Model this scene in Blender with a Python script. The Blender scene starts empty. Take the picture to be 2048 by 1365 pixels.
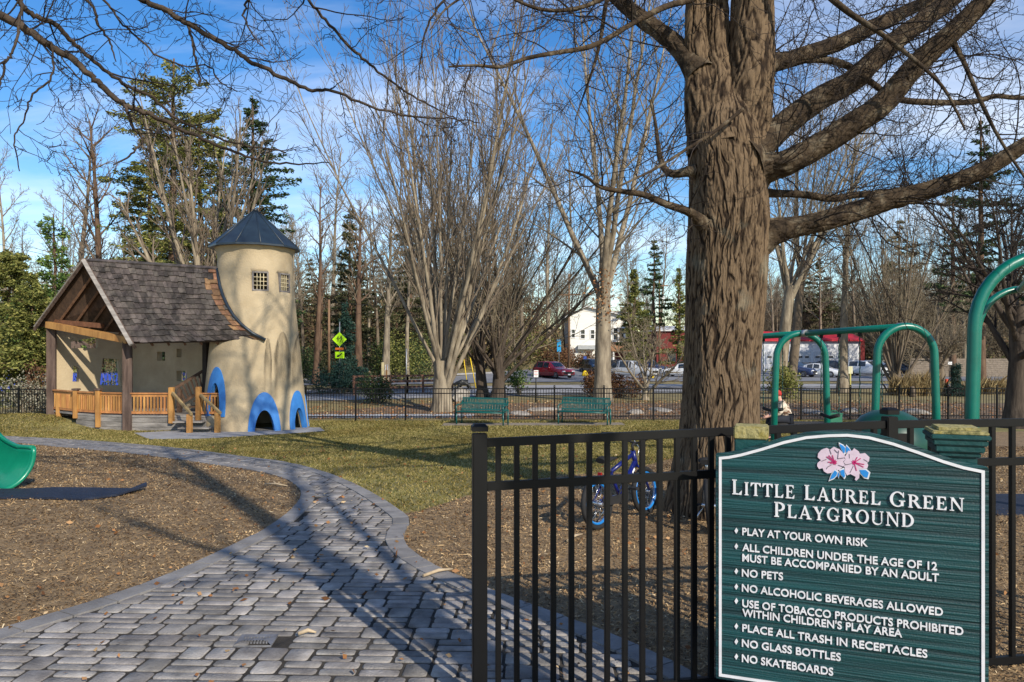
import bpy, bmesh, math, random
import numpy as np
from mathutils import Vector, Matrix, geometry

# ------------------------------------------------------------------ camera, sky, sun, exposure
SC = bpy.context.scene
F, HY, EYE = 1480.0, 700.0, 1.75          # focal length and horizon row in the 2048 x 1365 picture, eye height
cam = bpy.data.cameras.new("camera"); cam.sensor_width = 36.0; cam.lens = 36.0 * F / 2048.0
cam.shift_y = (HY - 682.5) / 2048.0; cam.clip_end = 3000.0; cam.clip_start = 0.05
camo = bpy.data.objects.new("camera", cam); SC.collection.objects.link(camo)
camo.location = (0, 0, EYE); camo.rotation_euler = (math.pi / 2, 0, 0); SC.camera = camo

SUN_AZ, SUN_EL = math.radians(146), math.radians(31)      # azimuth clockwise from +Y
sun = bpy.data.lights.new("sun", 'SUN'); sun.energy = 5.0; sun.angle = math.radians(0.55); sun.color = (1.0, 0.91, 0.76)
suno = bpy.data.objects.new("sun", sun); SC.collection.objects.link(suno)
sdir = Vector((math.sin(SUN_AZ) * math.cos(SUN_EL), math.cos(SUN_AZ) * math.cos(SUN_EL), math.sin(SUN_EL)))
suno.rotation_euler = (-sdir).to_track_quat('-Z', 'Y').to_euler(); suno.location = (20, -20, 30)

SC.view_settings.view_transform = 'Standard'; SC.view_settings.look = 'None'
SC.view_settings.exposure = 0.2; SC.view_settings.gamma = 1.0

def build_world():
    w = bpy.data.worlds.new("World"); SC.world = w; w.use_nodes = True
    nt = w.node_tree; N = nt.nodes; Lk = nt.links
    bg = N['Background']; bg.inputs[1].default_value = 0.148
    sky = N.new('ShaderNodeTexSky'); sky.sky_type = 'NISHITA'; sky.sun_disc = False
    sky.sun_elevation = SUN_EL; sky.sun_rotation = SUN_AZ
    sky.air_density = 1.0; sky.dust_density = 0.1; sky.ozone_density = 1.3
    hs = N.new('ShaderNodeHueSaturation'); hs.inputs['Saturation'].default_value = 1.42; hs.inputs['Hue'].default_value = 0.508
    Lk.new(sky.outputs[0], hs.inputs['Color'])
    tc = N.new('ShaderNodeTexCoord'); sp = N.new('ShaderNodeSeparateXYZ'); Lk.new(tc.outputs['Generated'], sp.inputs[0])
    def mth(op, a, b=None):
        n = N.new('ShaderNodeMath'); n.operation = op
        for i, v in enumerate((a, b)):
            if v is None: continue
            if isinstance(v, (int, float)): n.inputs[i].default_value = v
            else: Lk.new(v, n.inputs[i])
        return n.outputs[0]
    zc = mth('ADD', mth('MAXIMUM', sp.outputs['Z'], 0.0), 0.16)
    cx = mth('DIVIDE', sp.outputs['X'], zc); cy = mth('DIVIDE', sp.outputs['Y'], zc)
    cb = N.new('ShaderNodeCombineXYZ'); Lk.new(cx, cb.inputs[0]); Lk.new(cy, cb.inputs[1])
    mp = N.new('ShaderNodeMapping'); mp.inputs['Rotation'].default_value = (0, 0, 0.5); mp.inputs['Scale'].default_value = (0.55, 1.25, 1)
    mp.inputs['Location'].default_value = (1.7, 0.35, 0)
    Lk.new(cb.outputs[0], mp.inputs[0])
    no = N.new('ShaderNodeTexNoise'); no.inputs['Scale'].default_value = 1.15; no.inputs['Detail'].default_value = 7
    no.inputs['Roughness'].default_value = 0.55; no.inputs['Distortion'].default_value = 0.35
    Lk.new(mp.outputs[0], no.inputs['Vector'])
    cr = N.new('ShaderNodeValToRGB'); cr.color_ramp.elements[0].position = 0.455; cr.color_ramp.elements[0].color = (0, 0, 0, 1)
    cr.color_ramp.elements[1].position = 0.78; cr.color_ramp.elements[1].color = (0.8, 0.8, 0.8, 1)
    Lk.new(no.outputs['Fac'], cr.inputs[0])
    mx = N.new('ShaderNodeMix'); mx.data_type = 'RGBA'
    Lk.new(cr.outputs[0], mx.inputs['Factor']); Lk.new(hs.outputs[0], mx.inputs['A'])
    mx.inputs['B'].default_value = (7.6, 7.8, 8.2, 1)
    Lk.new(mx.outputs['Result'], bg.inputs[0])
build_world()

# ------------------------------------------------------------------ mapping between the picture and the place
def W(px, py, d): return Vector(((px - 1024.0) * d / F, d, EYE - (py - HY) * d / F))
def sstep(a, b, v):
    t = np.clip((np.asarray(v, float) - a) / (b - a), 0, 1); return t * t * (3 - 2 * t)
def gz(x, y):
    x = np.asarray(x, float); y = np.asarray(y, float)
    z = -0.85 * sstep(7, 25, y) - 0.32 * sstep(32, 62, y)
    a = x / np.maximum(y, 1.0)
    wl = 1 - sstep(0.03, 0.16, a)
    z = z + np.minimum(9.0, np.maximum(0, y - 74) * 0.085) * wl + np.minimum(9.0, np.maximum(0, y - 104) * 0.07) * (1 - wl)
    z = z + 0.42 * np.exp(-((x + 16.6) / 2.3) ** 2 - ((y - 25.0) / 1.5) ** 2)
    return z
def gzf(x, y): return float(gz(x, y))
def G(px, py):
    lo, hi = 0.5, 300.0
    for _ in range(60):
        m = 0.5 * (lo + hi); p = W(px, py, m)
        if p.z > gzf(p.x, p.y): lo = m
        else: hi = m
    return W(px, py, lo)
def GP(px, d):                                    # a ground point under picture column px at distance d
    x = (px - 1024.0) * d / F; return Vector((x, d, gzf(x, d)))

# ------------------------------------------------------------------ materials
MATS = {}
def srgb(r, g, b): return tuple(((c / 255.0) / 12.92 if c / 255.0 <= .04045 else ((c / 255.0 + .055) / 1.055) ** 2.4) for c in (r, g, b))
def M(name, c1, c2=None, scale=6.0, rough=0.8, bump=0.0, bscale=None, stretch=(1, 1, 1), metal=0.0, island=0.0, c3=None, spec=0.4,
      detail=5.0, lo=0.35, hi=0.65, coat=0.0, distort=0.0, transl=0.0):
    if name in MATS: return MATS[name]
    m = bpy.data.materials.new(name); m.use_nodes = True; MATS[name] = m
    nt = m.node_tree; N = nt.nodes; L = nt.links; b = N['Principled BSDF']
    b.inputs['Roughness'].default_value = rough; b.inputs['Metallic'].default_value = metal
    b.inputs['Specular IOR Level'].default_value = spec; b.inputs['Coat Weight'].default_value = coat
    tc = N.new('ShaderNodeTexCoord'); mp = N.new('ShaderNodeMapping'); mp.inputs['Scale'].default_value = stretch
    L.new(tc.outputs['Object'], mp.inputs[0])
    c2 = c2 or tuple(v * 0.75 for v in c1)
    no = N.new('ShaderNodeTexNoise'); no.inputs['Scale'].default_value = scale; no.inputs['Detail'].default_value = detail
    no.inputs['Distortion'].default_value = distort
    no.inputs['Roughness'].default_value = 0.62
    L.new(mp.outputs[0], no.inputs['Vector'])
    cr = N.new('ShaderNodeValToRGB'); e = cr.color_ramp.elements
    e[0].position = lo; e[0].color = (*c2, 1); e[1].position = hi; e[1].color = (*c1, 1)
    if c3: k = e.new(0.5 * (lo + hi)); k.color = (*c3, 1)
    L.new(no.outputs['Fac'], cr.inputs[0]); col = cr.outputs[0]
    if island:
        ge = N.new('ShaderNodeNewGeometry'); mr = N.new('ShaderNodeMapRange')
        mr.inputs['To Min'].default_value = 1 - island; mr.inputs['To Max'].default_value = 1 + island
        L.new(ge.outputs['Random Per Island'], mr.inputs['Value'])
        hv = N.new('ShaderNodeHueSaturation'); L.new(mr.outputs[0], hv.inputs['Value']); L.new(col, hv.inputs['Color'])
        mr2 = N.new('ShaderNodeMapRange'); mr2.inputs['To Min'].default_value = 0.5 - island * .05; mr2.inputs['To Max'].default_value = 0.5 + island * .03
        mu = N.new('ShaderNodeMath'); mu.operation = 'FRACT'; m10 = N.new('ShaderNodeMath'); m10.operation = 'MULTIPLY'; m10.inputs[1].default_value = 17.3
        L.new(ge.outputs['Random Per Island'], m10.inputs[0]); L.new(m10.outputs[0], mu.inputs[0]); L.new(mu.outputs[0], mr2.inputs['Value'])
        L.new(mr2.outputs[0], hv.inputs['Hue']); col = hv.outputs[0]
    L.new(col, b.inputs['Base Color'])
    if transl:
        b.inputs['Subsurface Weight'].default_value = 0.0
        tr = N.new('ShaderNodeBsdfTranslucent'); L.new(col, tr.inputs['Color'])
        ms = N.new('ShaderNodeMixShader'); ms.inputs[0].default_value = transl
        L.new(b.outputs[0], ms.inputs[1]); L.new(tr.outputs[0], ms.inputs[2]); L.new(ms.outputs[0], N['Material Output'].inputs[0])
    if bump:
        nb = N.new('ShaderNodeTexNoise'); nb.inputs['Scale'].default_value = bscale or scale * 3; nb.inputs['Detail'].default_value = 6
        nb.inputs['Distortion'].default_value = distort
        L.new(mp.outputs[0], nb.inputs['Vector'])
        bp = N.new('ShaderNodeBump'); bp.inputs['Strength'].default_value = min(bump, 1.0); bp.inputs['Distance'].default_value = 0.02 * max(1, bump)
        L.new(nb.outputs['Fac'], bp.inputs['Height']); L.new(bp.outputs[0], b.inputs['Normal'])
    return m

def glass_mat(name, c, rough=0.08):
    if name in MATS: return MATS[name]
    m = M(name, c, tuple(v * .8 for v in c), scale=1.5, rough=rough, spec=0.8); return m

# ------------------------------------------------------------------ mesh helpers
COL = SC.collection
def link(o, parent=None):
    COL.objects.link(o)
    if parent is not None: o.parent = parent
    return o
def wloc(o):
    v = Vector((0, 0, 0))
    while o is not None: v = v + o.location; o = o.parent
    return v
def tag(o, label=None, cat=None, group=None, kind=None):
    if label: o['label'] = label
    if cat: o['category'] = cat
    if group: o['group'] = group
    if kind: o['kind'] = kind
    return o
def thing(name, label, cat, loc=(0, 0, 0), rz=0.0, group=None):
    o = bpy.data.objects.new(name, None); o.empty_display_size = 0.2; COL.objects.link(o)
    o.location = loc; o.rotation_euler = (0, 0, rz); return tag(o, label, cat, group)
def copy_tree(o, parent=None):
    c = o.copy(); COL.objects.link(c); c.parent = parent
    for ch in list(o.children): copy_tree(ch, c)
    return c
def np_mesh(name, V, faces, smooth=False):
    """faces: list of (m,k) integer arrays"""
    me = bpy.data.meshes.new(name); V = np.asarray(V, np.float32)
    me.vertices.add(len(V)); me.vertices.foreach_set('co', V.ravel())
    idx = np.concatenate([np.asarray(f, np.int32).ravel() for f in faces]); me.loops.add(len(idx)); me.loops.foreach_set('vertex_index', idx)
    tot = np.concatenate([np.full(len(f), f.shape[1], np.int32) for f in faces]); st = np.concatenate([[0], np.cumsum(tot)[:-1]]).astype(np.int32)
    me.polygons.add(len(tot)); me.polygons.foreach_set('loop_start', st)
    if smooth: me.polygons.foreach_set('use_smooth', np.ones(len(tot), bool))
    me.update(calc_edges=True); me.validate(); return me
def np_obj(name, V, faces, mat, parent=None, smooth=False):
    me = np_mesh(name, V, faces, smooth); me.materials.append(mat)
    return link(bpy.data.objects.new(name, me), parent)

class MB:
    def __init__(s): s.v = []; s.f = []; s.sm = []
    def add(s, vs, fs, smooth=False):
        b = len(s.v); s.v += [Vector(v) for v in vs]; s.f += [[b + i for i in f] for f in fs]; s.sm += [smooth] * len(fs); return s
    def box(s, c, size, R=None):
        c = Vector(c); hx, hy, hz = (q / 2 for q in size)
        vs = [Vector((x, y, z)) for z in (-hz, hz) for y in (-hy, hy) for x in (-hx, hx)]
        if R is not None: vs = [R @ v for v in vs]
        return s.add([c + v for v in vs], [(0, 2, 3, 1), (4, 5, 7, 6), (0, 1, 5, 4), (2, 6, 7, 3), (0, 4, 6, 2), (1, 3, 7, 5)])
    def bar(s, a, b, w, h, up=(0, 0, 1)):          # box from a to b, w across, h along up
        a = Vector(a); b = Vector(b); d = (b - a); L = d.length; d.normalize(); u = Vector(up)
        x = d.cross(u)
        if x.length < 1e-4: x = d.cross(Vector((0, 1, 0)))
        x.normalize(); u = x.cross(d); R = Matrix((d, x, u)).transposed()
        return s.box((a + b) / 2, (L, w, h), R)
    def tube(s, pts, r, n=8, caps=True, smooth=True):
        pts = [Vector(p) for p in pts]; rs = r if isinstance(r, (list, tuple)) else [r] * len(pts)
        b = len(s.v); ref = None
        for i, p in enumerate(pts):
            t = (pts[min(i + 1, len(pts) - 1)] - pts[max(i - 1, 0)]).normalized()
            if ref is None: ref = t.orthogonal().normalized()
            ref = (ref - t * ref.dot(t)).normalized(); q = t.cross(ref)
            for k in range(n):
                a = 2 * math.pi * k / n; s.v.append(p + (ref * math.cos(a) + q * math.sin(a)) * rs[i])
        for i in range(len(pts) - 1):
            for k in range(n):
                s.f.append([b + i * n + k, b + i * n + (k + 1) % n, b + (i + 1) * n + (k + 1) % n, b + (i + 1) * n + k]); s.sm.append(smooth)
        if caps:
            s.f.append([b + k for k in range(n)][::-1]); s.sm.append(False)
            s.f.append([b + (len(pts) - 1) * n + k for k in range(n)]); s.sm.append(False)
        return s
    def lathe(s, c, prof, n=24, smooth=True, caps=True):
        c = Vector(c); b = len(s.v)
        for r, z in prof:
            for k in range(n):
                a = 2 * math.pi * k / n; s.v.append(c + Vector((r * math.cos(a), r * math.sin(a), z)))
        for i in range(len(prof) - 1):
            for k in range(n): s.f.append([b + i * n + k, b + i * n + (k + 1) % n, b + (i + 1) * n + (k + 1) % n, b + (i + 1) * n + k]); s.sm.append(smooth)
        if caps:
            s.f.append([b + k for k in range(n)][::-1]); s.f.append([b + (len(prof) - 1) * n + k for k in range(n)]); s.sm += [False, False]
        return s
    def prism(s, poly, o, U, V, h0, h1, N=None):   # polygon in the plane (o,U,V), from h0 to h1 along N
        o = Vector(o); U = Vector(U); V = Vector(V); N = Vector(N) if N is not None else U.cross(V); n = len(poly)
        A = sum(poly[i][0] * poly[(i + 1) % n][1] - poly[(i + 1) % n][0] * poly[i][1] for i in range(n))
        if A < 0: poly = poly[::-1]
        vs = [o + U * u + V * v + N * h0 for u, v in poly] + [o + U * u + V * v + N * h1 for u, v in poly]
        return s.add(vs, [list(range(n))[::-1], list(range(n, 2 * n))] + [[i, (i + 1) % n, n + (i + 1) % n, n + i] for i in range(n)])
    def plate(s, outer, holes, o, U, V, t):        # plate with holes, thickness t along U x V (behind the front face)
        o = Vector(o); U = Vector(U); V = Vector(V); N = U.cross(V).normalized()
        loops = [[Vector((p[0], p[1], 0)) for p in l] for l in [outer] + holes]
        tri = geometry.tessellate_polygon(loops); flat = [p for l in loops for p in l]; n = len(flat)
        vs = [o + U * p.x + V * p.y for p in flat] + [o + U * p.x + V * p.y - N * t for p in flat]
        fs = []
        for a, b, c in tri:
            A = (flat[b] - flat[a]).cross(flat[c] - flat[a]).z
            if A < 0: b, c = c, b
            fs += [[a, b, c], [n + a, n + c, n + b]]
        k = 0
        for l in loops:
            m = len(l)
            for i in range(m): fs.append([k + i, k + (i + 1) % m, n + k + (i + 1) % m, n + k + i])
            k += m
        return s.add(vs, fs)
    def build(s, name, mat, parent=None, world=False, bevel=0.0, smooth=None):
        off = wloc(parent) if (world and parent is not None) else Vector((0, 0, 0))
        me = bpy.data.meshes.new(name); me.from_pydata([tuple(v - off) for v in s.v], [], s.f); me.materials.append(mat)
        if smooth is not None: me.polygons.foreach_set('use_smooth', [smooth] * len(s.f))
        else: me.polygons.foreach_set('use_smooth', s.sm)
        me.validate(); me.update()
        if bevel:
            bm = bmesh.new(); bm.from_mesh(me); bmesh.ops.recalc_face_normals(bm, faces=bm.faces)
            ed = [e for e in bm.edges if len(e.link_faces) == 2 and e.calc_face_angle(0) > 0.6]
            bmesh.ops.bevel(bm, geom=ed, offset=bevel, segments=2, affect='EDGES', clamp_overlap=True); bm.to_mesh(me); bm.free()
        return link(bpy.data.objects.new(name, me), parent)

class Tubes:                                       # many tapering tubes, built at once with numpy
    def __init__(s): s.g = {}
    def add(s, pts, rad, sides):
        s.g.setdefault((len(pts), sides), []).append((np.asarray(pts, float), np.asarray(rad, float)))
    def arrays(s, off=0):
        Vs, Fs, b = [], [], off
        for (n, k), L in s.g.items():
            P = np.stack([a for a, _ in L]); R = np.stack([r for _, r in L]); B = len(L)
            T = np.empty_like(P); T[:, 1:-1] = P[:, 2:] - P[:, :-2]; T[:, 0] = P[:, 1] - P[:, 0]; T[:, -1] = P[:, -1] - P[:, -2]
            T /= np.linalg.norm(T, axis=2, keepdims=True) + 1e-9
            m = T.mean(1); ref = np.where(np.abs(m[:, 2:3]) < 0.75, np.array([[0, 0, 1.0]]), np.array([[1.0, 0, 0]]))
            A = np.cross(T, ref[:, None, :]); A /= np.linalg.norm(A, axis=2, keepdims=True) + 1e-9; C = np.cross(T, A)
            an = 2 * np.pi * np.arange(k) / k
            V = P[:, :, None, :] + R[:, :, None, None] * (A[:, :, None, :] * np.cos(an)[None, None, :, None] + C[:, :, None, :] * np.sin(an)[None, None, :, None])
            Vs.append(V.reshape(-1, 3))
            bi = b + (np.arange(B) * n * k)[:, None, None]; ri = (np.arange(n - 1) * k)[None, :, None]; ki = np.arange(k)[None, None, :]; kn = (ki + 1) % k
            q = np.stack([bi + ri + ki, bi + ri + kn, bi + ri + k + kn, bi + ri + k + ki], -1).reshape(-1, 4)
            Fs.append(q); b += B * n * k
        return (np.concatenate(Vs), np.concatenate(Fs)) if Vs else (np.zeros((0, 3)), np.zeros((0, 4), int))
    def build(s, name, mat, parent=None, off=(0, 0, 0)):
        V, Fq = s.arrays(); return np_obj(name, V - np.asarray(off), [Fq], mat, parent, True)

def leaf_arrays(C, size, rng, aspect=0.45, flat=0.0, dirs=None, jit=0.3):
    """diamond leaves at centres C"""
    n = len(C); D = rng.normal(size=(n, 3)) if dirs is None else dirs + rng.normal(size=(n, 3)) * 0.5
    D[:, 2] *= (1 - flat); D /= np.linalg.norm(D, axis=1, keepdims=True) + 1e-9
    X = rng.normal(size=(n, 3)); X -= D * (X * D).sum(1, keepdims=True); X /= np.linalg.norm(X, axis=1, keepdims=True) + 1e-9
    Nn = np.cross(D, X); sz = size * (1 + jit * rng.uniform(-1, 1, (n, 1)))
    V = np.stack([C - D * sz * .5, C + X * sz * aspect * .5 + Nn * sz * .06, C + D * sz * .5, C - X * sz * aspect * .5 + Nn * sz * .06], 1).reshape(-1, 3)
    Fq = np.arange(4 * n).reshape(n, 4); return V, Fq
def skin_mesh(name, joints, edges, mat, parent=None, sub=2, off=(0, 0, 0)):
    """one continuous body grown from joints {name:(pos,radius)}"""
    keys = list(joints); me = bpy.data.meshes.new(name)
    me.from_pydata([tuple(Vector(joints[k][0]) - Vector(off)) for k in keys], [(keys.index(a), keys.index(b)) for a, b in edges], [])
    o = bpy.data.objects.new(name, me); COL.objects.link(o)
    sk = o.modifiers.new('skin', 'SKIN'); sd = o.modifiers.new('sub', 'SUBSURF'); sd.levels = sub; sd.render_levels = sub
    for i, k in enumerate(keys):
        r = joints[k][1]; me.skin_vertices[0].data[i].radius = (r, r) if not isinstance(r, tuple) else r
        me.skin_vertices[0].data[i].use_root = (i == 0)
    dg = bpy.context.evaluated_depsgraph_get(); m2 = bpy.data.meshes.new_from_object(o.evaluated_get(dg)); m2.name = name
    bpy.data.objects.remove(o); m2.materials.clear(); m2.materials.append(mat); m2.polygons.foreach_set('use_smooth', [True] * len(m2.polygons))
    return link(bpy.data.objects.new(name, m2), parent)
def boolean(o, cutter):
    md = o.modifiers.new('cut', 'BOOLEAN'); md.operation = 'DIFFERENCE'; md.object = cutter; md.solver = 'EXACT'
    dg = bpy.context.evaluated_depsgraph_get(); m2 = bpy.data.meshes.new_from_object(o.evaluated_get(dg)); o.modifiers.clear(); o.data = m2
    bpy.data.objects.remove(cutter)
def catmull(P, n):
    P = [np.asarray(p, float) for p in P]; Q = [2 * P[0] - P[1]] + P + [2 * P[-1] - P[-2]]; out = []
    for i in range(1, len(Q) - 2):
        for k in range(n):
            t = k / n; a, b, c, d = Q[i - 1], Q[i], Q[i + 1], Q[i + 2]
            out.append(0.5 * (2 * b + (c - a) * t + (2 * a - 5 * b + 4 * c - d) * t * t + (3 * b - a - 3 * c + d) * t ** 3))
    out.append(P[-1]); return out
def inpoly(X, Y, poly):
    r = np.zeros(len(X), bool); n = len(poly)
    for i in range(n):
        x0, y0 = poly[i][:2]; x1, y1 = poly[(i + 1) % n][:2]
        if y0 == y1: continue
        c = ((y0 > Y) != (y1 > Y)) & (X < (x1 - x0) * (Y - y0) / (y1 - y0) + x0); r ^= c
    return r
# ------------------------------------------------------------------ materials used in several places
BLACK = M('black_powder_coat', (0.004, 0.0042, 0.005), (0.003, 0.003, 0.0035), scale=9, rough=0.45, spec=0.25)
GREENP = M('green_enamel', (0.0, 0.145, 0.108), (0.0, 0.112, 0.083), scale=4, rough=0.32, spec=0.5, bump=0.05, bscale=40)
CEDAR = M('orange_cedar', (0.50, 0.25, 0.075), (0.30, 0.135, 0.04), scale=5, stretch=(1, 1, 0.25), rough=0.75, bump=0.3, island=0.25)
OLDWOOD = M('dark_weathered_post', (0.125, 0.085, 0.068), (0.045, 0.028, 0.022), scale=9, stretch=(1, 1, 0.12), rough=0.85, bump=0.6)
GREYWOOD = M('grey_weathered_board', (0.34, 0.31, 0.28), (0.15, 0.135, 0.12), scale=4, stretch=(0.35, 0.35, 1.6), rough=0.85, bump=0.4)
STUCCO = M('stucco_cream', (0.445, 0.36, 0.235), (0.32, 0.25, 0.155), scale=1.3, rough=0.9, bump=0.6, bscale=20, lo=0.25, hi=0.68)
STAIN = M('stucco_dirt_stain', (0.30, 0.255, 0.16), (0.135, 0.115, 0.08), scale=3.5, stretch=(1, 1, 0.3), rough=0.95, bump=0.3, bscale=26)
BLUEP = M('blue_paint', (0.04, 0.20, 0.54), (0.032, 0.16, 0.45), scale=5, rough=0.6, bump=0.2, bscale=30)
CONC = M('concrete_walk', (0.33, 0.325, 0.33), (0.24, 0.235, 0.235), scale=3, rough=0.9, bump=0.2, bscale=40)
ASPH = M('asphalt', (0.20, 0.205, 0.225), (0.15, 0.155, 0.17), scale=1.2, rough=0.92, bump=0.15, bscale=50)
WHITEP = M('white_paint', (0.80, 0.80, 0.79), (0.70, 0.70, 0.69), scale=6, rough=0.5)
DARK = M('painted_inside_shade', (0.012, 0.010, 0.009), rough=0.95)  # near-black colour that stands for shade inside a hole
STEEL = M('galvanised_steel', (0.45, 0.46, 0.47), (0.35, 0.36, 0.37), scale=6, rough=0.45, metal=0.7)
RUBBER = M('black_rubber', (0.016, 0.016, 0.017), (0.010, 0.010, 0.011), scale=20, rough=0.8)

# ------------------------------------------------------------------ ground
def ground_grid():
    ys = np.unique(np.concatenate([np.arange(-14, 40, .5), np.arange(40, 130, 2), np.arange(130, 900, 40)]))
    xs = np.unique(np.concatenate([np.arange(-30, 30, .75), np.arange(-90, 91, 5), np.arange(-900, 901, 60)]))
    X, Y = np.meshgrid(xs, ys); V = np.stack([X, Y, gz(X, Y)], -1).reshape(-1, 3); n, m = len(ys), len(xs)
    i = (np.arange(n - 1)[:, None] * m + np.arange(m - 1)[None, :]).ravel()
    return V, np.stack([i, i + 1, i + m + 1, i + m], -1)
gm = M('dry_winter_ground', (0.30, 0.215, 0.105), (0.115, 0.085, 0.045), scale=0.9, rough=0.95, bump=0.5, bscale=14, c3=(0.205, 0.165, 0.065), lo=0.25, hi=0.75, detail=9)
V, Fq = ground_grid(); gr = np_obj('ground', V, [Fq], gm, None, True); tag(gr, 'dry tan winter ground with leaf litter reaching back under the woods', 'ground', kind='structure')

def sheet(name, poly, off, mat, label=None, cat=None, thick=0.0, kind='structure', step=0.5):
    bm = bmesh.new(); vs = [bm.verts.new((p[0], p[1], 0)) for p in poly]; bm.faces.new(vs); bmesh.ops.triangulate(bm, faces=bm.faces)
    y0, y1 = min(p[1] for p in poly), max(p[1] for p in poly); x0, x1 = min(p[0] for p in poly), max(p[0] for p in poly)
    for y in np.arange(math.ceil(y0 / step) * step, y1, step):
        bmesh.ops.bisect_plane(bm, geom=bm.verts[:] + bm.edges[:] + bm.faces[:], plane_co=(0, y, 0), plane_no=(0, 1, 0))
    for x in np.arange(math.ceil(x0 / 1.5) * 1.5, x1, 1.5):
        bmesh.ops.bisect_plane(bm, geom=bm.verts[:] + bm.edges[:] + bm.faces[:], plane_co=(x, 0, 0), plane_no=(1, 0, 0))
    for v in bm.verts: v.co.z = gzf(v.co.x, v.co.y) + off
    bmesh.ops.recalc_face_normals(bm, faces=bm.faces)
    for f in bm.faces:
        if f.normal.z < 0: f.normal_flip()
    me = bpy.data.meshes.new(name); bm.to_mesh(me); bm.free(); me.materials.append(mat)
    return tag(link(bpy.data.objects.new(name, me)), label, cat, None, kind)

LEFT = [(-520, 1410), (-200, 1335), (0, 1268), (120, 1232), (250, 1190), (360, 1146), (470, 1095), (540, 1058), (585, 1022), (602, 995), (592, 975), (560, 958), (500, 944), (420, 932), (340, 920), (240, 908), (120, 897), (20, 888), (-200, 872)]
RIGHT = [(-200, 862), (20, 875), (150, 882), (260, 890), (370, 901), (470, 914), (560, 926), (630, 942), (700, 968), (760, 1000), (805, 1030), (820, 1048), (808, 1075), (815, 1100), (860, 1132), (930, 1166), (1000, 1195), (1100, 1232), (1200, 1268), (1300, 1312), (1380, 1352), (1460, 1400), (1600, 1500)]
Lw = [np.array(p) for p in catmull([tuple(G(*p))[:2] for p in LEFT], 6)]
Rw = [np.array(p) for p in catmull([tuple(G(*p))[:2] for p in RIGHT], 6)]
def offset_line(P, d):
    P = np.array(P); T = np.gradient(P, axis=0); T /= np.linalg.norm(T, axis=1, keepdims=True) + 1e-9
    return P + np.stack([T[:, 1], -T[:, 0]], 1) * d          # to the right-hand side of travel
def path_poly(d):
    return [tuple(p) for p in offset_line(Lw, d)] + [tuple(p) for p in offset_line(Rw, d)] + [(1.6, 1.4), (-4.4, 1.4)]
mulch_c = M('mulch_bed', (0.36, 0.24, 0.12), (0.12, 0.076, 0.04), scale=7, rough=0.95, bump=1.0, bscale=45, c3=(0.21, 0.142, 0.074), lo=0.28, hi=0.72, detail=10)
soil = M('joint_soil', (0.05, 0.042, 0.032), (0.014, 0.012, 0.010), scale=9, rough=0.95, bump=0.5, bscale=60)
sheet('path_bed', path_poly(0.02), 0.0185, soil, 'dark soil bed showing in the joints between the grey pavers', 'path')
MUL_L = [tuple(p) for p in Lw] + [(-24, 19), (-24, 8), (-12, 2.5), (-4.6, 1.5)]
edge_lawn = [(836, 1028), (945, 992), (1030, 972), (1120, 953), (1240, 949), (1300, 932), (1360, 915), (1450, 893), (1600, 877), (1800, 868), (2200, 862)]
EL = [tuple(G(*p))[:2] for p in edge_lawn]
k0 = min(range(len(Rw)), key=lambda i: np.hypot(*(Rw[i] - np.array(EL[0]))))
MUL_R = [tuple(p) for p in Rw[k0:]][::-1] + EL + [(20, 12), (16, 2), (3, 1)]
sheet('mulch', MUL_L, 0.018, mulch_c, 'brown wood mulch bed left of the winding paver path', 'mulch')
sheet('mulch', MUL_R, 0.018, mulch_c, 'brown wood mulch bed under the big tree and swings', 'mulch')
LAWN = [tuple(p) for p in Rw[:k0 + 1]] + EL + [(22, 27), (-24, 27), (-30, 24)]
lawn_m = M('lawn_turf', (0.27, 0.235, 0.075), (0.125, 0.11, 0.04), scale=1.1, rough=0.95, bump=0.8, bscale=40, c3=(0.18, 0.155, 0.055), detail=9)
sheet('lawn', LAWN, 0.010, lawn_m, 'short olive winter lawn between the path and the back fence', 'lawn')
dirt = M('bare_dirt', (0.085, 0.064, 0.036), (0.05, 0.038, 0.024), scale=2, rough=0.95, bump=0.6, bscale=30)
def pxpoly(L): return [tuple(G(*p))[:2] for p in L]
DIRT = pxpoly([(772, 985), (845, 968), (945, 978), (940, 992), (838, 1026), (812, 1020)])
WALK = pxpoly([(268, 868), (300, 881), (400, 880), (500, 874), (600, 868), (650, 864), (640, 857), (460, 857)])
sheet('concrete_walk', WALK, 0.03, CONC, 'concrete walk along the foot of the playhouse deck', 'walk')
RAMP = [(-21.5, 24.4), (-18, 24.9), (-15.4, 25.5), (-15.6, 26.4), (-18.4, 25.8), (-21.8, 25.4)]
sheet('concrete_ramp', RAMP, 0.03, CONC, 'concrete ramp over the grass mound up to the playhouse deck', 'ramp')
PAD = [(-2.4, 25.15), (3.9, 25.3), (3.9, 26.3), (-2.4, 26.1)]
sheet('bench_pad', PAD, 0.016, M('worn_gravel', (.25, .21, .16), (.16, .13, .10), scale=4, rough=.95, bump=.3), 'concrete strip under the two green benches', 'pavement')
sheet('footpath', [(-9.5, 28.0), (-1.5, 28.2), (-1.5, 29.6), (-9.5, 29.4)], 0.03, M('pale_concrete', (0.42, 0.44, 0.47), (0.34, 0.35, 0.37), rough=.9), 'pale concrete footpath just behind the black fence', 'path')
sheet('footpath', [(-34, 37), (-9, 38.2), (-4, 41), (-1, 47), (1, 57), (12, 59.5), (40, 60), (40, 63), (12, 62.2), (-0.5, 60), (-3.2, 49), (-6, 43.5), (-10, 40.6), (-34, 39.6)], 0.03, CONC, 'grey greenway footpath curving behind the benches towards the road', 'path', step=2)
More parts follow.
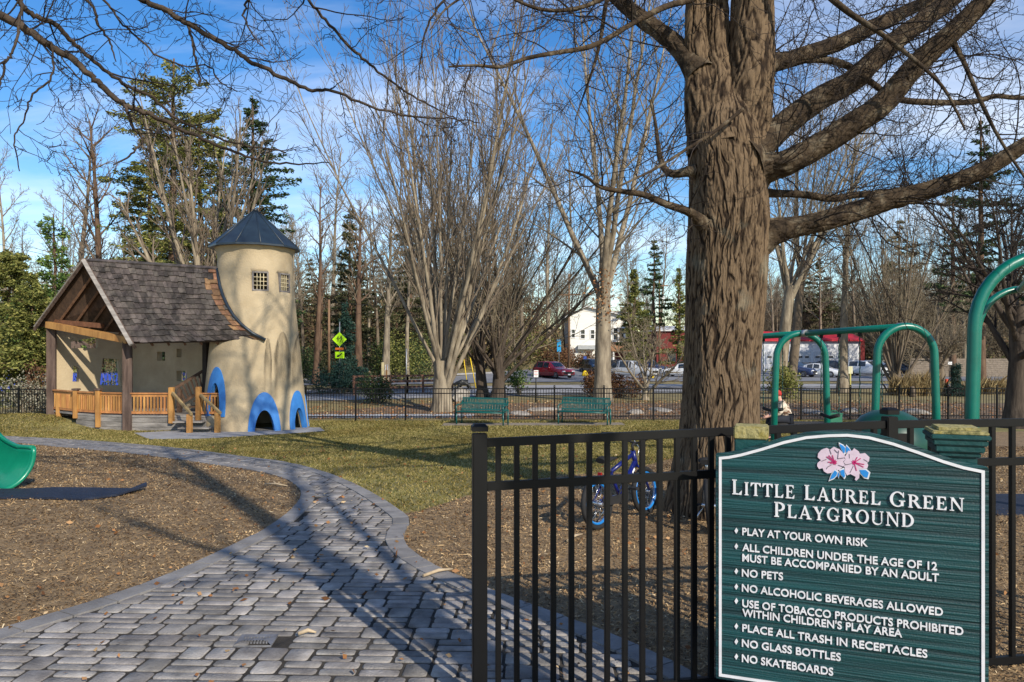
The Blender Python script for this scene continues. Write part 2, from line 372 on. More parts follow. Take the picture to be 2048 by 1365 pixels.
sheet('leaf_litter', [(-8.5, 29.8), (0, 27.6), (24, 27.6), (26, 36), (-4, 36)], 0.02, M('russet_litter', (0.24, 0.16, 0.095), (0.09, 0.055, 0.035), scale=2.2, rough=.95, bump=.8, bscale=25, c3=(.17, .115, .068)), 'russet leaf litter on the bank behind the back fence', 'leaf litter')
ROAD = [(-80, 55), (-12, 60.5), (0, 65.5), (10, 67.5), (80, 69), (80, 103), (15, 103), (8, 88), (-2, 78.5), (-16, 70), (-80, 65)]
sheet('road', ROAD, 0.05, ASPH, 'grey asphalt road widening into the car park', 'road', step=2)
kb = MB()
for a, b in zip([(-60, 66.8), (-16, 70.2), (-2, 78.7)], [(-16, 70.2), (-2, 78.7), (8, 88.2)]):
    kb.bar((a[0], a[1], gzf(*a) + .1), (b[0], b[1], gzf(*b) + .1), .2, .16)
tag(kb.build('kerb', CONC), 'pale concrete kerb along the far side of the road', 'kerb', kind='structure')

# pavers: every stone is modelled
rs = np.random.default_rng(5); rnd = random.Random(5)
DP_ = [G(466, 1302), G(542, 1301), G(557, 1279), G(484, 1279)]; DC_ = sum(DP_, Vector()) / 4; DRAIN = [(DC_.x + (p.x - DC_.x) * 1.12, DC_.y + (p.y - DC_.y) * 1.25) for p in DP_]
def pavers():
    poly = path_poly(0.11); A = math.radians(-2.5); ca, sa = math.cos(A), math.sin(A); R = []
    y = 1.3
    while y < 24:
        dep = .172; x = -16 + rnd.random() * .3
        while x < 4:
            q = rnd.random()
            if q < .40: w = rnd.uniform(.145, .165); R.append((x + w / 2, y + dep / 2, w, dep))
            else:
                w = rnd.uniform(.215, .25)
                for h in (0, 1): R.append((x + w / 2, y + dep * (.25 + .5 * h), w, dep / 2))
            x += w
        y += dep
    R = np.array(R); cx = R[:, 0] * ca - R[:, 1] * sa; cy = R[:, 0] * sa + R[:, 1] * ca
    ok = inpoly(cx, cy, poly) & ~inpoly(cx, cy, DRAIN); R = R[ok]; cx, cy = cx[ok], cy[ok]; n = len(R)
    g = 0.0068; hw = R[:, 2] / 2 - g - rs.uniform(0, .005, n); hd = R[:, 3] / 2 - g - rs.uniform(0, .004, n)
    an = A + rs.normal(0, .008, n); top = 0.026 + rs.normal(0, .0016, n)
    base = gz(cx, cy); V = np.zeros((n, 36, 3))
    for ring, (ins, h) in enumerate([(0.0, -.03), (0.0, -.003), (0.004, 0.0)]):
        c = np.minimum(.02, hd * .45) + ins * .5; a, b = hw - ins, hd - ins; j = rs.uniform(-.003, .003, (n, 12))
        pts = [(-a, -b + c), (-a + c * .3, -b + c * .3), (-a + c, -b), (a - c, -b), (a - c * .3, -b + c * .3), (a, -b + c), (a, b - c), (a - c * .3, b - c * .3), (a - c, b), (-a + c, b), (-a + c * .3, b - c * .3), (-a, b - c)]
        for k, (px, py) in enumerate(pts):
            px = px + j[:, k]; py = py + j[:, (k + 5) % 12]
            V[:, ring * 12 + k, 0] = cx + px * np.cos(an) - py * np.sin(an); V[:, ring * 12 + k, 1] = cy + px * np.sin(an) + py * np.cos(an)
            tilt = rs.normal(0, 0.006, n) * 0
            V[:, ring * 12 + k, 2] = base + top + h
    b = (np.arange(n) * 36)[:, None]; fs = []
    for ring in (0, 1):
        for k in range(12): fs.append(np.concatenate([b + ring * 12 + k, b + ring * 12 + (k + 1) % 12, b + ring * 12 + 12 + (k + 1) % 12, b + ring * 12 + 12 + k], 1))
    tops = np.concatenate([b + 24 + k for k in range(12)], 1)
    return V.reshape(-1, 3), [np.concatenate(fs), tops]
PAV = M('grey_paver', (0.31, 0.288, 0.268), (0.135, 0.125, 0.118), scale=6, rough=0.85, bump=0.5, bscale=70, island=0.32, detail=9)
V, Fs = pavers(); tag(np_obj('path', V, Fs, PAV), 'winding path of grey tumbled concrete pavers', 'path', kind='structure')
def border(P, side):
    P = np.array(P); s = np.concatenate([[0], np.cumsum(np.linalg.norm(np.diff(P, axis=0), axis=1))]); mb = MB(); k = 0.0; w = .165
    while k + .3 < s[-1]:
        a0, a1 = k + .005, k + .293; q = []
        for a in (a0, a1):
            p = np.array([np.interp(a, s, P[:, i]) for i in (0, 1)]); e = np.array([np.interp(a + .05, s, P[:, i]) - np.interp(a - .05, s, P[:, i]) for i in (0, 1)]); e /= np.linalg.norm(e)
            nn = np.array([e[1], -e[0]]); q += [p + nn * -.0, p + nn * w]
        h = .034 + rnd.uniform(-.003, .003)
        vs = [(c[0], c[1], gzf(*c) - .03) for c in (q[0], q[1], q[3], q[2])] + [(c[0], c[1], gzf(*c) + h) for c in (q[0], q[1], q[3], q[2])]
        mb.add(vs, [(4, 5, 6, 7), (0, 1, 5, 4), (1, 2, 6, 5), (2, 3, 7, 6), (3, 0, 4, 7)]); k += .298
    return mb
PAVB = M('grey_border_paver', (0.25, 0.238, 0.23), (0.155, 0.147, 0.143), scale=4, rough=0.85, bump=0.3, bscale=70, island=0.12)
bl = border(Lw, 1); br = border(Rw, 1)
tag(bl.build('path_border', PAVB), 'smooth grey border stones along the mulch edge of the path', 'path border', kind='structure')
tag(br.build('path_border', PAVB), 'smooth grey border stones along the lawn edge of the path', 'path border', kind='structure')

# wood chips, grass and leaves
def chips(poly, n, seed, xr, yr):
    r = np.random.default_rng(seed); y = yr[0] + (yr[1] - yr[0]) * r.random(n) ** 1.7; x = r.uniform(xr[0], xr[1], n)
    vis = (np.abs(x) < y * .75 + .6) & inpoly(x, y, poly); x, y = x[vis], y[vis]; n = len(x)
    L = r.uniform(.010, .031, n) * np.where(r.random(n) < .04, 2.2, 1) * (0.8 + y * .035); w = r.uniform(.004, .0095, n) * (0.8 + y * .05); a = r.uniform(0, np.pi, n)
    C = np.stack([x, y, gz(x, y) + .019 + r.uniform(0, .018, n)], 1); D = np.stack([np.cos(a), np.sin(a), r.normal(0, .38, n)], 1); S = np.stack([-np.sin(a), np.cos(a), r.normal(0, .45, n)], 1)
    V = np.stack([C - D * L[:, None] / 2 - S * w[:, None] / 2, C + D * L[:, None] / 2 - S * w[:, None] * .3, C + D * L[:, None] / 2 + S * w[:, None] / 2, C - D * L[:, None] / 2 + S * w[:, None] * .3], 1)
    return V.reshape(-1, 3), np.arange(4 * n).reshape(n, 4)
def rampmat(name, stops, rough=.9, transl=0.0, patch=None):
    m = bpy.data.materials.new(name); m.use_nodes = True; N = m.node_tree.nodes; L = m.node_tree.links; b = N['Principled BSDF']; b.inputs['Roughness'].default_value = rough
    b.inputs['Specular IOR Level'].default_value = .25
    ge = N.new('ShaderNodeNewGeometry'); cr = N.new('ShaderNodeValToRGB'); e = cr.color_ramp.elements
    while len(e) < len(stops): e.new(0.5)
    for k, (p, c) in enumerate(stops): e[k].position = p; e[k].color = (*c, 1)
    L.new(ge.outputs['Random Per Island'], cr.inputs[0]); co = cr.outputs[0]
    if patch:
        tc = N.new('ShaderNodeTexCoord'); no = N.new('ShaderNodeTexNoise'); no.inputs['Scale'].default_value = patch[0]; no.inputs['Detail'].default_value = 6; no.inputs['Roughness'].default_value = .65; L.new(tc.outputs['Object'], no.inputs[0])
        c2 = N.new('ShaderNodeValToRGB'); c2.color_ramp.elements[0].position = .36; c2.color_ramp.elements[0].color = (*patch[1], 1); c2.color_ramp.elements[1].position = .60; c2.color_ramp.elements[1].color = (*patch[2], 1); L.new(no.outputs['Fac'], c2.inputs[0])
        mx = N.new('ShaderNodeMix'); mx.data_type = 'RGBA'; mx.blend_type = 'MULTIPLY'; mx.inputs['Factor'].default_value = 1; L.new(co, mx.inputs['A']); L.new(c2.outputs[0], mx.inputs['B']); co = mx.outputs['Result']
    L.new(co, b.inputs['Base Color'])
    if transl:
        tr = N.new('ShaderNodeBsdfTranslucent'); L.new(co, tr.inputs['Color']); ms = N.new('ShaderNodeMixShader'); ms.inputs[0].default_value = transl
        L.new(b.outputs[0], ms.inputs[1]); L.new(tr.outputs[0], ms.inputs[2]); L.new(ms.outputs[0], N['Material Output'].inputs[0])
    return m
CHIP = rampmat('wood_chip', [(0, (.06, .038, .022)), (.35, (.18, .118, .062)), (.72, (.32, .22, .118)), (.95, (.44, .33, .19)), (1, (.62, .52, .36))], patch=(1.1, (.55, .50, .46), (1.30, 1.24, 1.14)))
V, Fq = chips(MUL_L, 320000, 1, (-14, 1), (3.8, 20)); tag(np_obj('wood_chips', V, [Fq], CHIP), 'loose wood chips scattered over the mulch left of the path', 'wood chips', kind='stuff')
V, Fq = chips(MUL_R, 320000, 2, (-2, 12), (3.2, 17)); tag(np_obj('wood_chips', V, [Fq], CHIP), 'loose wood chips scattered over the mulch behind the near fence', 'wood chips', kind='stuff')
def blades(poly, n, seed, avoid):
    r = np.random.default_rng(seed); y = 8 + 19 * r.random(n) ** 1.15; x = r.uniform(-20, 14, n); k = inpoly(x, y, poly) & (np.abs(x) < y * .72 + .5)
    for q in avoid: k &= ~inpoly(x, y, q)
    k &= ~(np.hypot(x + 8.53, y - 24.6) < 1.75) 
    x, y = x[k], y[k]; n = len(x); h = r.uniform(.016, .045, n) * (.7 + y * .02); w = .004 + y * .0006; a = r.uniform(0, 2 * np.pi, n)
    B = np.stack([x, y, gz(x, y) + .008], 1); S = np.stack([np.cos(a), np.sin(a), 0 * a], 1) * w[:, None]; le = np.stack([r.normal(0, .9, n), r.normal(0, .9, n), np.ones(n)], 1) * h[:, None]
    return np.stack([B - S, B + S, B + le], 1).reshape(-1, 3), np.arange(3 * n).reshape(n, 3)
GRASS = rampmat('grass_blade', [(0, (.085, .095, .018)), (.35, (.185, .165, .046)), (.7, (.30, .25, .095)), (1, (.46, .38, .17))], transl=.25, patch=(.55, (.74, .68, .55), (1.06, 1.04, 1.0)))
V, Fq = blades(LAWN, 480000, 3, [WALK, RAMP, PAD, [tuple(W(px, 0, d))[:2] for px, d in ((104, 25.5), (152, 24.35), (197, 23.75), (255, 23.45), (472, 23.35), (472, 24.4), (436, 25.6), (264, 27.7))]]); tag(np_obj('grass', V, [Fq], GRASS), 'short dormant yellow green grass covering the lawn', 'grass', kind='stuff')
def litter(n, seed, region, sz):
    r = np.random.default_rng(seed); x = r.uniform(region[0], region[1], n); y = r.uniform(region[2], region[3], n)
    return leaf_arrays(np.stack([x, y, gz(x, y) + .045], 1), sz, r, aspect=.6, flat=.85)
LEAFM = rampmat('fallen_leaf', [(0, (.10, .045, .02)), (.5, (.25, .11, .04)), (.85, (.36, .2, .09)), (1, (.55, .43, .26))])
V1, F1 = litter(300, 4, (-3.5, 1.6, 3.4, 9), .038); V2, F2 = litter(420, 6, (-7, 5, 5, 17), .055)
tag(np_obj('fallen_leaves', np.concatenate([V1, V2]), [np.concatenate([F1, F2 + len(V1)])], LEAFM), 'few brown fallen leaves strewn over the path and mulch', 'leaves', kind='stuff')
V, Fq = litter(6000, 8, (-9, 22, 27.4, 38), .085); tag(np_obj('fallen_leaves', V, [Fq], LEAFM), 'russet fallen leaves thick on the bank behind the fence', 'leaves', kind='stuff')

# pale stones on the bank behind the fence
ROCK = M('pale_stone', (0.36, 0.33, 0.29), (0.19, 0.17, 0.15), scale=3, rough=.9, bump=.6, bscale=12)
def rock(p, s, seed, label):
    r = random.Random(seed); bm = bmesh.new(); bmesh.ops.create_icosphere(bm, subdivisions=2, radius=1)
    for v in bm.verts:
        k = 1 + r.uniform(-.16, .16); v.co = Vector((v.co.x * s[0] * k, v.co.y * s[1] * k, v.co.z * s[2] * k))
    me = bpy.data.meshes.new('rock'); bm.to_mesh(me); bm.free(); me.materials.append(ROCK); o = link(bpy.data.objects.new('rock', me)); o.location = p; o.rotation_euler = (0, 0, r.uniform(0, 3))
    return tag(o, label, 'rock', 'pale rocks on the bank behind the fence')
for i, (px, d, s, lb) in enumerate([(1040, 29.5, (.5, .3, .16), 'flat pale rock seen through the fence right of the first bench'), (1085, 31.5, (.9, .3, .14), 'long pale rock slab seen through the fence between the benches'), (1270, 30, (.6, .3, .18), 'pale rock behind the fence just right of the second bench'),
        (1320, 31.5, (.8, .35, .15), 'broad pale rock behind the fence left of the big trunk'), (1625, 30, (.7, .3, .18), 'pale rock behind the fence inside the far swing arch'), (1700, 31, (.9, .35, .16), 'pale rock behind the fence between the two swing arches'),
        (1830, 30, (.6, .3, .2), 'pale rock behind the fence inside the near swing arch')]):
    p = GP(px, d); p.z += s[2] * .05; rock(p, s, i, lb)

# ------------------------------------------------------------------ black metal fences
def metal_fence(label, pts, H, group=None, pk=.1, post=.06, pw=.018, base=.08):
    t = thing('metal_fence', label, 'fence', (pts[0][0], pts[0][1], gzf(*pts[0])), 0, group)
    for p in pts:
        z = gzf(*p); m = MB().box((p[0], p[1], z + (H + .05) / 2 - .05), (post, post, H + .15)); m.box((p[0], p[1], z + H + .075 - .0), (post + .02, post + .02, .025)); m.box((p[0], p[1], z + H + .098), (post * .6, post * .6, .02))
        m.build('post', BLACK, t, True)
    for a, b in zip(pts[:-1], pts[1:]):
        A = Vector((a[0], a[1], gzf(*a))); B = Vector((b[0], b[1], gzf(*b))); D = (B - A); L = D.length; d = D / L; A2 = A + d * post / 2; B2 = B - d * post / 2; m = MB()
        for h in (H - .02, H - .19, base + .1): m.bar(A2 + Vector((0, 0, h)), B2 + Vector((0, 0, h)), .028, .035)
        n = int(L / pk); 
        for k in range(1, n):
            p = A + D * (k / n); m.box((p.x, p.y, p.z + (base + H - .04) / 2), (pw, pw, H - .04 - base))
        m.build('panel', BLACK, t, True)
    return t
xs = [-7.5 + 1.81 * k for k in range(17)]
metal_fence('long low black picket fence running behind the benches and swings', [(x, 27.0 + .012 * x) for x in xs], 1.2)
metal_fence('short run of black picket fence left of the playhouse', [(-22.6, 27.9), (-20.6, 27.9), (-18.6, 27.9), (-16.9, 27.9)], 1.12)

def near_fence():
    t = thing('metal_fence', 'tall black metal fence in the foreground behind the playground sign', 'fence', (-.158, 3.6, 0))
    P = [W(959, 0, 3.6), W(1779, 0, 3.95), W(2480, 0, 4.25)]; P = [Vector((p.x, p.y, 0)) for p in P]; tops = [1.373, 1.424, 1.42]; r1 = [1.298, 1.352, 1.352]; r2 = [1.085, 1.14, 1.14]; pw = [.07, .062, .062]
    ang = [math.atan2(P[1].y - P[0].y, P[1].x - P[0].x)] * 2 + [math.atan2(P[2].y - P[1].y, P[2].x - P[1].x)]
    for p, tz, w, a in zip(P, tops, pw, ang):
        R = Matrix.Rotation(a, 3, 'Z'); m = MB(); m.box((p.x, p.y, (tz - .03) / 2 - .1), (w, w, tz + .17), R); m.build('post', BLACK, t, True, bevel=.004)
        c = MB(); c.box((p.x, p.y, tz - .006), (w + .008, w + .008, .024), R); h = w / 2 + .004
        c.add([R @ Vector((sx * h, sy * h, 0)) + Vector((p.x, p.y, tz + .006)) for sx, sy in ((-1, -1), (1, -1), (1, 1), (-1, 1))] + [R @ Vector((sx * h * .62, sy * h * .62, 0)) + Vector((p.x, p.y, tz + .018)) for sx, sy in ((-1, -1), (1, -1), (1, 1), (-1, 1))],
              [(0, 1, 5, 4), (1, 2, 6, 5), (2, 3, 7, 6), (3, 0, 4, 7), (4, 5, 6, 7)])
        c.build('post_cap', BLACK, t, True, bevel=.002)
    for i, n in ((0, 24), (1, 18)):
        a, b = P[i], P[i + 1]; d = (b - a).normalized(); a2 = a + d * (pw[i] / 2); b2 = b - d * (pw[i + 1] / 2); up = Vector((0, 0, 1))
        MB().bar(a2 + up * r1[i], b2 + up * r1[i + 1], .032, .042).build('rail', BLACK, t, True, bevel=.003)
        MB().bar(a2 + up * r2[i], b2 + up * r2[i + 1], .032, .042).build('rail', BLACK, t, True, bevel=.003)
        MB().bar(a2 + up * .055, b2 + up * .055, .032, .042).build('rail', BLACK, t, True, bevel=.003)
        ro = Matrix.Rotation(math.atan2(d.y, d.x), 3, 'Z')
        for k in range(1, n):
            q = k / n; p = a.lerp(b, q); zt = r1[i] + (r1[i + 1] - r1[i]) * q - .018; m = MB(); m.box((p.x, p.y, (zt + .02) / 2), (.0265, .0255, zt - .02), ro); m.build('picket', BLACK, t, True, bevel=.002)
near_fence()
# ------------------------------------------------------------------ the playground sign
SA = W(1431, 0, 3.54); SB = W(1978, 0, 3.15); SA = Vector((SA.x, SA.y, 0)); SB = Vector((SB.x, SB.y, 0))
SU = (SB - SA).normalized(); SV = Vector((0, 0, 1)); SN = SU.cross(SV); SW = (SB - SA).length
def suv(px, py):
    D = Vector(((px - 1024) / F, 1, -(py - HY) / F)); C = Vector((0, 0, EYE)); t = (SA - C).dot(SN) / D.dot(SN); P = C + D * t - SA
    return (P.dot(SU), P.dot(SV))
def z4(x, y): return suv(1400 + x / 2.5046, 820 + y / 2.5046)
def grain_mat():
    m = bpy.data.materials.new('teal_sandblasted_board'); m.use_nodes = True; N = m.node_tree.nodes; L = m.node_tree.links; b = N['Principled BSDF']
    b.inputs['Roughness'].default_value = .5
    tc = N.new('ShaderNodeTexCoord'); mp = N.new('ShaderNodeMapping'); mp.inputs['Scale'].default_value = (.55, .55, 34); L.new(tc.outputs['Object'], mp.inputs[0])
    no = N.new('ShaderNodeTexNoise'); no.inputs['Scale'].default_value = 1.9; no.inputs['Detail'].default_value = 4; no.inputs['Distortion'].default_value = .25; L.new(mp.outputs[0], no.inputs['Vector'])
    cr = N.new('ShaderNodeValToRGB'); cr.color_ramp.elements[0].position = .36; cr.color_ramp.elements[0].color = (.002, .024, .028, 1); cr.color_ramp.elements[1].position = .62; cr.color_ramp.elements[1].color = (.003, .058, .064, 1)
    L.new(no.outputs['Fac'], cr.inputs[0]); L.new(cr.outputs[0], b.inputs['Base Color'])
    n2 = N.new('ShaderNodeTexNoise'); n2.inputs['Scale'].default_value = 120; n2.inputs['Detail'].default_value = 3; L.new(tc.outputs['Object'], n2.inputs['Vector'])
    ad = N.new('ShaderNodeMath'); ad.operation = 'MULTIPLY_ADD'; ad.inputs[1].default_value = .12; L.new(n2.outputs['Fac'], ad.inputs[0]); L.new(no.outputs['Fac'], ad.inputs[2])
    bp = N.new('ShaderNodeBump'); bp.inputs['Strength'].default_value = 1; bp.inputs['Distance'].default_value = .013; L.new(ad.outputs[0], bp.inputs['Height']); L.new(bp.outputs[0], b.inputs['Normal'])
    return m
BOARD = grain_mat(); TEAL = M('dark_teal_paint', (.004, .06, .06), (.003, .04, .042), scale=9, rough=.5, bump=.25, bscale=40)
SIGNW = M('sign_white', (.70, .70, .73), (.60, .60, .63), scale=12, rough=.55)
def small(*c): return M('p_%.2f_%.2f_%.2f' % c, c, tuple(v * .85 for v in c), scale=30, rough=.55)
SERIF = {}
def _serif():
    def R(a, b, c, d): return [(a, b), (c, b), (c, d), (a, d)]
    def ring(cx, cy, ro, so, ri, si, a0, a1, dx=0, n=18):
        A = [math.radians(a0 + (a1 - a0) * k / n) for k in range(n + 1)]
        return [(cx + ro * math.cos(a), cy + so * math.sin(a)) for a in A] + [(cx + dx + ri * math.cos(a), cy + si * math.sin(a)) for a in reversed(A)]
    def stem(x, w=.17, s=.07, bot=True, top=True):
        P = [R(x, 0, x + w, 1)]
        if bot: P.append(R(x - s, 0, x + w + s, .055))
        if top: P.append(R(x - s, .945, x + w + s, 1))
        return P
    S = SERIF
    S['L'] = (.74, stem(.1) + [R(.27, 0, .60, .075), [(.48, .07), (.66, .27), (.70, .27), (.67, 0), (.5, 0)]])
    S['I'] = (.42, stem(.12))
    S['T'] = (.82, stem(.32, top=False) + [R(.03, .925, .78, 1), [(.02, 1), (.0, .72), (.045, .72), (.2, .93), (.2, 1)], [(.79, 1), (.81, .72), (.765, .72), (.61, .93), (.61, 1)]])
    S['E'] = (.76, stem(.1) + [R(.27, 0, .62, .075), R(.27, .925, .6, 1), R(.27, .47, .5, .54), [(.5, .06), (.66, .26), (.70, .26), (.67, 0), (.5, 0)], [(.48, .94), (.61, .76), (.65, .76), (.63, 1), (.48, 1)], R(.46, .38, .51, .63)])
    S['A'] = (.94, [[(.1, 0), (.18, 0), (.48, .86), (.42, 1.0)], [(.40, 1.02), (.51, 1.02), (.87, 0), (.66, 0)], R(.22, .29, .68, .36), R(.01, 0, .28, .055), R(.57, 0, .96, .055)])
    S['U'] = (.9, [R(.1, .32, .27, 1), R(.70, .3, .78, 1), ring(.44, .33, .34, .35, .265, .27, 180, 360, .04), R(.03, .945, .34, 1), R(.61, .945, .86, 1)])
    S['R'] = (.88, stem(.1) + [ring(.3, .74, .40, .26, .22, .19, -90, 90), [(.36, .5), (.55, .52), (.86, .05), (.9, 0), (.66, 0)], R(.66, 0, .93, .055)])
    S['P'] = (.76, stem(.1) + [ring(.3, .70, .42, .30, .24, .225, -90, 90)])
    S['D'] = (.90, stem(.1) + [ring(.3, .5, .54, .5, .36, .43, -90, 90)])
    S['O'] = (.95, [ring(.47, .5, .45, .52, .275, .45, 0, 360, n=32)])
    S['G'] = (.96, [ring(.47, .5, .45, .52, .275, .45, 42, 318, n=26), R(.66, .06, .82, .42), R(.56, .37, .92, .42), [(.72, .8), (.80, .64), (.84, .64), (.84, .98), (.80, .98)]])
    S['N'] = (.96, [R(.13, 0, .205, 1), R(.76, 0, .835, 1), [(.06, 1), (.29, 1), (.835, .06), (.835, -.02), (.76, -.02)], R(.03, 0, .31, .055), R(.65, .945, .94, 1)])
    S['Y'] = (.88, [[(.05, 1), (.26, 1), (.52, .45), (.36, .42)], [(.70, 1), (.785, 1), (.53, .44), (.45, .44)], R(.36, 0, .53, .46), R(.28, 0, .61, .055), R(-.01, .945, .33, 1), R(.62, .945, .87, 1)])
_serif()
def build_sign():
    base = SA.lerp(SB, .5)
    t = thing('playground_sign', 'dark teal carved wooden playground sign with raised white lettering', 'sign', (base.x, base.y, 0))
    top = [(1431, 908), (1455, 906), (1480, 901), (1520, 890), (1565, 876), (1610, 866), (1655, 862), (1695, 861), (1740, 866), (1790, 879), (1840, 896), (1890, 914), (1930, 926), (1955, 931), (1978, 936)]
    tu = [suv(*p) for p in top]; vb = suv(1431, 1358)[1]; out = [(0, vb), (SW, vb)] + tu[::-1]
    MB().prism(out, SA, SU, SV, -.034, 0, SN).build('board', BOARD, t, True, bevel=.004)
    # white border line
    def inset(d):
        P = np.array(out); n = len(P); r = []
        for i in range(n):
            a, b, c = P[i - 1], P[i], P[(i + 1) % n]; e1 = (b - a) / np.linalg.norm(b - a); e2 = (c - b) / np.linalg.norm(c - b); n1 = np.array([-e1[1], e1[0]]); n2 = np.array([-e2[1], e2[0]]); m = n1 + n2; m /= np.linalg.norm(m); r.append(tuple(b + m * d / max(.3, m.dot(n1))))
        return r
    o1, o2 = inset(.016), inset(.0285); mb = MB(); n = len(o1)
    for i in range(n):
        j = (i + 1) % n; mb.prism([o1[i], o1[j], o2[j], o2[i]], SA, SU, SV, .0005, .005, SN)
    mb.build('border_line', SIGNW, t, True)
    # title in raised serif capitals
    def title(txt, a, b, cap):
        (u0, v0), (u1, v1) = z4(*a), z4(*b); c0 = z4(a[0], a[1] - cap)[1] - v0; tot = 0; G_ = []
        for i, ch in enumerate(txt):
            if ch == ' ': tot += .5; continue
            f = 1.14 if (i == 0 or txt[i - 1] == ' ') else 1.0
            w, P = SERIF[ch]; G_.append((tot, f, P)); tot += (w + .10) * f
        tot -= .1; sx = (u1 - u0) / tot; sl = (v1 - v0) / (u1 - u0); mb = MB(); k = 0
        for x, f, P in G_:
            for p in P:
                q = [(u0 + (x + pu * f) * sx, v0 + pv * f * c0 + (x + pu * f) * sx * sl) for pu, pv in p]; mb.prism(q, SA, SU, SV, .0006, .010 + (k % 5) * .0004, SN); k += 1
        mb.build('title_lettering', SIGNW, t, True)
    title('LITTLE', (160, 421), (477, 444), 64); title('LAUREL', (521, 448), (906, 476), 64); title('GREEN', (948, 480), (1322, 508), 64); title('PLAYGROUND', (370, 533), (1074, 588), 64)
    def line(txt, a, b, cap):
        (u0, v0), (u1, v1) = z4(*a), z4(*b); c0 = z4(a[0], a[1] - cap)[1] - v0
        cu = bpy.data.curves.new('lettering', 'FONT'); cu.body = txt; cu.size = 1; cu.offset = .018; cu.extrude = .05; cu.space_character = 1.02; cu.resolution_u = 4
        o = bpy.data.objects.new('tmp', cu); COL.objects.link(o); dg = bpy.context.evaluated_depsgraph_get(); me = bpy.data.meshes.new_from_object(o.evaluated_get(dg)); bpy.data.objects.remove(o)
        n = len(me.vertices); co = np.empty(n * 3, np.float32); me.vertices.foreach_get('co', co); co = co.reshape(-1, 3)
        x0, x1 = co[:, 0].min(), co[:, 0].max(); xx = u0 + (co[:, 0] - x0) / (x1 - x0) * (u1 - u0); yy = v0 + co[:, 1] / .73 * c0 + (v1 - v0) * (xx - u0) / (u1 - u0); hh = np.where(co[:, 2] > 0, .006, .0006)
        o3 = SA - wloc(t); P = np.array(o3)[None] + xx[:, None] * np.array(SU)[None] + yy[:, None] * np.array(SV)[None] + hh[:, None] * np.array(SN)[None]
        me.vertices.foreach_set('co', P.astype(np.float32).ravel()); me.update(); me.materials.clear(); me.materials.append(SIGNW); me.name = 'lettering'; link(bpy.data.objects.new('lettering', me), t)
    T = [('PLAY AT YOUR OWN RISK', (212, 626), (840, 684)), ('ALL CHILDREN UNDER THE AGE OF 12', (212, 705), (1187, 803)), ('MUST BE ACCOMPANIED BY AN ADULT', (212, 757), (1196, 860)), ('NO PETS', (210, 833), (416, 852)),
         ('NO ALCOHOLIC BEVERAGES ALLOWED', (210, 908), (1216, 1031)), ('USE OF TOBACCO PRODUCTS PROHIBITED', (212, 985), (1318, 1128)), ("WITHIN CHILDREN'S PLAY AREA", (212, 1032), (1012, 1138)), ('PLACE ALL TRASH IN RECEPTACLES', (212, 1108), (1138, 1241)),
         ('NO GLASS BOTTLES', (210, 1184), (705, 1257)), ('NO SKATEBOARDS', (210, 1260), (667, 1330))]
    for tx, a, b in T: line(tx, a, b, 38)
    for y in (605, 683, 808, 885, 957, 1083, 1160, 1235):
        MB().prism([z4(182 - 9, y), z4(182, y + 15), z4(182 + 9, y), z4(182, y - 15)], SA, SU, SV, .0006, .006, SN).build('bullet', SIGNW, t, True)
    # painted azalea emblem
    def zz(x, y): return suv(1600 + x / 10.24, 860 + y / 10.24)
    def pl(P, h): return MB().prism([zz(*p) for p in P], SA, SU, SV, .0006, h, SN)
    f1 = [(545, 370), (610, 405), (690, 345), (770, 385), (800, 390), (910, 500), (915, 550), (900, 580), (930, 600), (880, 650), (915, 710), (870, 760), (760, 840), (740, 790), (640, 880), (560, 890), (490, 850), (460, 780), (390, 800), (350, 740), (355, 680), (400, 640), (430, 620), (360, 560), (370, 480), (430, 410), (475, 390)]
    f2 = [(1000, 400), (1060, 430), (1105, 375), (1200, 440), (1225, 490), (1330, 475), (1420, 560), (1410, 640), (1370, 670), (1395, 720), (1370, 790), (1200, 800), (1215, 900), (1210, 980), (1150, 1040), (1120, 1010), (1140, 960), (1030, 900), (960, 930), (920, 860), (915, 760), (890, 740), (930, 700), (890, 660), (930, 600), (910, 560), (960, 480)]
    lv = [[(790, 255), (880, 300), (940, 360), (935, 480), (900, 520), (800, 330)], [(945, 295), (1020, 380), (1060, 440), (990, 430), (930, 500), (925, 380)], [(580, 1055), (640, 900), (720, 790), (790, 850), (760, 940), (690, 1010)], [(790, 995), (760, 940), (790, 840), (810, 900)], [(910, 1010), (940, 960), (905, 770), (800, 810), (820, 920)], [(1180, 790), (1350, 790), (1440, 870), (1400, 1010), (1310, 990), (1215, 890)]]
    pk = small(.62, .50, .60); em = pl(f1, .007); em.prism([zz(*p) for p in f2], SA, SU, SV, .0006, .0078, SN); em.build('flower_emblem', pk, t, True)
    fl = t.children[-1]
    for L_ in lv:
        cx = sum(p[0] for p in L_) / len(L_); cy = sum(p[1] for p in L_) / len(L_); e_ = MB().prism([zz(*p) for p in L_], SA, SU, SV, .0006, .0062, SN).build('leaf_edge', small(.62, .64, .68), t, True)
        MB().prism([zz(cx + (x - cx) * .72, cy + (y - cy) * .72) for x, y in L_], SA, SU, SV, .0064, .0082, SN).build('leaf', small(.015, .22, .60), e_, True)
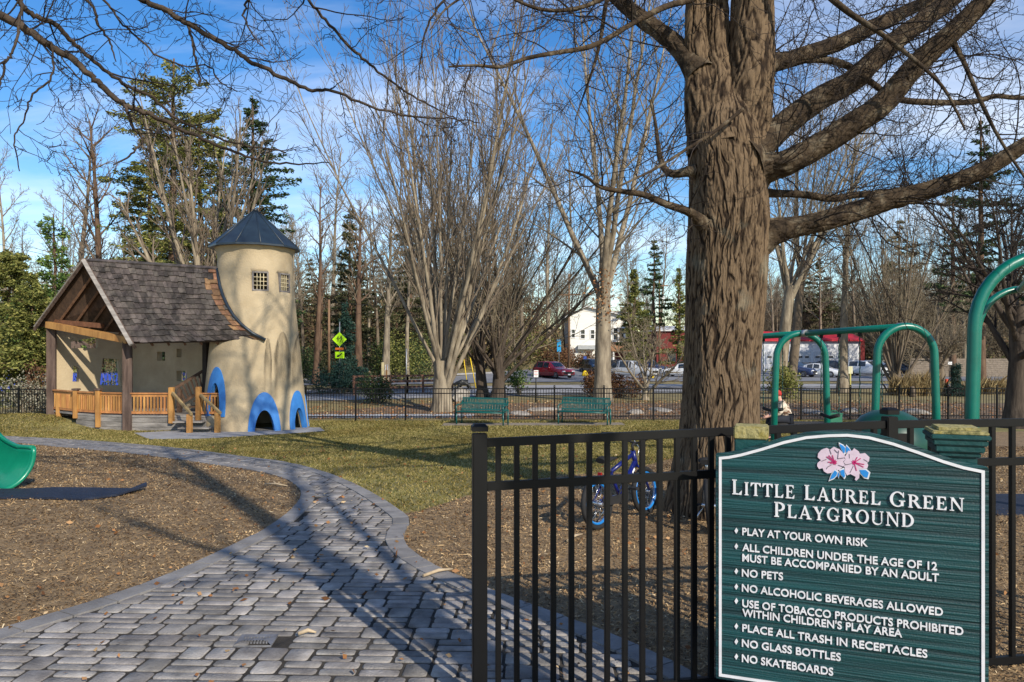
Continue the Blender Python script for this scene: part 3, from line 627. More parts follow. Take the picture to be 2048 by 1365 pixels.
    for cx, cy, tips in ((705, 660, [(545, 545), (590, 520), (660, 515), (570, 655), (620, 690)]), (1105, 665, [(1240, 580), (1170, 555), (1310, 705), (1300, 760), (1155, 835)])):
        st = MB(); st.prism([zz(cx + (62 if k % 2 else 34) * math.cos(k * math.pi / 8), cy + (62 if k % 2 else 34) * math.sin(k * math.pi / 8)) for k in range(16)], SA, SU, SV, .0082, .0092, SN)
        for tx, ty in tips:
            dx, dy = tx - cx, ty - cy; l = math.hypot(dx, dy); nx, ny = -dy / l * 9, dx / l * 9; st.prism([zz(cx + nx, cy + ny), zz(tx + nx, ty + ny), zz(tx - nx, ty - ny), zz(cx - nx, cy - ny)], SA, SU, SV, .0083, .0096, SN)
        st.build('stamen', small(.46, .012, .13), t, True)
    ln = MB()
    for P in ([(605, 400), (640, 500)], [(790, 420), (770, 590), (900, 570)], [(540, 800), (560, 760), (650, 710)], [(780, 720), (890, 755)], [(1005, 490), (1010, 580)], [(920, 715), (1040, 690)], [(1020, 880), (1090, 735)], [(1380, 650), (1300, 600)], [(440, 640), (540, 600)], [(700, 400), (770, 470)]):
        for (x0, y0), (x1, y1) in zip(P[:-1], P[1:]):
            l = math.hypot(x1 - x0, y1 - y0); nx, ny = -(y1 - y0) / l * 5, (x1 - x0) / l * 5; ln.prism([zz(x0 + nx, y0 + ny), zz(x1 + nx, y1 + ny), zz(x1 - nx, y1 - ny), zz(x0 - nx, y0 - ny)], SA, SU, SV, .0082, .0088, SN)
    ln.build('petal_line', small(.04, .03, .05), t, True)
    # posts behind the board
    R = Matrix.Rotation(math.atan2(SU.y, SU.x), 3, 'Z'); MOSS = M('mossy_bare_wood', (.24, .20, .055), (.10, .10, .035), scale=14, rough=.95, bump=.6, bscale=40, c3=(.33, .29, .13))
    def at(px, back):
        D = Vector(((px - 1024) / F, 1, 0)); C = Vector((0, 0, 0)); k = (SA - SN * back).dot(SN) / D.dot(SN); return D * k
    p = at(1503, .13); p2 = MB().box((p.x, p.y, .61), (.152, .152, 1.42), R).build('post', TEAL, t, True, bevel=.006)
    MB().box((p.x, p.y, 1.352), (.158, .158, .062), R).build('weathered_top', MOSS, t, True, bevel=.006)
    p = at(1911, .125); MB().box((p.x, p.y, .60), (.142, .142, 1.36), R).build('post', TEAL, t, True, bevel=.006)
    c = MB()
    for z, w, h in ((1.292, .165, .022), (1.318, .19, .03), (1.346, .21, .026), (1.37, .228, .022)): c.box((p.x, p.y, z), (w, w, h), R)
    cap = c.build('post_cap', TEAL, t, True, bevel=.005); c = MB(); c.box((p.x, p.y, 1.388), (.215, .215, .016), R); c.box((p.x, p.y, 1.402), (.165, .165, .016), R); c.build('weathered_top', MOSS, t, True, bevel=.004)
build_sign()
# ------------------------------------------------------------------ the storybook playhouse
TX, TY = -8.53, 24.6
TPROF = [(-1.05, 1.74), (-.6, 1.665), (0, 1.60), (.9, 1.515), (1.75, 1.435), (2.6, 1.345), (3.4, 1.265), (4.2, 1.20), (4.75, 1.18), (4.95, 1.215), (5.12, 1.30)]
def trad(z): return float(np.interp(z, [p[0] for p in TPROF], [p[1] for p in TPROF]))
def tower_front(px, z):
    k = (px - 1024) / F; r = trad(z); a = 1 + k * k; b = -2 * (TX * k + TY); c = TX ** 2 + TY ** 2 - r * r; q = b * b - 4 * a * c
    return None if q < 0 else (-b - math.sqrt(q)) / (2 * a)
def tpt(th, z, off=0.0):                          # th measured from the camera side, positive to the right
    r = trad(z) + off; c = math.atan2(-TX, TY)     # direction of the camera seen from the tower
    a = th - math.atan2(TX, TY) * 0
    vx, vy = -TX / math.hypot(TX, TY), -TY / math.hypot(TX, TY); rx, ry = -vy, vx
    return Vector((TX + r * (vx * math.cos(a) + rx * math.sin(a)), TY + r * (vy * math.cos(a) + ry * math.sin(a)), z))
def build_house():
    t = thing('playhouse', 'storybook playhouse with cream stucco round tower, blue arches and shingled porch roof', 'playhouse', (TX, TY, -.95))
    n = 72; zs = [-1.05 + .12 * k for k in range(52)]; zs = [z for z in zs if z < 5.12] + [5.12]
    mb = MB(); nz = len(zs)
    for inner in (0, 1):
        for z in zs:
            for k in range(n): mb.v.append(tpt(2 * math.pi * k / n, z, -.16 * inner))
    q = lambda i, z, k: i * nz * n + z * n + k % n
    for z in range(nz - 1):
        for k in range(n):
            mb.f.append([q(0, z, k), q(0, z, k + 1), q(0, z + 1, k + 1), q(0, z + 1, k)]); mb.f.append([q(1, z, k), q(1, z + 1, k), q(1, z + 1, k + 1), q(1, z, k + 1)])
    for k in range(n):
        mb.f.append([q(0, nz - 1, k), q(0, nz - 1, k + 1), q(1, nz - 1, k + 1), q(1, nz - 1, k)]); mb.f.append([q(0, 0, k), q(1, 0, k), q(1, 0, k + 1), q(0, 0, k + 1)])
    mb.sm = [True] * len(mb.f); wall = mb.build('tower_wall', STUCCO, t, True)
    bm = bmesh.new(); bm.from_mesh(wall.data); bmesh.ops.recalc_face_normals(bm, faces=bm.faces); bm.to_mesh(wall.data); bm.free()
    arches = [(math.radians(9.5), -1.0, .315, .87, .505, 1.42), (math.radians(55), -1.0, .315, .87, .505, 1.42), (math.radians(-50), -.34, .27, 1.06, .48, 1.55), (math.radians(101), -1.0, .335, .80, .54, 1.27)]
    wins = [(math.radians(7), 3.62, 4.24, .25), (math.radians(47), 3.62, 4.24, .25)]
    cut = MB()
    def frame_at(th, z):
        c = tpt(th, z); N_ = (Vector((c.x - TX, c.y - TY, 0))).normalized(); U_ = Vector((-N_.y, N_.x, 0)); return Vector((TX, TY, z)), U_, N_
    for th, z0, a, h, A_, H_ in arches:
        o, U_, N_ = frame_at(th, z0); P = [(a * math.cos(k * math.pi / 20), h * math.sin(k * math.pi / 20)) for k in range(21)]
        P = [(a, -.3)] + P + [(-a, -.3)] if z0 < -.9 else P; cut.prism(P, o, U_, (0, 0, 1), .9, 2.3, N_)
    for th, z0, z1, w in wins:
        o, U_, N_ = frame_at(th, z0); cut.prism([(-w, 0), (w, 0), (w, z1 - z0), (-w, z1 - z0)], o, U_, (0, 0, 1), .8, 2.3, N_)
    co = cut.build('cutter', STUCCO, t, True)
    bm = bmesh.new(); bm.from_mesh(co.data); bmesh.ops.recalc_face_normals(bm, faces=bm.faces); bm.to_mesh(co.data); bm.free()
    boolean(wall, co)
    for th, z0, a, h, A_, H_ in arches:               # blue arch surrounds wrapped on the wall
        m = MB(); ks = 28; rows = []
        pt = lambda s, z, off: tpt(th + s / trad(z), z, off)
        prof = [(0, .02), (0, .028), (1, .028), (1, .02), (1, -.12)]
        for k in range(ks + 1):
            an = math.pi * k / ks; O = (A_ * math.cos(an), z0 + H_ * max(0, math.sin(an))); I = (a * math.cos(an) * .985, z0 + h * .985 * math.sin(an))
            rows.append([pt(O[0], O[1], -.03), pt(O[0], O[1], .028), pt((O[0] * 2 + I[0]) / 3, (O[1] * 2 + I[1]) / 3, .030), pt((O[0] + 2 * I[0]) / 3, (O[1] + 2 * I[1]) / 3, .030), pt(I[0], I[1], .028), pt(I[0], I[1], -.10)])
        vs = [p for r in rows for p in r]; fs = [[i * 6 + j, i * 6 + j + 1, (i + 1) * 6 + j + 1, (i + 1) * 6 + j] for i in range(ks) for j in range(5)]
        m.add(vs, fs); m.build('blue_arch', BLUEP, t, True)
    FR = M('grey_window_frame', (.22, .20, .19), (.13, .115, .105), scale=9, rough=.8, bump=.3)
    for th, z0, z1, w in wins:
        o, U_, N_ = frame_at(th, z0); r = trad(z0 + .3) + .0; m = MB(); f = .05; c = o + N_ * (r - .02); R = Matrix((U_, N_, Vector((0, 0, 1)))).transposed()
        for s in (-1, 1): m.box(c + U_ * s * (w - f / 2) + Vector((0, 0, (z1 - z0) / 2)), (f, .09, z1 - z0), R)
        for z in (f / 2, z1 - z0 - f / 2): m.box(c + Vector((0, 0, z)), (2 * w - 2 * f, .086, f), R)
        fr = m.build('window', FR, t, True); m = MB(); iw = 2 * w - 2 * f; ih = z1 - z0 - 2 * f
        for k in (1, 2, 3): m.box(c + U_ * (-iw / 2 + iw * k / 4) + Vector((0, 0, (z1 - z0) / 2)), (.022, .03, ih), R)
        for k in (1, 2, 3): m.box(c + Vector((0, 0, f + ih * k / 4)), (iw, .026, .022), R)
        m.build('lattice', M('pale_lattice', (.55, .47, .30), (.42, .35, .22), scale=9), fr, True)
    # dirt stains below the moulded scallops
    g = []; cols = []; nx, ny = 90, 90; tl = [(536, 676, 8, 800, .85), (565, 664, 17, 812, .8), (599, 668, 15, 806, .7)]
    for j in range(ny):
        for i in range(nx):
            th = math.radians(2 + 88 * i / (nx - 1)); z = -.2 + 2.6 * j / (ny - 1); p = tpt(th, z, .004); g.append(p); px = 1024 + p.x / p.y * F; py = HY - (p.z - EYE) / p.y * F; v = 0
            for c, y0, w, y1, s in tl:
                if py > y0:
                    ww = w * min(1, math.sqrt((py - y0) / 45)); dx = abs(px - c) / max(ww, .1)
                    if dx < 1.15: v = max(v, s * (1 - sstep(.80, 1.12, dx)) * (1 - sstep(y1 - 95, y1, py)) * (.42 + .58 * sstep(.35, .9, dx)))
            cols.append(float(v))
    m = MB(); m.add(g, [[j * nx + i, j * nx + i + 1, (j + 1) * nx + i + 1, (j + 1) * nx + i] for j in range(ny - 1) for i in range(nx - 1)], True)
    SM = bpy.data.materials.new('dirt_stain'); SM.use_nodes = True; N = SM.node_tree.nodes; L = SM.node_tree.links; b = N['Principled BSDF']; b.inputs['Base Color'].default_value = (.085, .07, .045, 1); b.inputs['Roughness'].default_value = .95
    at = N.new('ShaderNodeAttribute'); at.attribute_name = 'dirt'; no = N.new('ShaderNodeTexNoise'); no.inputs['Scale'].default_value = 5; no.inputs['Detail'].default_value = 8; mu = N.new('ShaderNodeMath'); mu.operation = 'MULTIPLY'
    mp = N.new('ShaderNodeMapping'); mp.inputs['Scale'].default_value = (1.6, 1.6, .35); tc = N.new('ShaderNodeTexCoord'); L.new(tc.outputs['Object'], mp.inputs[0]); L.new(mp.outputs[0], no.inputs[0])
    mr = N.new('ShaderNodeMapRange'); mr.inputs['From Min'].default_value = .3; mr.inputs['From Max'].default_value = .65; mr.inputs['To Min'].default_value = .25; L.new(no.outputs['Fac'], mr.inputs['Value'])
    L.new(at.outputs['Fac'], mu.inputs[0]); L.new(mr.outputs[0], mu.inputs[1]); tr = N.new('ShaderNodeBsdfTransparent'); ms = N.new('ShaderNodeMixShader'); L.new(mu.outputs[0], ms.inputs[0]); L.new(tr.outputs[0], ms.inputs[1]); L.new(b.outputs[0], ms.inputs[2]); L.new(ms.outputs[0], N['Material Output'].inputs[0])
    so = m.build('dirt_stain', SM, t, True); ca = so.data.attributes.new('dirt', 'FLOAT', 'POINT'); ca.data.foreach_set('value', cols)
    # metal tower roof
    RM = M('blue_grey_metal_roof', (.017, .031, .047), (.009, .016, .026), scale=2.2, rough=.42, spec=.6, bump=.1, bscale=20, stretch=(1, 1, .4))
    m = MB(); k = 12; a0 = .11; er = 1.455; base = [tpt(2 * math.pi * i / k + a0, 5.12, er - 1.30) for i in range(k)]; ap = Vector((TX, TY, 6.42)); lo = [Vector((p.x, p.y, 5.07)) for p in base]; up = [Vector((p.x, p.y, 5.125)) for p in base]
    m.add(lo + up + [ap, Vector((TX, TY, 5.07))], [[i, (i + 1) % k, k + (i + 1) % k, k + i] for i in range(k)] + [[k + i, k + (i + 1) % k, 2 * k] for i in range(k)] + [[(i + 1) % k, i, 2 * k + 1] for i in range(k)])
    rf = m.build('tower_roof', RM, t, True); m = MB()
    for p in up: m.tube([p + Vector((0, 0, .01)), ap + Vector((0, 0, .01))], .016, 6)
    m.lathe((TX, TY, 6.36), [(.10, 0), (.09, .05), (.03, .09)], 12); m.build('roof_seam', RM, rf, True)
    # porch roof, shingle by shingle
    R0 = W(175, 522, 24.35); E0 = W(268, 686, 23.0); EL_ = W(80, 652, 25.7)
    curve = [(434, 539), (436, 556), (439, 572), (445, 592), (454, 612), (466, 632), (482, 650), (503, 667), (530, 681)]
    cp = []
    for i, (px, py) in enumerate(curve):
        d = 24.75 - .12 * i
        for _ in range(3):
            z = EYE - (py - HY) * d / F; h = tower_front(px, z)
            if h is not None: d = min(24.75 - .12 * i, h - .05)
        cp.append(W(px, py, d))
    cv = [0]; [cv.append(cv[-1] + (cp[i + 1] - cp[i]).length) for i in range(len(cp) - 1)]; pv = [(c[1] - 539) / (681 - 539.0) for c in curve]
    def Rt(v): return Vector(tuple(np.interp(v, pv, [p[i] for p in cp]) for i in range(3)))
    def S(u, v):
        a = R0.lerp(E0, v); b = Rt(min(max(v, 0), 1)); p = a.lerp(b, u); return p + Vector((0, 0, -.05 * math.sin(math.pi * v)))
    Nn = ((E0 - R0).cross(Rt(1) - E0)).normalized()
    if Nn.z < 0: Nn = -Nn
    SH = M('wood_shingle', (.10, .083, .073), (.033, .027, .024), scale=5, stretch=(1, 1, .5), rough=.88, bump=.5, bscale=30, island=.42, detail=7)
    SHN = M('new_cedar_shingle', (.27, .15, .075), (.14, .075, .04), scale=6, rough=.85, bump=.4, island=.3)
    mo, mn = MB(), MB(); rr = random.Random(3); rows = 14
    for k in range(rows):
        v0, v1 = k / rows, (k + 1) / rows; u = -.004; Lw_ = (Rt((v0 + v1) / 2) - R0.lerp(E0, (v0 + v1) / 2)).length
        while u < 1.0:
            w = rr.choice([.13, .17, .2, .24]) / Lw_; ua, ub = u + .004 / Lw_, min(u + w - .004 / Lw_, 1.004); jl = rr.uniform(-.012, .014); th = rr.uniform(.034, .056)
            if ub > ua + .01:
                va = max(0, v0 - .03); vb = v1 + jl + (.01 if k == rows - 1 else 0); P = [S(ua, va) + Nn * .012, S(ub, va) + Nn * .012, S(ub, vb) + Nn * .03, S(ua, vb) + Nn * .03]; Q = [p + Nn * th * (0.5 if i < 2 else 1) for i, p in enumerate(P)]
                (mn if (ub > .93 and rr.random() < .75) else mo).add(P + Q, [(4, 5, 6, 7), (0, 4, 7, 3), (1, 2, 6, 5), (3, 7, 6, 2), (0, 1, 5, 4), (0, 3, 2, 1)])
            u += w
    for i in range(18):                               # ridge caps
        a = R0.lerp(Rt(0), i / 18); b = R0.lerp(Rt(0), (i + 1.25) / 18); mo.bar(a + Vector((0, .02, .05)), b + Vector((0, .02, .035)), .22, .03, Nn * .4 + Vector((0, 0, .6)))
    DW = M('dark_brown_timber', (.085, .05, .032), (.04, .024, .016), scale=8, stretch=(1, 1, .3), rough=.85, bump=.4)
    # right roof deck (dark boards under the shingles) and left roof slope
    nU, nV = 14, 12; vs = [S(i / nU, j / nV) for j in range(nV + 1) for i in range(nU + 1)]; vs += [v - Nn * .06 for v in vs]; o_ = (nU + 1) * (nV + 1); fs = []
    for j in range(nV):
        for i in range(nU):
            a = j * (nU + 1) + i; fs += [[a, a + 1, a + nU + 2, a + nU + 1], [o_ + a, o_ + a + nU + 1, o_ + a + nU + 2, o_ + a + 1]]
    for i in range(nU): a = nV * (nU + 1) + i; fs += [[a, a + 1, o_ + a + 1, o_ + a], [i, o_ + i, o_ + i + 1, i + 1]]
    for j in range(nV): a = j * (nU + 1) + nU; b = a + nU + 1; c = j * (nU + 1); d = c + nU + 1; fs += [[a, o_ + a, o_ + b, b], [c, d, o_ + d, o_ + c]]
    pr = MB().add(vs, fs).build('porch_roof', DW, t, True)
    mo.build('shingles', SH, pr, True); mn.build('new_shingles', SHN, pr, True)
    m = MB(); LB = EL_ + (Rt(0) - R0) + Vector((0, .6, 0)); NL = (EL_ - R0).cross(LB - EL_).normalized(); NL = NL if NL.z > 0 else -NL
    m.add([R0, EL_, LB, Rt(0)] + [p - NL * .07 for p in (R0, EL_, LB, Rt(0))], [(0, 1, 2, 3), (7, 6, 5, 4), (0, 4, 5, 1), (1, 5, 6, 2), (2, 6, 7, 3), (3, 7, 4, 0)])
    m.build('left_roof_slope', DW, t, True)
    m = MB()
    for k in range(1, 8):
        f = k / 8; a = R0.lerp(Rt(0), f).lerp(EL_.lerp(LB, f), .06) - NL * .16; b = EL_.lerp(LB, f) - NL * .14; m.bar(a, b, .07, .16, NL); a = R0.lerp(Rt(0), f).lerp(E0.lerp(Rt(1), f), .07) - Nn * .17; b = E0.lerp(Rt(1), f) - Nn * .15; m.bar(a, b, .07, .14, Nn)
    m.build('rafters', M('brown_rafter', (.19, .10, .055), (.10, .052, .03), scale=8, rough=.8), t, True)
    m = MB(); fw = Vector((-.10, -.22, 0)); E0x = R0 + (E0 - R0) * 1.03; ELx = R0 + (EL_ - R0) * 1.03
    for e, nn in ((E0x, Nn), (ELx, NL)):
        m.bar(R0 + fw * .3 - nn * .06, e + fw * .3 - nn * .06, .09, .24, nn)
    m.build('barge_board', OLDWOOD, t, True); m = MB()
    for e, nn in ((E0x, Nn), (ELx, NL)): m.bar(R0 + fw * .55 + nn * .03, e + fw * .55 + nn * .03, .12, .07, nn)
    m.build('barge_trim', GREYWOOD, t, True)
    m = MB(); m.tube([p + Nn * .02 + Vector((.03, -.03, 0)) for p in cp], .05, 6); m.build('roof_flashing', RM, t, True)
    # timber posts and tie beam
    pa, pb = W(103, 0, 25.5), W(255, 0, 23.5)
    for p, z0, z1 in ((pa, -.62, 2.62), (pb, -.98, 2.02)):
        MB().box((p.x, p.y, (z0 + z1) / 2), (.27, .27, z1 - z0), Matrix.Rotation(.4, 3, 'Z')).build('porch_post', OLDWOOD, t, True, bevel=.012)
    MB().bar(W(96, 650, 25.4), W(258, 681, 23.35), .2, .22).build('tie_beam', CEDAR, t, True, bevel=.01)
    MB().bar(W(100, 643, 25.65), W(205, 652, 24.5), .12, .16).build('tie_beam', M('red_brown_timber', (.20, .085, .04), (.11, .045, .02), scale=8), t, True)
    # stucco porch walls with crooked openings
    def planar(o, U_):
        N_ = U_.cross(Vector((0, 0, 1)))
        def f(px, py):
            D = Vector(((px - 1024) / F, 1, -(py - HY) / F)); C = Vector((0, 0, EYE)); P = C + D * ((o - C).dot(N_) / D.dot(N_)) - o; return (P.dot(U_), P.z)
        return f
    A2 = W(106, 0, 25.75); A2.z = 0; C2 = W(264, 0, 27.6); C2.z = 0; D2 = W(436, 0, 25.5); D2.z = 0
    U1 = (C2 - A2).normalized(); f1 = planar(A2, U1)
    MB().plate([f1(106, 846), f1(266, 846), f1(266, 655), f1(150, 648), f1(106, 656)], [[f1(142, 684), f1(196, 674), f1(196, 697), f1(142, 697)], [f1(147, 731), f1(158, 737), f1(158, 764), f1(145, 764)], [f1(206, 716), f1(238, 720), f1(241, 771), f1(200, 771)]], A2, U1, Vector((0, 0, 1)), .26).build('stucco_wall', STUCCO, t, True)
    U2 = (D2 - C2).normalized(); f2 = planar(C2, U2)
    MB().plate([f2(258, 846), f2(440, 846), f2(440, 575), f2(258, 600)], [[f2(314, 704), f2(330, 704), f2(330, 722), f2(314, 722)], [f2(353, 698), f2(363, 698), f2(363, 715), f2(353, 715)], [f2(353, 742), f2(373, 742), f2(373, 763), f2(353, 763)]], C2, U2, Vector((0, 0, 1)), .22).build('stucco_wall', STUCCO, t, True)
    # deck, skirting, railings
    dz = -.33; DP = [(104, 25.5), (152, 24.35), (197, 23.75), (255, 23.45), (472, 23.35), (472, 24.4), (436, 25.6), (264, 27.7)]; dp = [W(px, 0, d) for px, d in DP]
    MB().prism([(p.x, p.y) for p in dp], (0, 0, 0), (1, 0, 0), (0, 1, 0), dz - .06, dz, (0, 0, 1)).build('deck_floor', GREYWOOD, t, True)
    sk = MB(); b_ = [dp[1], dp[2], dp[3], dp[4]]
    for a, b in zip(b_[:-1], b_[1:]):
        for r in range(4): z = dz - .07 - .155 * r; sk.bar((a.x, a.y + .03, z - .072), (b.x, b.y + .03, z - .072), .03, .145)
    sk.bar((dp[4].x, dp[4].y, dz - .35), (dp[5].x, dp[5].y, dz - .35), .04, .6); sk.build('skirting', GREYWOOD, t, True)
    def railing(pts, z=dz):
        for a, b in zip(pts[:-1], pts[1:]):
            m = MB(); A_ = Vector((a.x, a.y, z)); B_ = Vector((b.x, b.y, z)); up = Vector((0, 0, 1))
            m.bar(A_ + up * .70, B_ + up * .70, .11, .04); m.bar(A_ + up * .63, B_ + up * .63, .035, .08); m.bar(A_ + up * .09, B_ + up * .09, .035, .08); k = int((B_ - A_).length / .105)
            for i in range(1, k): p = A_.lerp(B_, i / k); m.box((p.x, p.y - .005, z + .36), (.05, .045, .47))
            m.build('railing', CEDAR, t, True)
    w_ = lambda px, d: W(px, 0, d)
    railing([w_(108, 25.4), w_(152, 24.4), w_(197, 23.8), w_(250, 23.5)]); railing([w_(262, 23.45), w_(343, 23.4)]); railing([w_(397, 23.4), w_(463, 23.35)])
    for px, d, y0, y1, cap in ((118, 25.2, 790, 838, 0), (152, 24.35, 781, 837, 1), (197, 23.75, 781, 855, 1), (343, 23.35, 775, 847, 0), (397, 23.35, 774, 841, 0), (463, 23.3, 772, 843, 0), (379, 22.55, 829, 870, 0), (435, 22.6, 826, 868, 0)):
        z1, z0 = EYE - (y0 - HY) * d / F, EYE - (y1 - HY) * d / F; p = w_(px, d); s = .145; m = MB().box((p.x, p.y, (z0 + z1) / 2), (s, s, z1 - z0)); po = m.build('railing_post', CEDAR, t, True, bevel=.008)
        if cap: MB().box((p.x, p.y, z1 + .03), (s + .05, s + .05, .06)).build('post_cap', OLDWOOD, po, True)
    for a, b in ((W(345, 786, 23.25), W(381, 827, 22.5)), (W(401, 790, 23.25), W(439, 825, 22.55))):
        m = MB(); m.bar(a, b + (b - a) * .06, .075, .085); m.build('handrail', M('weathered_handrail', (.33, .24, .11), (.2, .14, .07), scale=6, bump=.3), t, True, bevel=.01)
    for i, (xa, xb, z, d0, d1) in enumerate(((346, 404, -.48, 23.33, 22.98), (356, 418, -.64, 22.98, 22.68), (366, 432, -.80, 22.68, 22.42))):
        a, b = w_(xa, d1), w_(xb, d1); m = MB(); m.box(((a.x + b.x) / 2, (d0 + d1) / 2 - .01, z - .02), (b.x - a.x, d0 - d1 + .04, .04)); m.box(((a.x + b.x) / 2, d0 - .02, z - .13), (b.x - a.x, .03, .17)); m.build('step', GREYWOOD, t, True)
    # stair inside the porch climbing to the tower door
    STW = M('dark_stair_timber', (.12, .07, .045), (.06, .035, .022), scale=8, rough=.8); m = MB(); a0, a1, b0, b1 = W(348, 778, 24.5), W(421, 733, 25.1), W(364, 806, 24.5), W(426, 768, 25.1); m.bar(a0, a1, .08, .09); m.bar(b0, b1, .06, .09)
    for k in range(1, 9): f = k / 9; m.bar(a0.lerp(a1, f), b0.lerp(b1, f) - Vector((0, 0, .02)), .045, .045, (0, 1, 0))
    p = W(359, 0, 24.5); m.box((p.x, p.y, .03), (.13, .13, .82)); m.build('stair_railing', STW, t, True); m = MB()
    for k in range(6): f = k / 5; p = W(378, 826, 24.75).lerp(W(424, 768, 25.2), f); m.box((p.x, p.y + .25, p.z), (.3, .6, .05)); m.box((p.x + .13, p.y + .25, p.z - .09), (.03, .6, .16))
    m.build('inner_stair', STW, t, True)
    p = W(421, 0, 24.95); MB().box((p.x, p.y, .95), (.2, .5, 2.1), Matrix.Rotation(-.5, 3, 'Z')).build('tower_doorway', M('doorway_shade', (.03, .022, .018), scale=6), t, True)  # solid box; the shade of the open doorway is put into its dark colour
build_house()
# ------------------------------------------------------------------ trees
def barkm(name, c1, c2, c3=None, sc=3.0, st=.22, bump=1.0, lo=.32, hi=.68, bs=None):
    return M(name, c1, c2, scale=sc, stretch=(1, 1, st), rough=.9, bump=bump, bscale=bs or sc * 3, c3=c3, lo=lo, hi=hi, detail=8, spec=.2)
BK_PALE = barkm('pale_grey_bark', (.34, .285, .205), (.10, .08, .058), (.215, .178, .13), sc=4)
BK_TAN = barkm('tan_grey_bark', (0.218, 0.175, 0.129), (0.092, 0.069, 0.050), (0.152, 0.119, 0.086))
BK_DARK = barkm('dark_rough_bark', (0.105, 0.081, 0.063), (0.032, 0.024, 0.020), (0.063, 0.049, 0.038), sc=5)
BK_BROWN = barkm('brown_pine_bark', (0.173, 0.112, 0.072), (0.065, 0.040, 0.026), (0.115, 0.072, 0.049), sc=4)
TW_PALE = M('pale_twig', (.235, .195, .135), (.14, .113, .08), scale=2, rough=.9, spec=.2)
TW_DARK = M('dark_twig', (.04, .031, .026), (.022, .017, .014), scale=2, rough=.9, spec=.2)
TW_PINK = M('reddish_twig', (.20, .158, .115), (.115, .09, .068), scale=2, rough=.9, spec=.2)

def unit(v): return v / (np.linalg.norm(v) + 1e-9)
def perp(d, az):
    ref = np.array([0, 0, 1.0]) if abs(d[2]) < .9 else np.array([1.0, 0, 0])
    a = unit(np.cross(d, ref)); b = np.cross(d, a); return a * math.cos(az) + b * math.sin(az)
def grow(out, p, d, L, r, lv, P, rng, rmin=.004):
    """one branch and its children; P[lv] holds the habit of that order of branch"""
    q = P[lv]; n = q['seg']; pts = [np.array(p, float)]; d = unit(np.array(d, float)); ds = [d]
    for i in range(n):
        d = unit(d + np.array([rng.gauss(0, 1), rng.gauss(0, 1), rng.gauss(0, 1)]) * q['wig'] + np.array([0, 0, q['up']]))
        pts.append(pts[-1] + d * L / n); ds.append(d)
    tip = q.get('tip', .25); rad = [max(rmin, r * (1 - (1 - tip) * (i / n) ** q.get('tp', .9))) for i in range(n + 1)]
    out.append((lv, pts, rad, q['side']))
    if lv + 1 >= len(P): return
    k = rng.randint(*q['n']); az = rng.uniform(0, 6.28)
    for j in range(k):
        t = q['t0'] + (q.get('t1', 1.0) - q['t0']) * ((j + rng.random()) / k); x = t * n; i = min(int(x), n - 1); f = x - i
        b = pts[i] * (1 - f) + pts[i + 1] * f; az += 2.4 + rng.uniform(-.5, .5); an = math.radians(rng.uniform(*q['ang'])); dd = unit(ds[i + 1] * math.cos(an) + perp(ds[i + 1], az) * math.sin(an))
        LL = L * rng.uniform(*q['len']) * (1 - q.get('sh', .35) * t); rr = max(rmin, min(rad[i] * .8, r * q['rr'] * (1 - .45 * t)))
        grow(out, b, dd, LL, rr, lv + 1, P, rng, rmin)
def LV(n=(0, 0), ang=(30, 50), len=(.4, .6), rr=.4, wig=.08, up=.03, seg=6, side=5, t0=.3, **k): return dict(n=n, ang=ang, len=len, rr=rr, wig=wig, up=up, seg=seg, side=side, t0=t0, **k)
def split_tree(out, root, bark, twig, cut=2, off=(0, 0, 0)):
    A, B = Tubes(), Tubes()
    for lv, p, r, s in out: (A if lv < cut else B).add(p, r, s)
    A.build('trunk', bark, root, off); B.build('crown', twig, root, off)
VASE = [LV((20, 22), (3, 32), (5.4, 7.4), .30, .02, .02, 4, 10, .1, sh=0.05, t1=1.0, tip=.75),
        LV((10, 12), (12, 26), (.22, .40), .42, .02, .016, 12, 6, .16, sh=.4, tip=.1),
        LV((5, 7), (18, 40), (.3, .5), .5, .06, .05, 6, 4, .15, sh=.4, tip=.2),
        LV((2, 4), (20, 45), (.3, .5), .6, .07, .05, 4, 3, .2, tip=.4), LV(seg=3, side=3, wig=.08, up=.04, tip=.5)]
VASEDARK = [LV((17, 19), (4, 46), (4.2, 6.0), .34, .03, .03, 4, 9, .35, sh=0.05, t1=1.0, tip=.75),
        LV((11, 13), (14, 34), (.24, .42), .42, .03, .012, 10, 6, .16, sh=.4, tip=.1),
        LV((6, 9), (18, 42), (.3, .5), .5, .06, .04, 6, 4, .15, sh=.4, tip=.2),
        LV((3, 5), (20, 45), (.3, .5), .6, .07, .05, 4, 3, .2, tip=.4), LV(seg=3, side=3, wig=.08, up=.04, tip=.5)]
ARCH = [LV((9, 11), (28, 62), (1.1, 1.6), .45, .05, .03, 5, 9, .45, sh=0, tip=.6),
        LV((9, 12), (25, 55), (.35, .55), .42, .06, .02, 8, 6, .2, sh=.4, tip=.12),
        LV((7, 9), (25, 55), (.3, .5), .5, .07, .03, 6, 4, .15, tip=.2),
        LV((4, 6), (25, 55), (.35, .55), .6, .09, .04, 4, 3, .2, tip=.4), LV(seg=3, side=3, wig=.1, up=.03, tip=.5)]
FOREST = [LV((15, 20), (25, 60), (.16, .28), .34, .018, .01, 10, 7, .38, sh=.45, tip=.12),
          LV((7, 10), (25, 50), (.32, .5), .5, .07, .07, 6, 4, .2, tip=.2), LV((4, 6), (25, 50), (.35, .55), .6, .08, .06, 4, 3, .15, tip=.4), LV(seg=3, side=3, wig=.1, up=.05, tip=.5)]
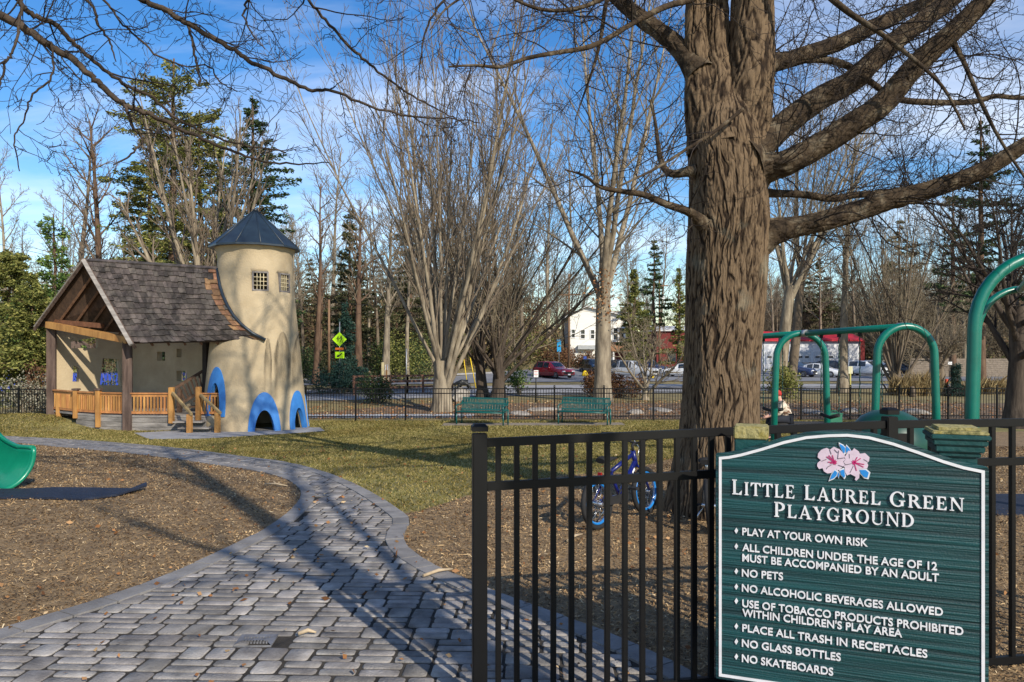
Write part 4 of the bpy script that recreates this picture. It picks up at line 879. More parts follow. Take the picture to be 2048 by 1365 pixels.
BIGFORK = [LV((5, 6), (10, 26), (1.7, 2.1), .62, .025, .02, 5, 10, .8, sh=0.05, t1=.98, tip=.75),
           LV((12, 15), (22, 50), (.3, .46), .36, .035, .03, 10, 7, .12, sh=.5, tip=.12), LV((7, 10), (25, 50), (.3, .48), .5, .06, .05, 6, 4, .15, tip=.2),
           LV((4, 6), (25, 50), (.32, .5), .6, .08, .05, 4, 3, .2, tip=.4), LV(seg=3, side=3, wig=.1, up=.03, tip=.5)]
MULTI = [LV((11, 13), (4, 24), (3.2, 4.0), .6, .02, .02, 3, 7, .1, sh=0, tip=.8), LV((9, 12), (15, 32), (.2, .34), .4, .02, .02, 10, 5, .3, sh=.5, tip=.1),
         LV((5, 7), (18, 38), (.3, .5), .55, .05, .05, 5, 4, .2, tip=.3), LV((3, 4), (20, 40), (.4, .6), .6, .07, .04, 3, 3, .3, tip=.5), LV(seg=2, side=3, tip=.5)]
def bare(label, px, d, L0, r0, habit, seed, bark, twig, lean=(0, 0), cat='tree', group=None, rmin=.008, cut=2, name='bare_tree', flare=1.5):
    b = GP(px, d); root = thing(name, label, cat, b, 0, group); rng = random.Random(seed); out = []
    grow(out, (0, 0, -.15), (lean[0], lean[1], 1), L0, r0, 0, habit, rng, rmin)
    lv, p, r, s = out[0]; r[0] *= flare; out[0] = (lv, p, r, s); split_tree(out, root, bark, twig, cut); return root

# --- the big tree on the right, traced limb by limb
BARKG = rampmat  # (kept for the ramp helper)
def bark_big():
    m = bpy.data.materials.new('furrowed_bark'); m.use_nodes = True; N = m.node_tree.nodes; L = m.node_tree.links; b = N['Principled BSDF']; b.inputs['Roughness'].default_value = .9; b.inputs['Specular IOR Level'].default_value = .2
    at = N.new('ShaderNodeAttribute'); at.attribute_name = 'ridge'; tc = N.new('ShaderNodeTexCoord'); mp = N.new('ShaderNodeMapping'); mp.inputs['Scale'].default_value = (1, 1, .22); L.new(tc.outputs['Object'], mp.inputs[0])
    no = N.new('ShaderNodeTexNoise'); no.inputs['Scale'].default_value = 20; no.inputs['Detail'].default_value = 9; no.inputs['Roughness'].default_value = .7; L.new(mp.outputs[0], no.inputs[0])
    ad = N.new('ShaderNodeMath'); ad.operation = 'MULTIPLY_ADD'; ad.inputs[1].default_value = .5; L.new(at.outputs['Fac'], ad.inputs[0]); L.new(no.outputs['Fac'], ad.inputs[2])
    cr = N.new('ShaderNodeValToRGB'); e = cr.color_ramp.elements; e[0].position = .48; e[0].color = (.008, .0055, .004, 1); e[1].position = 1.0; e[1].color = (.155, .108, .066, 1); k = e.new(.72); k.color = (.036, .023, .014, 1)
    L.new(ad.outputs[0], cr.inputs[0])
    n2 = N.new('ShaderNodeTexNoise'); n2.inputs['Scale'].default_value = 2.2; n2.inputs['Detail'].default_value = 4; L.new(tc.outputs['Object'], n2.inputs[0]); r2 = N.new('ShaderNodeValToRGB'); r2.color_ramp.elements[0].position = .6; r2.color_ramp.elements[1].position = .75; L.new(n2.outputs['Fac'], r2.inputs[0])
    mx = N.new('ShaderNodeMix'); mx.data_type = 'RGBA'; mf = N.new('ShaderNodeMath'); mf.operation = 'MULTIPLY'; mf.inputs[1].default_value = .45; L.new(r2.outputs[0], mf.inputs[0]); L.new(mf.outputs[0], mx.inputs['Factor']); L.new(cr.outputs[0], mx.inputs['A']); mx.inputs['B'].default_value = (.30, .29, .22, 1)
    L.new(mx.outputs['Result'], b.inputs['Base Color'])
    bp = N.new('ShaderNodeBump'); bp.inputs['Strength'].default_value = .9; bp.inputs['Distance'].default_value = .02; L.new(no.outputs['Fac'], bp.inputs['Height']); L.new(bp.outputs[0], b.inputs['Normal'])
    return m
BIGB = bark_big()
LIMB = M('mottled_limb_bark', (.165, .135, .094), (.022, .015, .010), scale=6.5, rough=.9, bump=1.0, bscale=26, c3=(.06, .042, .026), lo=.36, hi=.68, detail=9, spec=.2, distort=.4)
LICH = LIMB
def vnoise(u, v, ku, kv, seed):                     # value noise, periodic in u in [0,1)
    r = np.random.default_rng(seed).random((kv + 3, ku)); x = u * ku; y = v * kv; i = np.floor(x).astype(int); j = np.clip(np.floor(y).astype(int), 0, kv + 1); f = x - i; g = y - j; f = f * f * (3 - 2 * f); g = g * g * (3 - 2 * g); i0 = i % ku; i1 = (i + 1) % ku
    return (r[j, i0] * (1 - f) + r[j, i1] * f) * (1 - g) + (r[j + 1, i0] * (1 - f) + r[j + 1, i1] * f) * g
def ridged_tube(C, R, n, m, seed, amp, ell=1.0, flute=0.0):
    """C (k,3) centres, R (k,) radii resampled to m rings of n, with furrowed bark displacement"""
    C = np.asarray(C, float); R = np.asarray(R, float); s = np.concatenate([[0], np.cumsum(np.linalg.norm(np.diff(C, axis=0), axis=1))]); S = np.linspace(0, s[-1], m); c = np.stack([np.interp(S, s, C[:, i]) for i in range(3)], 1); r = np.interp(S, s, R)
    for _ in range(3): c[1:-1] = (c[:-2] + 2 * c[1:-1] + c[2:]) / 4; r[1:-1] = (r[:-2] + 2 * r[1:-1] + r[2:]) / 4
    T = np.gradient(c, axis=0); T /= np.linalg.norm(T, axis=1, keepdims=True); ref = np.array([0, 1.0, 0]); A = np.cross(T, ref); A /= np.linalg.norm(A, axis=1, keepdims=True); B = np.cross(T, A)
    u, v = np.meshgrid(np.arange(n) / n, S / s[-1]); per = 2 * np.pi * r.mean(); Lz = s[-1]
    warp = (vnoise(u, v, max(6, int(per / .25)), max(3, int(Lz / .35)), seed + 9) - .5) * .035 / per * 2.5; uu = (u + warp) % 1
    a = 1 - np.abs(2 * vnoise(uu, v, max(8, int(per / .062)), max(3, int(Lz / .30)), seed) - 1); b = 1 - np.abs(2 * vnoise(uu, v, max(8, int(per / .032)), max(3, int(Lz / .11)), seed + 1) - 1)
    KK = max(8, int(per / .036)); kz = max(3, int(Lz / .22)); w2 = (vnoise(u, v, KK, max(3, int(Lz / .07)), seed + 7) - .5) * .35 / KK; u2 = (uu + w2) % 1; vv = np.clip(v + (vnoise(u, v, KK, 6, seed + 12) - .5) * 1.2 / kz, 0, 1)
    n1 = vnoise(u2, vv, KK, kz, seed + 3); n2 = vnoise((u2 + .41 / KK) % 1, np.clip(vv + .37 / kz, 0, 1), KK, int(kz * 1.3), seed + 4); n3 = vnoise(u2, vv, KK * 2, kz * 3, seed + 5); n4 = vnoise((u2 + .2 / KK) % 1, vv, KK * 2, int(kz * 2.4), seed + 6)
    rid = .68 * np.clip(np.abs(n1 - n2) * 5.0, 0, 1) + .32 * np.clip(np.abs(n3 - n4) * 3.0, 0, 1); low = vnoise(u, v, 5, max(3, int(Lz / .9)), seed + 2) - .5
    fl = np.cos(2 * np.pi * u * 5 + 1.2 + 1.5 * v) * flute * r[:, None]
    rr = r[:, None] + (rid - .6) * amp + low * amp * 1.6 + fl; an = 2 * np.pi * u
    V = c[:, None, :] + rr[..., None] * (A[:, None, :] * np.cos(an)[..., None] + B[:, None, :] * np.sin(an)[..., None])
    i = np.arange(m - 1)[:, None] * n; k = np.arange(n)[None]; kn = (k + 1) % n; Fq = np.stack([i + k, i + kn, i + n + kn, i + n + k], -1).reshape(-1, 4); return V.reshape(-1, 3), Fq, rid.ravel()
TWG = [LV((4, 7), (35, 70), (.3, .6), .5, .17, .02, 9, 4, .15, tip=.3), LV((2, 5), (35, 70), (.3, .6), .6, .2, .03, 7, 3, .15, tip=.4), LV(seg=5, side=3, wig=.22, up=.04, tip=.6)]
def big_tree():
    base = GP(1440, 8.0); t = thing('big_tree', 'massive bare tree with furrowed trunk and spreading limbs beside the blue bicycle', 'tree', (base.x, base.y, 0)); off = np.array([base.x, base.y, 0])
    rows = [(1062, 1300, 1580), (1040, 1318, 1556), (1015, 1329, 1544), (988, 1337, 1536), (950, 1346, 1530), (920, 1352, 1526), (860, 1363, 1519), (800, 1369, 1517), (700, 1374, 1520), (600, 1378, 1528), (500, 1381, 1533), (450, 1381, 1537), (400, 1381, 1534), (340, 1380, 1529), (290, 1378, 1524), (255, 1384, 1516), (225, 1398, 1503), (200, 1415, 1488), (180, 1435, 1470)]
    C = [W((a + b) / 2, y, 8.0) for y, a, b in rows]; R = [(b - a) / 2 * 8.0 / F for y, a, b in rows]; Vs, Fs, Rs, o = [], [], [], 0
    def stem(P, d, seed, n, m):
        nonlocal o
        C = [W(x, y, d + dd) for x, y, w, dd in P]; R = [w / 2 * d / F for x, y, w, dd in P]; V, Fq, rid = ridged_tube(C, R, n, m, seed, .028); Vs.append(V); Fs.append(Fq + o); Rs.append(rid); o += len(V)
    V, Fq, rid = ridged_tube(C, R, 460, 680, 1, .025, flute=.035); Vs.append(V); Fs.append(Fq); Rs.append(rid); o = len(V)
    stem([(1425, 300, 96, -.05), (1408, 220, 70, -.03), (1396, 120, 44, 0), (1392, 40, 38, .0), (1393, -60, 36, 0), (1400, -260, 28, .1)], 8.02, 21, 90, 170)
    stem([(1450, 300, 120, -.08), (1440, 200, 78, 0), (1436, 100, 52, .12), (1434, 0, 44, .18), (1428, -120, 46, 0), (1416, -320, 36, 0)], 8.0, 22, 110, 180)
    stem([(1470, 330, 120, 0), (1488, 240, 104, .02), (1499, 140, 92, .02), (1503, 40, 82, .02), (1507, -60, 76, 0), (1520, -320, 60, 0)], 8.0, 23, 130, 190)
    tr = np_obj('trunk', np.concatenate(Vs) - off, [np.concatenate(Fs)], BIGB, t, True); at = tr.data.attributes.new('ridge', 'FLOAT', 'POINT'); at.data.foreach_set('value', np.concatenate(Rs).astype(np.float32))
    LB = [  # px, py, width px; start and end distance
        ([(1500, 478, 120), (1530, 470, 74), (1552, 463, 50), (1596, 454, 38), (1640, 445, 36), (1705, 427, 37), (1771, 404, 36), (1837, 386, 34), (1903, 365, 32), (1969, 339, 32), (2013, 313, 31), (2060, 284, 30), (2200, 215, 24), (2380, 120, 14)], 8.0, 7.4, 26),
        ([(1520, 386, 24), (1543, 387, 17), (1580, 388, 15), (1618, 391, 15), (1666, 398, 15), (1705, 391, 14), (1763, 386, 12), (1837, 372, 9), (1900, 350, 6)], 8.1, 8.5, 8),
        ([(1492, 352, 120), (1525, 336, 74), (1550, 331, 54), (1574, 325, 49), (1640, 291, 46), (1705, 250, 44), (1763, 211, 42), (1815, 150, 37), (1859, 105, 36), (1903, 66, 34), (1956, 12, 33), (2010, -45, 30), (2160, -190, 22)], 7.95, 7.2, 26),
        ([(1480, 318, 120), (1512, 296, 66), (1552, 264, 50), (1596, 229, 46), (1640, 198, 44), (1705, 162, 42), (1750, 119, 38), (1793, 80, 36), (1837, 48, 34), (1890, 8, 31), (1960, -50, 28), (2100, -190, 20)], 7.9, 8.4, 26),
        ([(1490, 150, 90), (1522, 130, 48), (1542, 125, 40), (1565, 122, 33), (1618, 106, 32), (1684, 84, 30), (1750, 53, 27), (1815, 23, 23), (1870, -4, 20), (1990, -70, 14)], 8.1, 9.2, 20),
        ([(1575, 126, 22), (1600, 120, 17), (1640, 119, 15), (1672, 124, 14), (1705, 137, 14), (1750, 171, 12), (1793, 198, 12), (1859, 205, 12), (1947, 204, 11), (1991, 192, 10), (2048, 196, 9), (2200, 180, 5)], 8.45, 9.6, 14),
        ([(1400, 150, 60), (1372, 112, 40), (1345, 84, 34), (1310, 57, 31), (1275, 31, 29), (1240, 2, 27), (1190, -45, 24), (1080, -170, 15)], 8.0, 8.6, 16),
        ([(1405, 448, 34), (1386, 430, 20), (1372, 422, 17), (1332, 409, 15), (1288, 390, 13), (1244, 383, 10), (1200, 374, 8), (1170, 352, 5), (1130, 340, 3)], 7.75, 6.9, 8),
        ([(1392, 343, 30), (1372, 344, 20), (1349, 349, 16), (1332, 342, 14), (1321, 318, 12), (1316, 286, 9), (1310, 240, 6), (1300, 200, 4)], 7.9, 8.1, 7),
        ([(1430, 215, 18), (1486, 218, 7), (1429, 264, 7), (1376, 297, 6), (1310, 338, 5), (1240, 372, 3)][1:], 7.5, 7.0, 5),
        ([(1420, -60, 24), (1390, -8, 15), (1373, 2, 13), (1329, 14, 12), (1263, 48, 11), (1219, 75, 10), (1175, 95, 10), (1109, 106, 9), (1052, 117, 8), (1000, 135, 7), (956, 131, 6), (898, 134, 4)], 7.9, 6.6, 12),
        ([(1235, -10, 14), (1214, 0, 9), (1202, 75, 7), (1188, 132, 6), (1172, 178, 4), (1150, 240, 2)], 8.5, 8.2, 6),
        ([(1490, -150, 30), (1600, -60, 16), (1690, 20, 12), (1760, 66, 10), (1840, 130, 8), (1890, 180, 6), (1930, 260, 4)], 7.6, 6.9, 14),
        ([(1890, 60, 16), (1925, 120, 9), (1960, 200, 8), (2000, 280, 6), (2060, 370, 4)], 7.6, 7.0, 7),
        ([(1380, -110, 26), (1300, -60, 14), (1180, 10, 9), (1080, 20, 7), (980, -20, 5), (900, 10, 4), (860, 60, 2)], 8.2, 7.0, 14)]
    rng = random.Random(77); TW = []; 
    for li, (P, d0, d1, ntw) in enumerate(LB):
        k = len(P); C3 = [np.array((x, y, w, d0 + (d1 - d0) * i / (k - 1))) for i, (x, y, w) in enumerate(P)]; Q = catmull(C3, 8); C = [np.array(W(q[0], q[1], q[3])) for q in Q]; R = [max(.003, q[2] / 2 * q[3] / F) for q in Q]
        big = P[min(3, k - 1)][2] > 20; V, Fq, rid = ridged_tube(C, R, 84 if big else 12, len(C) * (6 if big else 1), 40 + li, .017 if big else .003)
        np_obj('limb', V - off, [Fq], LIMB, t, True)
        for j in range(int(ntw * 1.5)):
            q = rng.uniform(.12, 1) * (len(C) - 1); i = int(q); i = min(i, len(C) - 2); p = C[i]; T = unit(C[i + 1] - C[i]); an = math.radians(rng.uniform(35, 80)); dd = unit(T * math.cos(an) + perp(T, rng.uniform(0, 6.28)) * math.sin(an) + np.array([0, 0, .12])); grow(TW, p, dd, rng.uniform(.5, 1.5), min(R[i] * .5, rng.uniform(.005, .011)), 0, TWG, rng, .0026)
    # upper crown above the picture: throws shade and fills the top edge
    for k in range(9):
        a = rng.uniform(0, 6.28); grow(TW, np.array([base.x + .3 * math.cos(a), base.y + .3 * math.sin(a), rng.uniform(5.6, 8.5)]), (math.cos(a), math.sin(a), rng.uniform(.15, .9)), rng.uniform(2.5, 4.5), .05, 0,
             [LV((8, 10), (25, 60), (.3, .5), .4, .07, .02, 8, 6, .2)] + TWG, rng, .003)
    UP_ = [LV((10, 12), (25, 55), (.32, .5), .5, .03, .05, 10, 9, .12, tip=.25), LV((8, 10), (25, 55), (.32, .5), .5, .07, .04, 8, 6, .15, tip=.25), LV((5, 7), (25, 55), (.35, .5), .5, .09, .03, 6, 4, .15, tip=.3), LV(seg=4, side=3, wig=.12, tip=.5)]
    UT = Tubes()
    for px, py, d, r0, dx, dy in ((1400, -260, 8.12, .075, -.25, -.1), (1416, -320, 8.0, .095, -.1, .25), (1520, -320, 8.0, .16, .12, .0), (2100, -190, 8.4, .05, .5, .2), (2160, -190, 7.2, .06, .5, -.2)):
        o_ = []; grow(o_, np.array(W(px, py + 60, d)), (dx, dy, 1), 8.5 if px < 1600 else 4.5, r0, 0, UP_, rng, .004)
        for lv, p, r, s in o_:
            if lv == 0: UT.add(p, r, s)
            else: TW.append((lv, p, r, s))
    UT.build('upper_limbs', LIMB, t, off)
    B = Tubes()
    for lv, p, r, s in TW: B.add(p, r, s)
    B.build('crown', TW_DARK, t, off)
big_tree()

# --- branches hanging in from a tree standing just left of the picture
def overhang_tree():
    bx, by = -7.2, 6.4; t = thing('overhanging_tree', 'bare tree just outside the left edge whose dark branches hang across the upper left sky', 'tree', (bx, by, 0)); off = np.array([bx, by, 0]); rng = random.Random(31); TW = []; B = Tubes()
    tp = [np.array((bx + .15 * math.sin(z * .8), by, z)) for z in np.linspace(-.1, 10, 16)]; A = Tubes(); A.add(tp, [.42 - .028 * k * .9 for k in range(16)], 14)
    tx = 1024 + bx / by * F; ty = lambda z: HY - (z - EYE) / by * F
    O = [([(tx, ty(4.2), 40), (-300, 8, 24), (-60, 8, 20), (0, 29, 18), (57, 62, 16), (97, 90, 15), (145, 119, 14), (185, 154, 12), (211, 180, 12), (250, 211, 11), (308, 233, 9), (374, 264, 8), (439, 294, 6), (505, 316, 5), (571, 327, 4), (659, 325, 2)], 6.4, 6.9, 24),
         ([(tx, ty(5.0), 34), (-200, -90, 16), (0, -26, 12), (35, 0, 11), (62, 29, 11), (110, 48, 10), (145, 84, 9), (189, 123, 8), (246, 167, 7), (308, 198, 6), (352, 237, 5), (417, 268, 5), (483, 290, 4), (571, 303, 3)], 6.4, 7.6, 18),
         ([(tx, ty(6.3), 30), (-150, -190, 20), (130, -70, 15), (270, -8, 12), (290, 2, 12), (334, 22, 11), (378, 48, 11), (431, 79, 10), (475, 105, 9), (505, 125, 9), (571, 158, 8), (624, 180, 7), (668, 182, 6), (747, 215, 5), (813, 233, 4), (896, 237, 3), (960, 245, 2)], 6.4, 7.4, 26),
         ([(tx, ty(7.2), 26), (200, -200, 14), (560, -60, 8), (615, 0, 6), (650, 40, 6), (703, 97, 6), (747, 136, 5), (813, 185, 4), (879, 220, 3), (930, 250, 2)], 6.4, 8.0, 18),
         ([(90, -60, 8), (176, 0, 6), (198, 48, 5), (220, 88, 4), (233, 123, 2)], 6.6, 6.8, 6), ([(366, 42, 9), (378, 53, 6), (387, 101, 5), (396, 145, 4), (400, 172, 3)], 6.9, 6.8, 6),
         ([(246, 205, 9), (250, 213, 7), (268, 259, 6), (286, 281, 5), (264, 308, 4), (229, 330, 3)], 6.62, 6.5, 7), ([(60, -60, 8), (44, 0, 6), (42, 31, 6), (26, 101, 5), (13, 123, 5), (0, 167, 4), (-20, 220, 2)], 6.2, 6.0, 8),
         ([(97, 88, 6), (105, 92, 4), (103, 154, 4), (66, 189, 4), (44, 246, 3), (29, 281, 3), (40, 343, 2)], 6.52, 6.3, 8), ([(120, -60, 7), (207, 0, 5), (246, 48, 4), (308, 105, 4), (365, 132, 3), (417, 132, 3), (439, 163, 3), (475, 185, 2)], 6.7, 7.2, 9),
         ([(505, -60, 7), (497, 0, 5), (488, 30, 4), (505, 70, 3), (530, 100, 2)], 7.0, 7.2, 5), ([(940, -60, 8), (880, 10, 5), (855, 50, 4), (842, 110, 3), (838, 160, 2)], 7.4, 7.6, 6)]
    for P, d0, d1, ntw in O:
        k = len(P); Q = catmull([np.array((x, y, w, d0 + (d1 - d0) * min(1, i / (k - 1)))) for i, (x, y, w) in enumerate(P)], 6); C = [np.array(W(q[0], q[1], q[3])) + np.array([rng.gauss(0, .006) for _ in range(3)]) for q in Q]; R = [max(.0035, q[2] / 2 * q[3] / F) for q in Q]; A.add(C, R, 7)
        for j in range(int(ntw * .62)):
            i = int(rng.uniform(.15, .98) * (len(C) - 2)); T = unit(C[i + 1] - C[i]); an = math.radians(rng.uniform(30, 75)); dd = unit(T * math.cos(an) + perp(T, rng.uniform(0, 6.28)) * math.sin(an)); grow(TW, C[i], dd, rng.uniform(.35, 1.0), min(R[i] * .6, rng.uniform(.005, .010)), 0, TWG, rng, .0026)
    for lv, p, r, s in TW: B.add(p, r, s)
    A.build('trunk', M('dark_limb_bark', (.075, .055, .04), (.024, .018, .014), scale=6, rough=.9, bump=.8, bscale=30, spec=.2), t, off); B.build('crown', TW_DARK, t, off)
overhang_tree()

# --- the tree behind the camera whose shade lies across the path and the sign
SHADE = [LV((8, 9), (30, 65), (.32, .46), .42, .03, .03, 10, 10, .30, sh=.3, tip=.2), LV((6, 8), (25, 55), (.32, .5), .45, .07, .03, 8, 6, .2, tip=.2), LV((4, 5), (25, 55), (.35, .5), .5, .09, .03, 5, 4, .15, tip=.3), LV(seg=4, side=3, wig=.1, tip=.5)]
def shade_tree():
    t = thing('shade_tree', 'large bare tree behind the viewer whose shadow falls over the sign and path', 'tree', (4.5, -2.45, 0)); out = []; grow(out, (0, 0, -.2), (-.02, .01, 1), 13, .27, 0, SHADE, random.Random(12), .006); split_tree(out, t, BK_TAN, TW_DARK, 2)
shade_tree()
# --- trees beyond the fence
TALLFORK = [LV((5, 5), (7, 22), (3.0, 3.9), .66, .02, .02, 5, 10, .85, sh=0.05, t1=.98, tip=.8)] + BIGFORK[1:]
bare('vase shaped bare tree with a sheaf of pale stems, left of the two benches', 884, 31.0, 2.3, .46, VASE, 4, BK_PALE, TW_PINK, cat='tree', flare=1.25)
bare('dark trunked bare tree behind the first bench, left one of the close pair', 966, 41.0, 2.5, .34, VASEDARK, 11, BK_DARK, TW_PALE, (-.05, 0))
bare('dark trunked bare tree behind the first bench, right one of the close pair', 996, 40.0, 2.4, .39, VASEDARK, 15, BK_DARK, TW_PALE, (.04, 0))
bf = bare('tall pale barked tree with high forked limbs rising behind the second bench', 1206, 37.0, 5.7, .45, TALLFORK, 9, BK_PALE, TW_PALE, flare=1.25)
bare('leaning grey tree just right of the big trunk, behind the swings', 1556, 47, 7.0, .40, BIGFORK, 23, BK_PALE, TW_PALE, (.05, 0))
bare('slender pale tree leaning right behind the far swing arch', 1578, 50, 8.0, .34, BIGFORK, 27, BK_TAN, TW_PALE, (.16, 0))
bare('straight grey trunked tree seen between the two swing arches', 1686, 48, 17, .33, FOREST, 31, BK_PALE, TW_PALE)
bare('wide bushy bare tree with many fine arching branches behind the near swing arch', 1792, 46, 1.6, .40, VASE, 37, BK_TAN, TW_PALE, flare=1.2)
bare('second bushy bare tree behind the near swing arch, farther back and right', 1880, 58, 3.0, .40, ARCH, 38, BK_TAN, TW_PALE)
bare('crooked dark tree at the far right edge behind the large green arch', 2034, 24.5, 4.2, .36, ARCH, 41, BK_DARK, TW_DARK, (-.03, 0))
bare('tall slender bare tree rising above the playhouse roof, left one of the pair', 152, 58, 21, .36, FOREST, 45, BK_TAN, TW_PINK)
bare('tall slender bare tree rising above the playhouse roof, right one of the pair', 197, 55, 20, .42, FOREST, 47, BK_BROWN, TW_PINK)
bare('clump of thin pale stems fanning up behind the playhouse roof', 420, 38, 3.4, .5, MULTI, 53, BK_PALE, TW_PINK, cat='tree')
bare('slim bare tree directly right of the tower roof', 632, 62, 17, .30, FOREST, 57, BK_BROWN, TW_PALE)
bare('leaning pale trunk beside the white roadside box', 770, 68, 15, .42, FOREST, 61, BK_PALE, TW_PALE, (.08, 0))
bare('brown trunked tree across the road behind the wooden bridge rail', 718, 66, 16, .42, FOREST, 63, BK_BROWN, TW_PALE)
bare('low many stemmed bare tree leaning right in front of the car park', 1290, 39, 1.0, .2, [LV((5, 5), (15, 55), (3.0, 4.6), .62, .05, .0, 3, 6, .2, sh=0, tip=.8)] + ARCH[1:], 67, BK_PALE, TW_PALE)

# --- evergreens
NEEDLE = {k: rampmat('needles_' + k, s, .75, .18) for k, s in dict(
    dark=[(0, (.018, .036, .016)), (.6, (.045, .078, .03)), (1, (.10, .135, .045))], olive=[(0, (.05, .065, .016)), (.5, (.15, .165, .04)), (1, (.33, .31, .09))],
    bright=[(0, (.03, .07, .018)), (.5, (.09, .16, .034)), (1, (.22, .29, .07))], mute=[(0, (.04, .05, .022)), (.6, (.08, .085, .035)), (1, (.15, .14, .065))], blue=[(0, (.012, .035, .028)), (.6, (.025, .065, .05)), (1, (.06, .11, .08))]).items()}
def conifer_arrays(H, Rb, seed, z0=.12, gap=.25, dens=1.0, leaf=.2, open_=.0, shape=1.0, droop=.12):
    r = np.random.default_rng(seed); rng = random.Random(seed); T = Tubes(); T.add([np.array((.05 * rng.gauss(0, 1), .05 * rng.gauss(0, 1), z)) for z in np.linspace(-.2, H, 8)], [H * .018 * (1.05 - k / 7.5) + .01 for k in range(8)], 7); C, D = [], []; z = H * z0
    while z < H * .985:
        f = (z - H * z0) / (H * (1 - z0)); env = Rb * (1 - f) ** shape * (.75 + .25 * math.sin(9 * f + seed)); k = rng.randint(3, 6)
        for j in range(k):
            if rng.random() < open_: continue
            a = rng.uniform(0, 6.28); L = max(.25, env * rng.uniform(.5, 1.12)); up = .32 - .45 * (1 - f) * droop * 4 + rng.uniform(-.1, .1); P = []
            for s in range(5): q = s / 4; P.append(np.array((math.cos(a) * L * q, math.sin(a) * L * q, z + L * q * up - L * q * q * droop)))
            T.add(P, [.035 * (1 - s / 5) * L * .35 + .008 for s in range(5)], 3); n = int(12 * L * dens / leaf) + 4; q = r.uniform(.12, 1.05, n) ** .8; wd = .20 * L * (1.15 - q) + .10; w = r.normal(0, 1, n) * wd * .75
            C.append(np.stack([math.cos(a) * L * q - math.sin(a) * w, math.sin(a) * L * q + math.cos(a) * w, z + L * q * up - L * q * q * droop + r.normal(0, .09, n) - np.abs(w) * .12], 1)); D.append(np.stack([math.cos(a) - math.sin(a) * np.sign(w) * .8, math.sin(a) + math.cos(a) * np.sign(w) * .8, -.15 + 0 * w], 1))
        z += gap * (.6 + .6 * rng.random()) * (H / 15) ** .5
    C = np.concatenate(C); D = np.concatenate(D); V, Fq = leaf_arrays(C, leaf, r, .42, 0, D); return T, V, Fq
def conifer(label, px, d, H, Rb, seed, kind='dark', cat='evergreen tree', name='evergreen_tree', bark=None, **k):
    b = GP(px, d); t = thing(name, label, cat, b); T, V, Fq = conifer_arrays(H, Rb, seed, **k); T.build('trunk', bark or BK_BROWN, t); np_obj('crown', V, [Fq], NEEDLE[kind], t); return t
def bush(label, px, d, H, R, seed, kind='dark', n=2600, leaf=.10, cat='shrub', name='shrub', stems=9, mat=None, rag=.35):
    b = GP(px, d); t = thing(name, label, cat, b); r = np.random.default_rng(seed); rng = random.Random(seed); T = Tubes(); cl = []
    for i in range(stems):
        a = rng.uniform(0, 6.28); q = math.sqrt(rng.random()); e = np.array((math.cos(a) * R * q, math.sin(a) * R * q * .8, H * rng.uniform(.55, 1.0) * (1 - rag * q))); T.add([np.array((0, 0, -.1)) + e * np.array((.1, .1, 0)), e * np.array((.45, .45, .5)), e], [.03, .02, .01], 4); cl.append((e, rng.uniform(.25, .45) * min(H, R * 1.4)))
        cl.append((e * np.array((.8, .8, .55)), rng.uniform(.25, .45) * min(H, R * 1.4)))
    m = n // len(cl); C = np.concatenate([e + (lambda v: v / np.linalg.norm(v, axis=1, keepdims=True) * np.minimum(1.2, r.random((m, 1)) ** .4 * 1.1))(r.normal(size=(m, 3))) * s for e, s in cl]); C[:, 2] = np.maximum(C[:, 2], .03); V, Fq = leaf_arrays(C, leaf, r, .5); T.build('stems', TW_PALE, t); np_obj('foliage', V, [Fq], mat or NEEDLE[kind], t); return t
conifer('tall dark olive evergreen standing behind the playhouse roof, left of the tower', 345, 50, 22.5, 6.6, 101, 'olive', gap=.36, leaf=.24, shape=.42, dens=1.1, open_=.2, z0=.1)
conifer('broad olive hemlock behind the left half of the playhouse roof', 300, 54, 18.5, 5.6, 102, 'olive', gap=.36, leaf=.24, shape=.4, dens=1.0, open_=.2)
conifer('broad olive hemlock behind the right half of the playhouse roof', 400, 53, 20.0, 5.2, 106, 'olive', gap=.36, leaf=.24, shape=.4, dens=1.0, open_=.25)
conifer('slender dark pine directly behind the tower', 505, 56, 22, 5.2, 103, 'dark', gap=.32, leaf=.25, shape=.45, dens=1.0, open_=.2, z0=.2)
conifer('thin dark pine between the olive evergreen and the tower', 440, 62, 20, 3.6, 104, 'dark', gap=.42, leaf=.34, shape=.75, open_=.2)
conifer('young light green holly tree left of the playhouse roof', 108, 40, 10.0, 2.5, 105, 'bright', gap=.3, leaf=.2, shape=.38, open_=.25, dens=.9)
conifer('dark evergreen at the far left edge behind the cabin', 22, 44, 8.6, 3.0, 107, 'olive', gap=.28, leaf=.22, shape=.4, dens=1.3)
conifer('drooping green evergreen beside the left porch post', 62, 33, 6.0, 2.0, 109, 'olive', gap=.22, leaf=.17, shape=.6, dens=1.3, z0=.3)
conifer('muted green hemlock across the road right of the tower', 700, 72, 17, 4.6, 111, 'mute', gap=.4, leaf=.3, shape=.7, open_=.2)
conifer('broad muted hemlock behind the vase shaped tree', 820, 78, 18, 5.4, 113, 'mute', gap=.42, leaf=.3, shape=.7, open_=.2)
conifer('dark green fir behind the yellow crossing sign', 690, 64, 7.0, 2.6, 115, 'blue', gap=.26, leaf=.22, z0=.05)
conifer('bright yellow green cedar behind the white house', 1268, 88, 12.5, 3.6, 117, 'olive', gap=.34, leaf=.3, shape=.6, dens=1.5, z0=.08)
conifer('blue green pine rising over the cedar', 1308, 96, 17.5, 4.2, 119, 'dark', gap=.55, leaf=.36, shape=.8, open_=.3, z0=.35)
conifer('small dark pine just left of the big trunk', 1358, 92, 13.5, 3.4, 121, 'olive', gap=.45, leaf=.32, open_=.15, z0=.1)
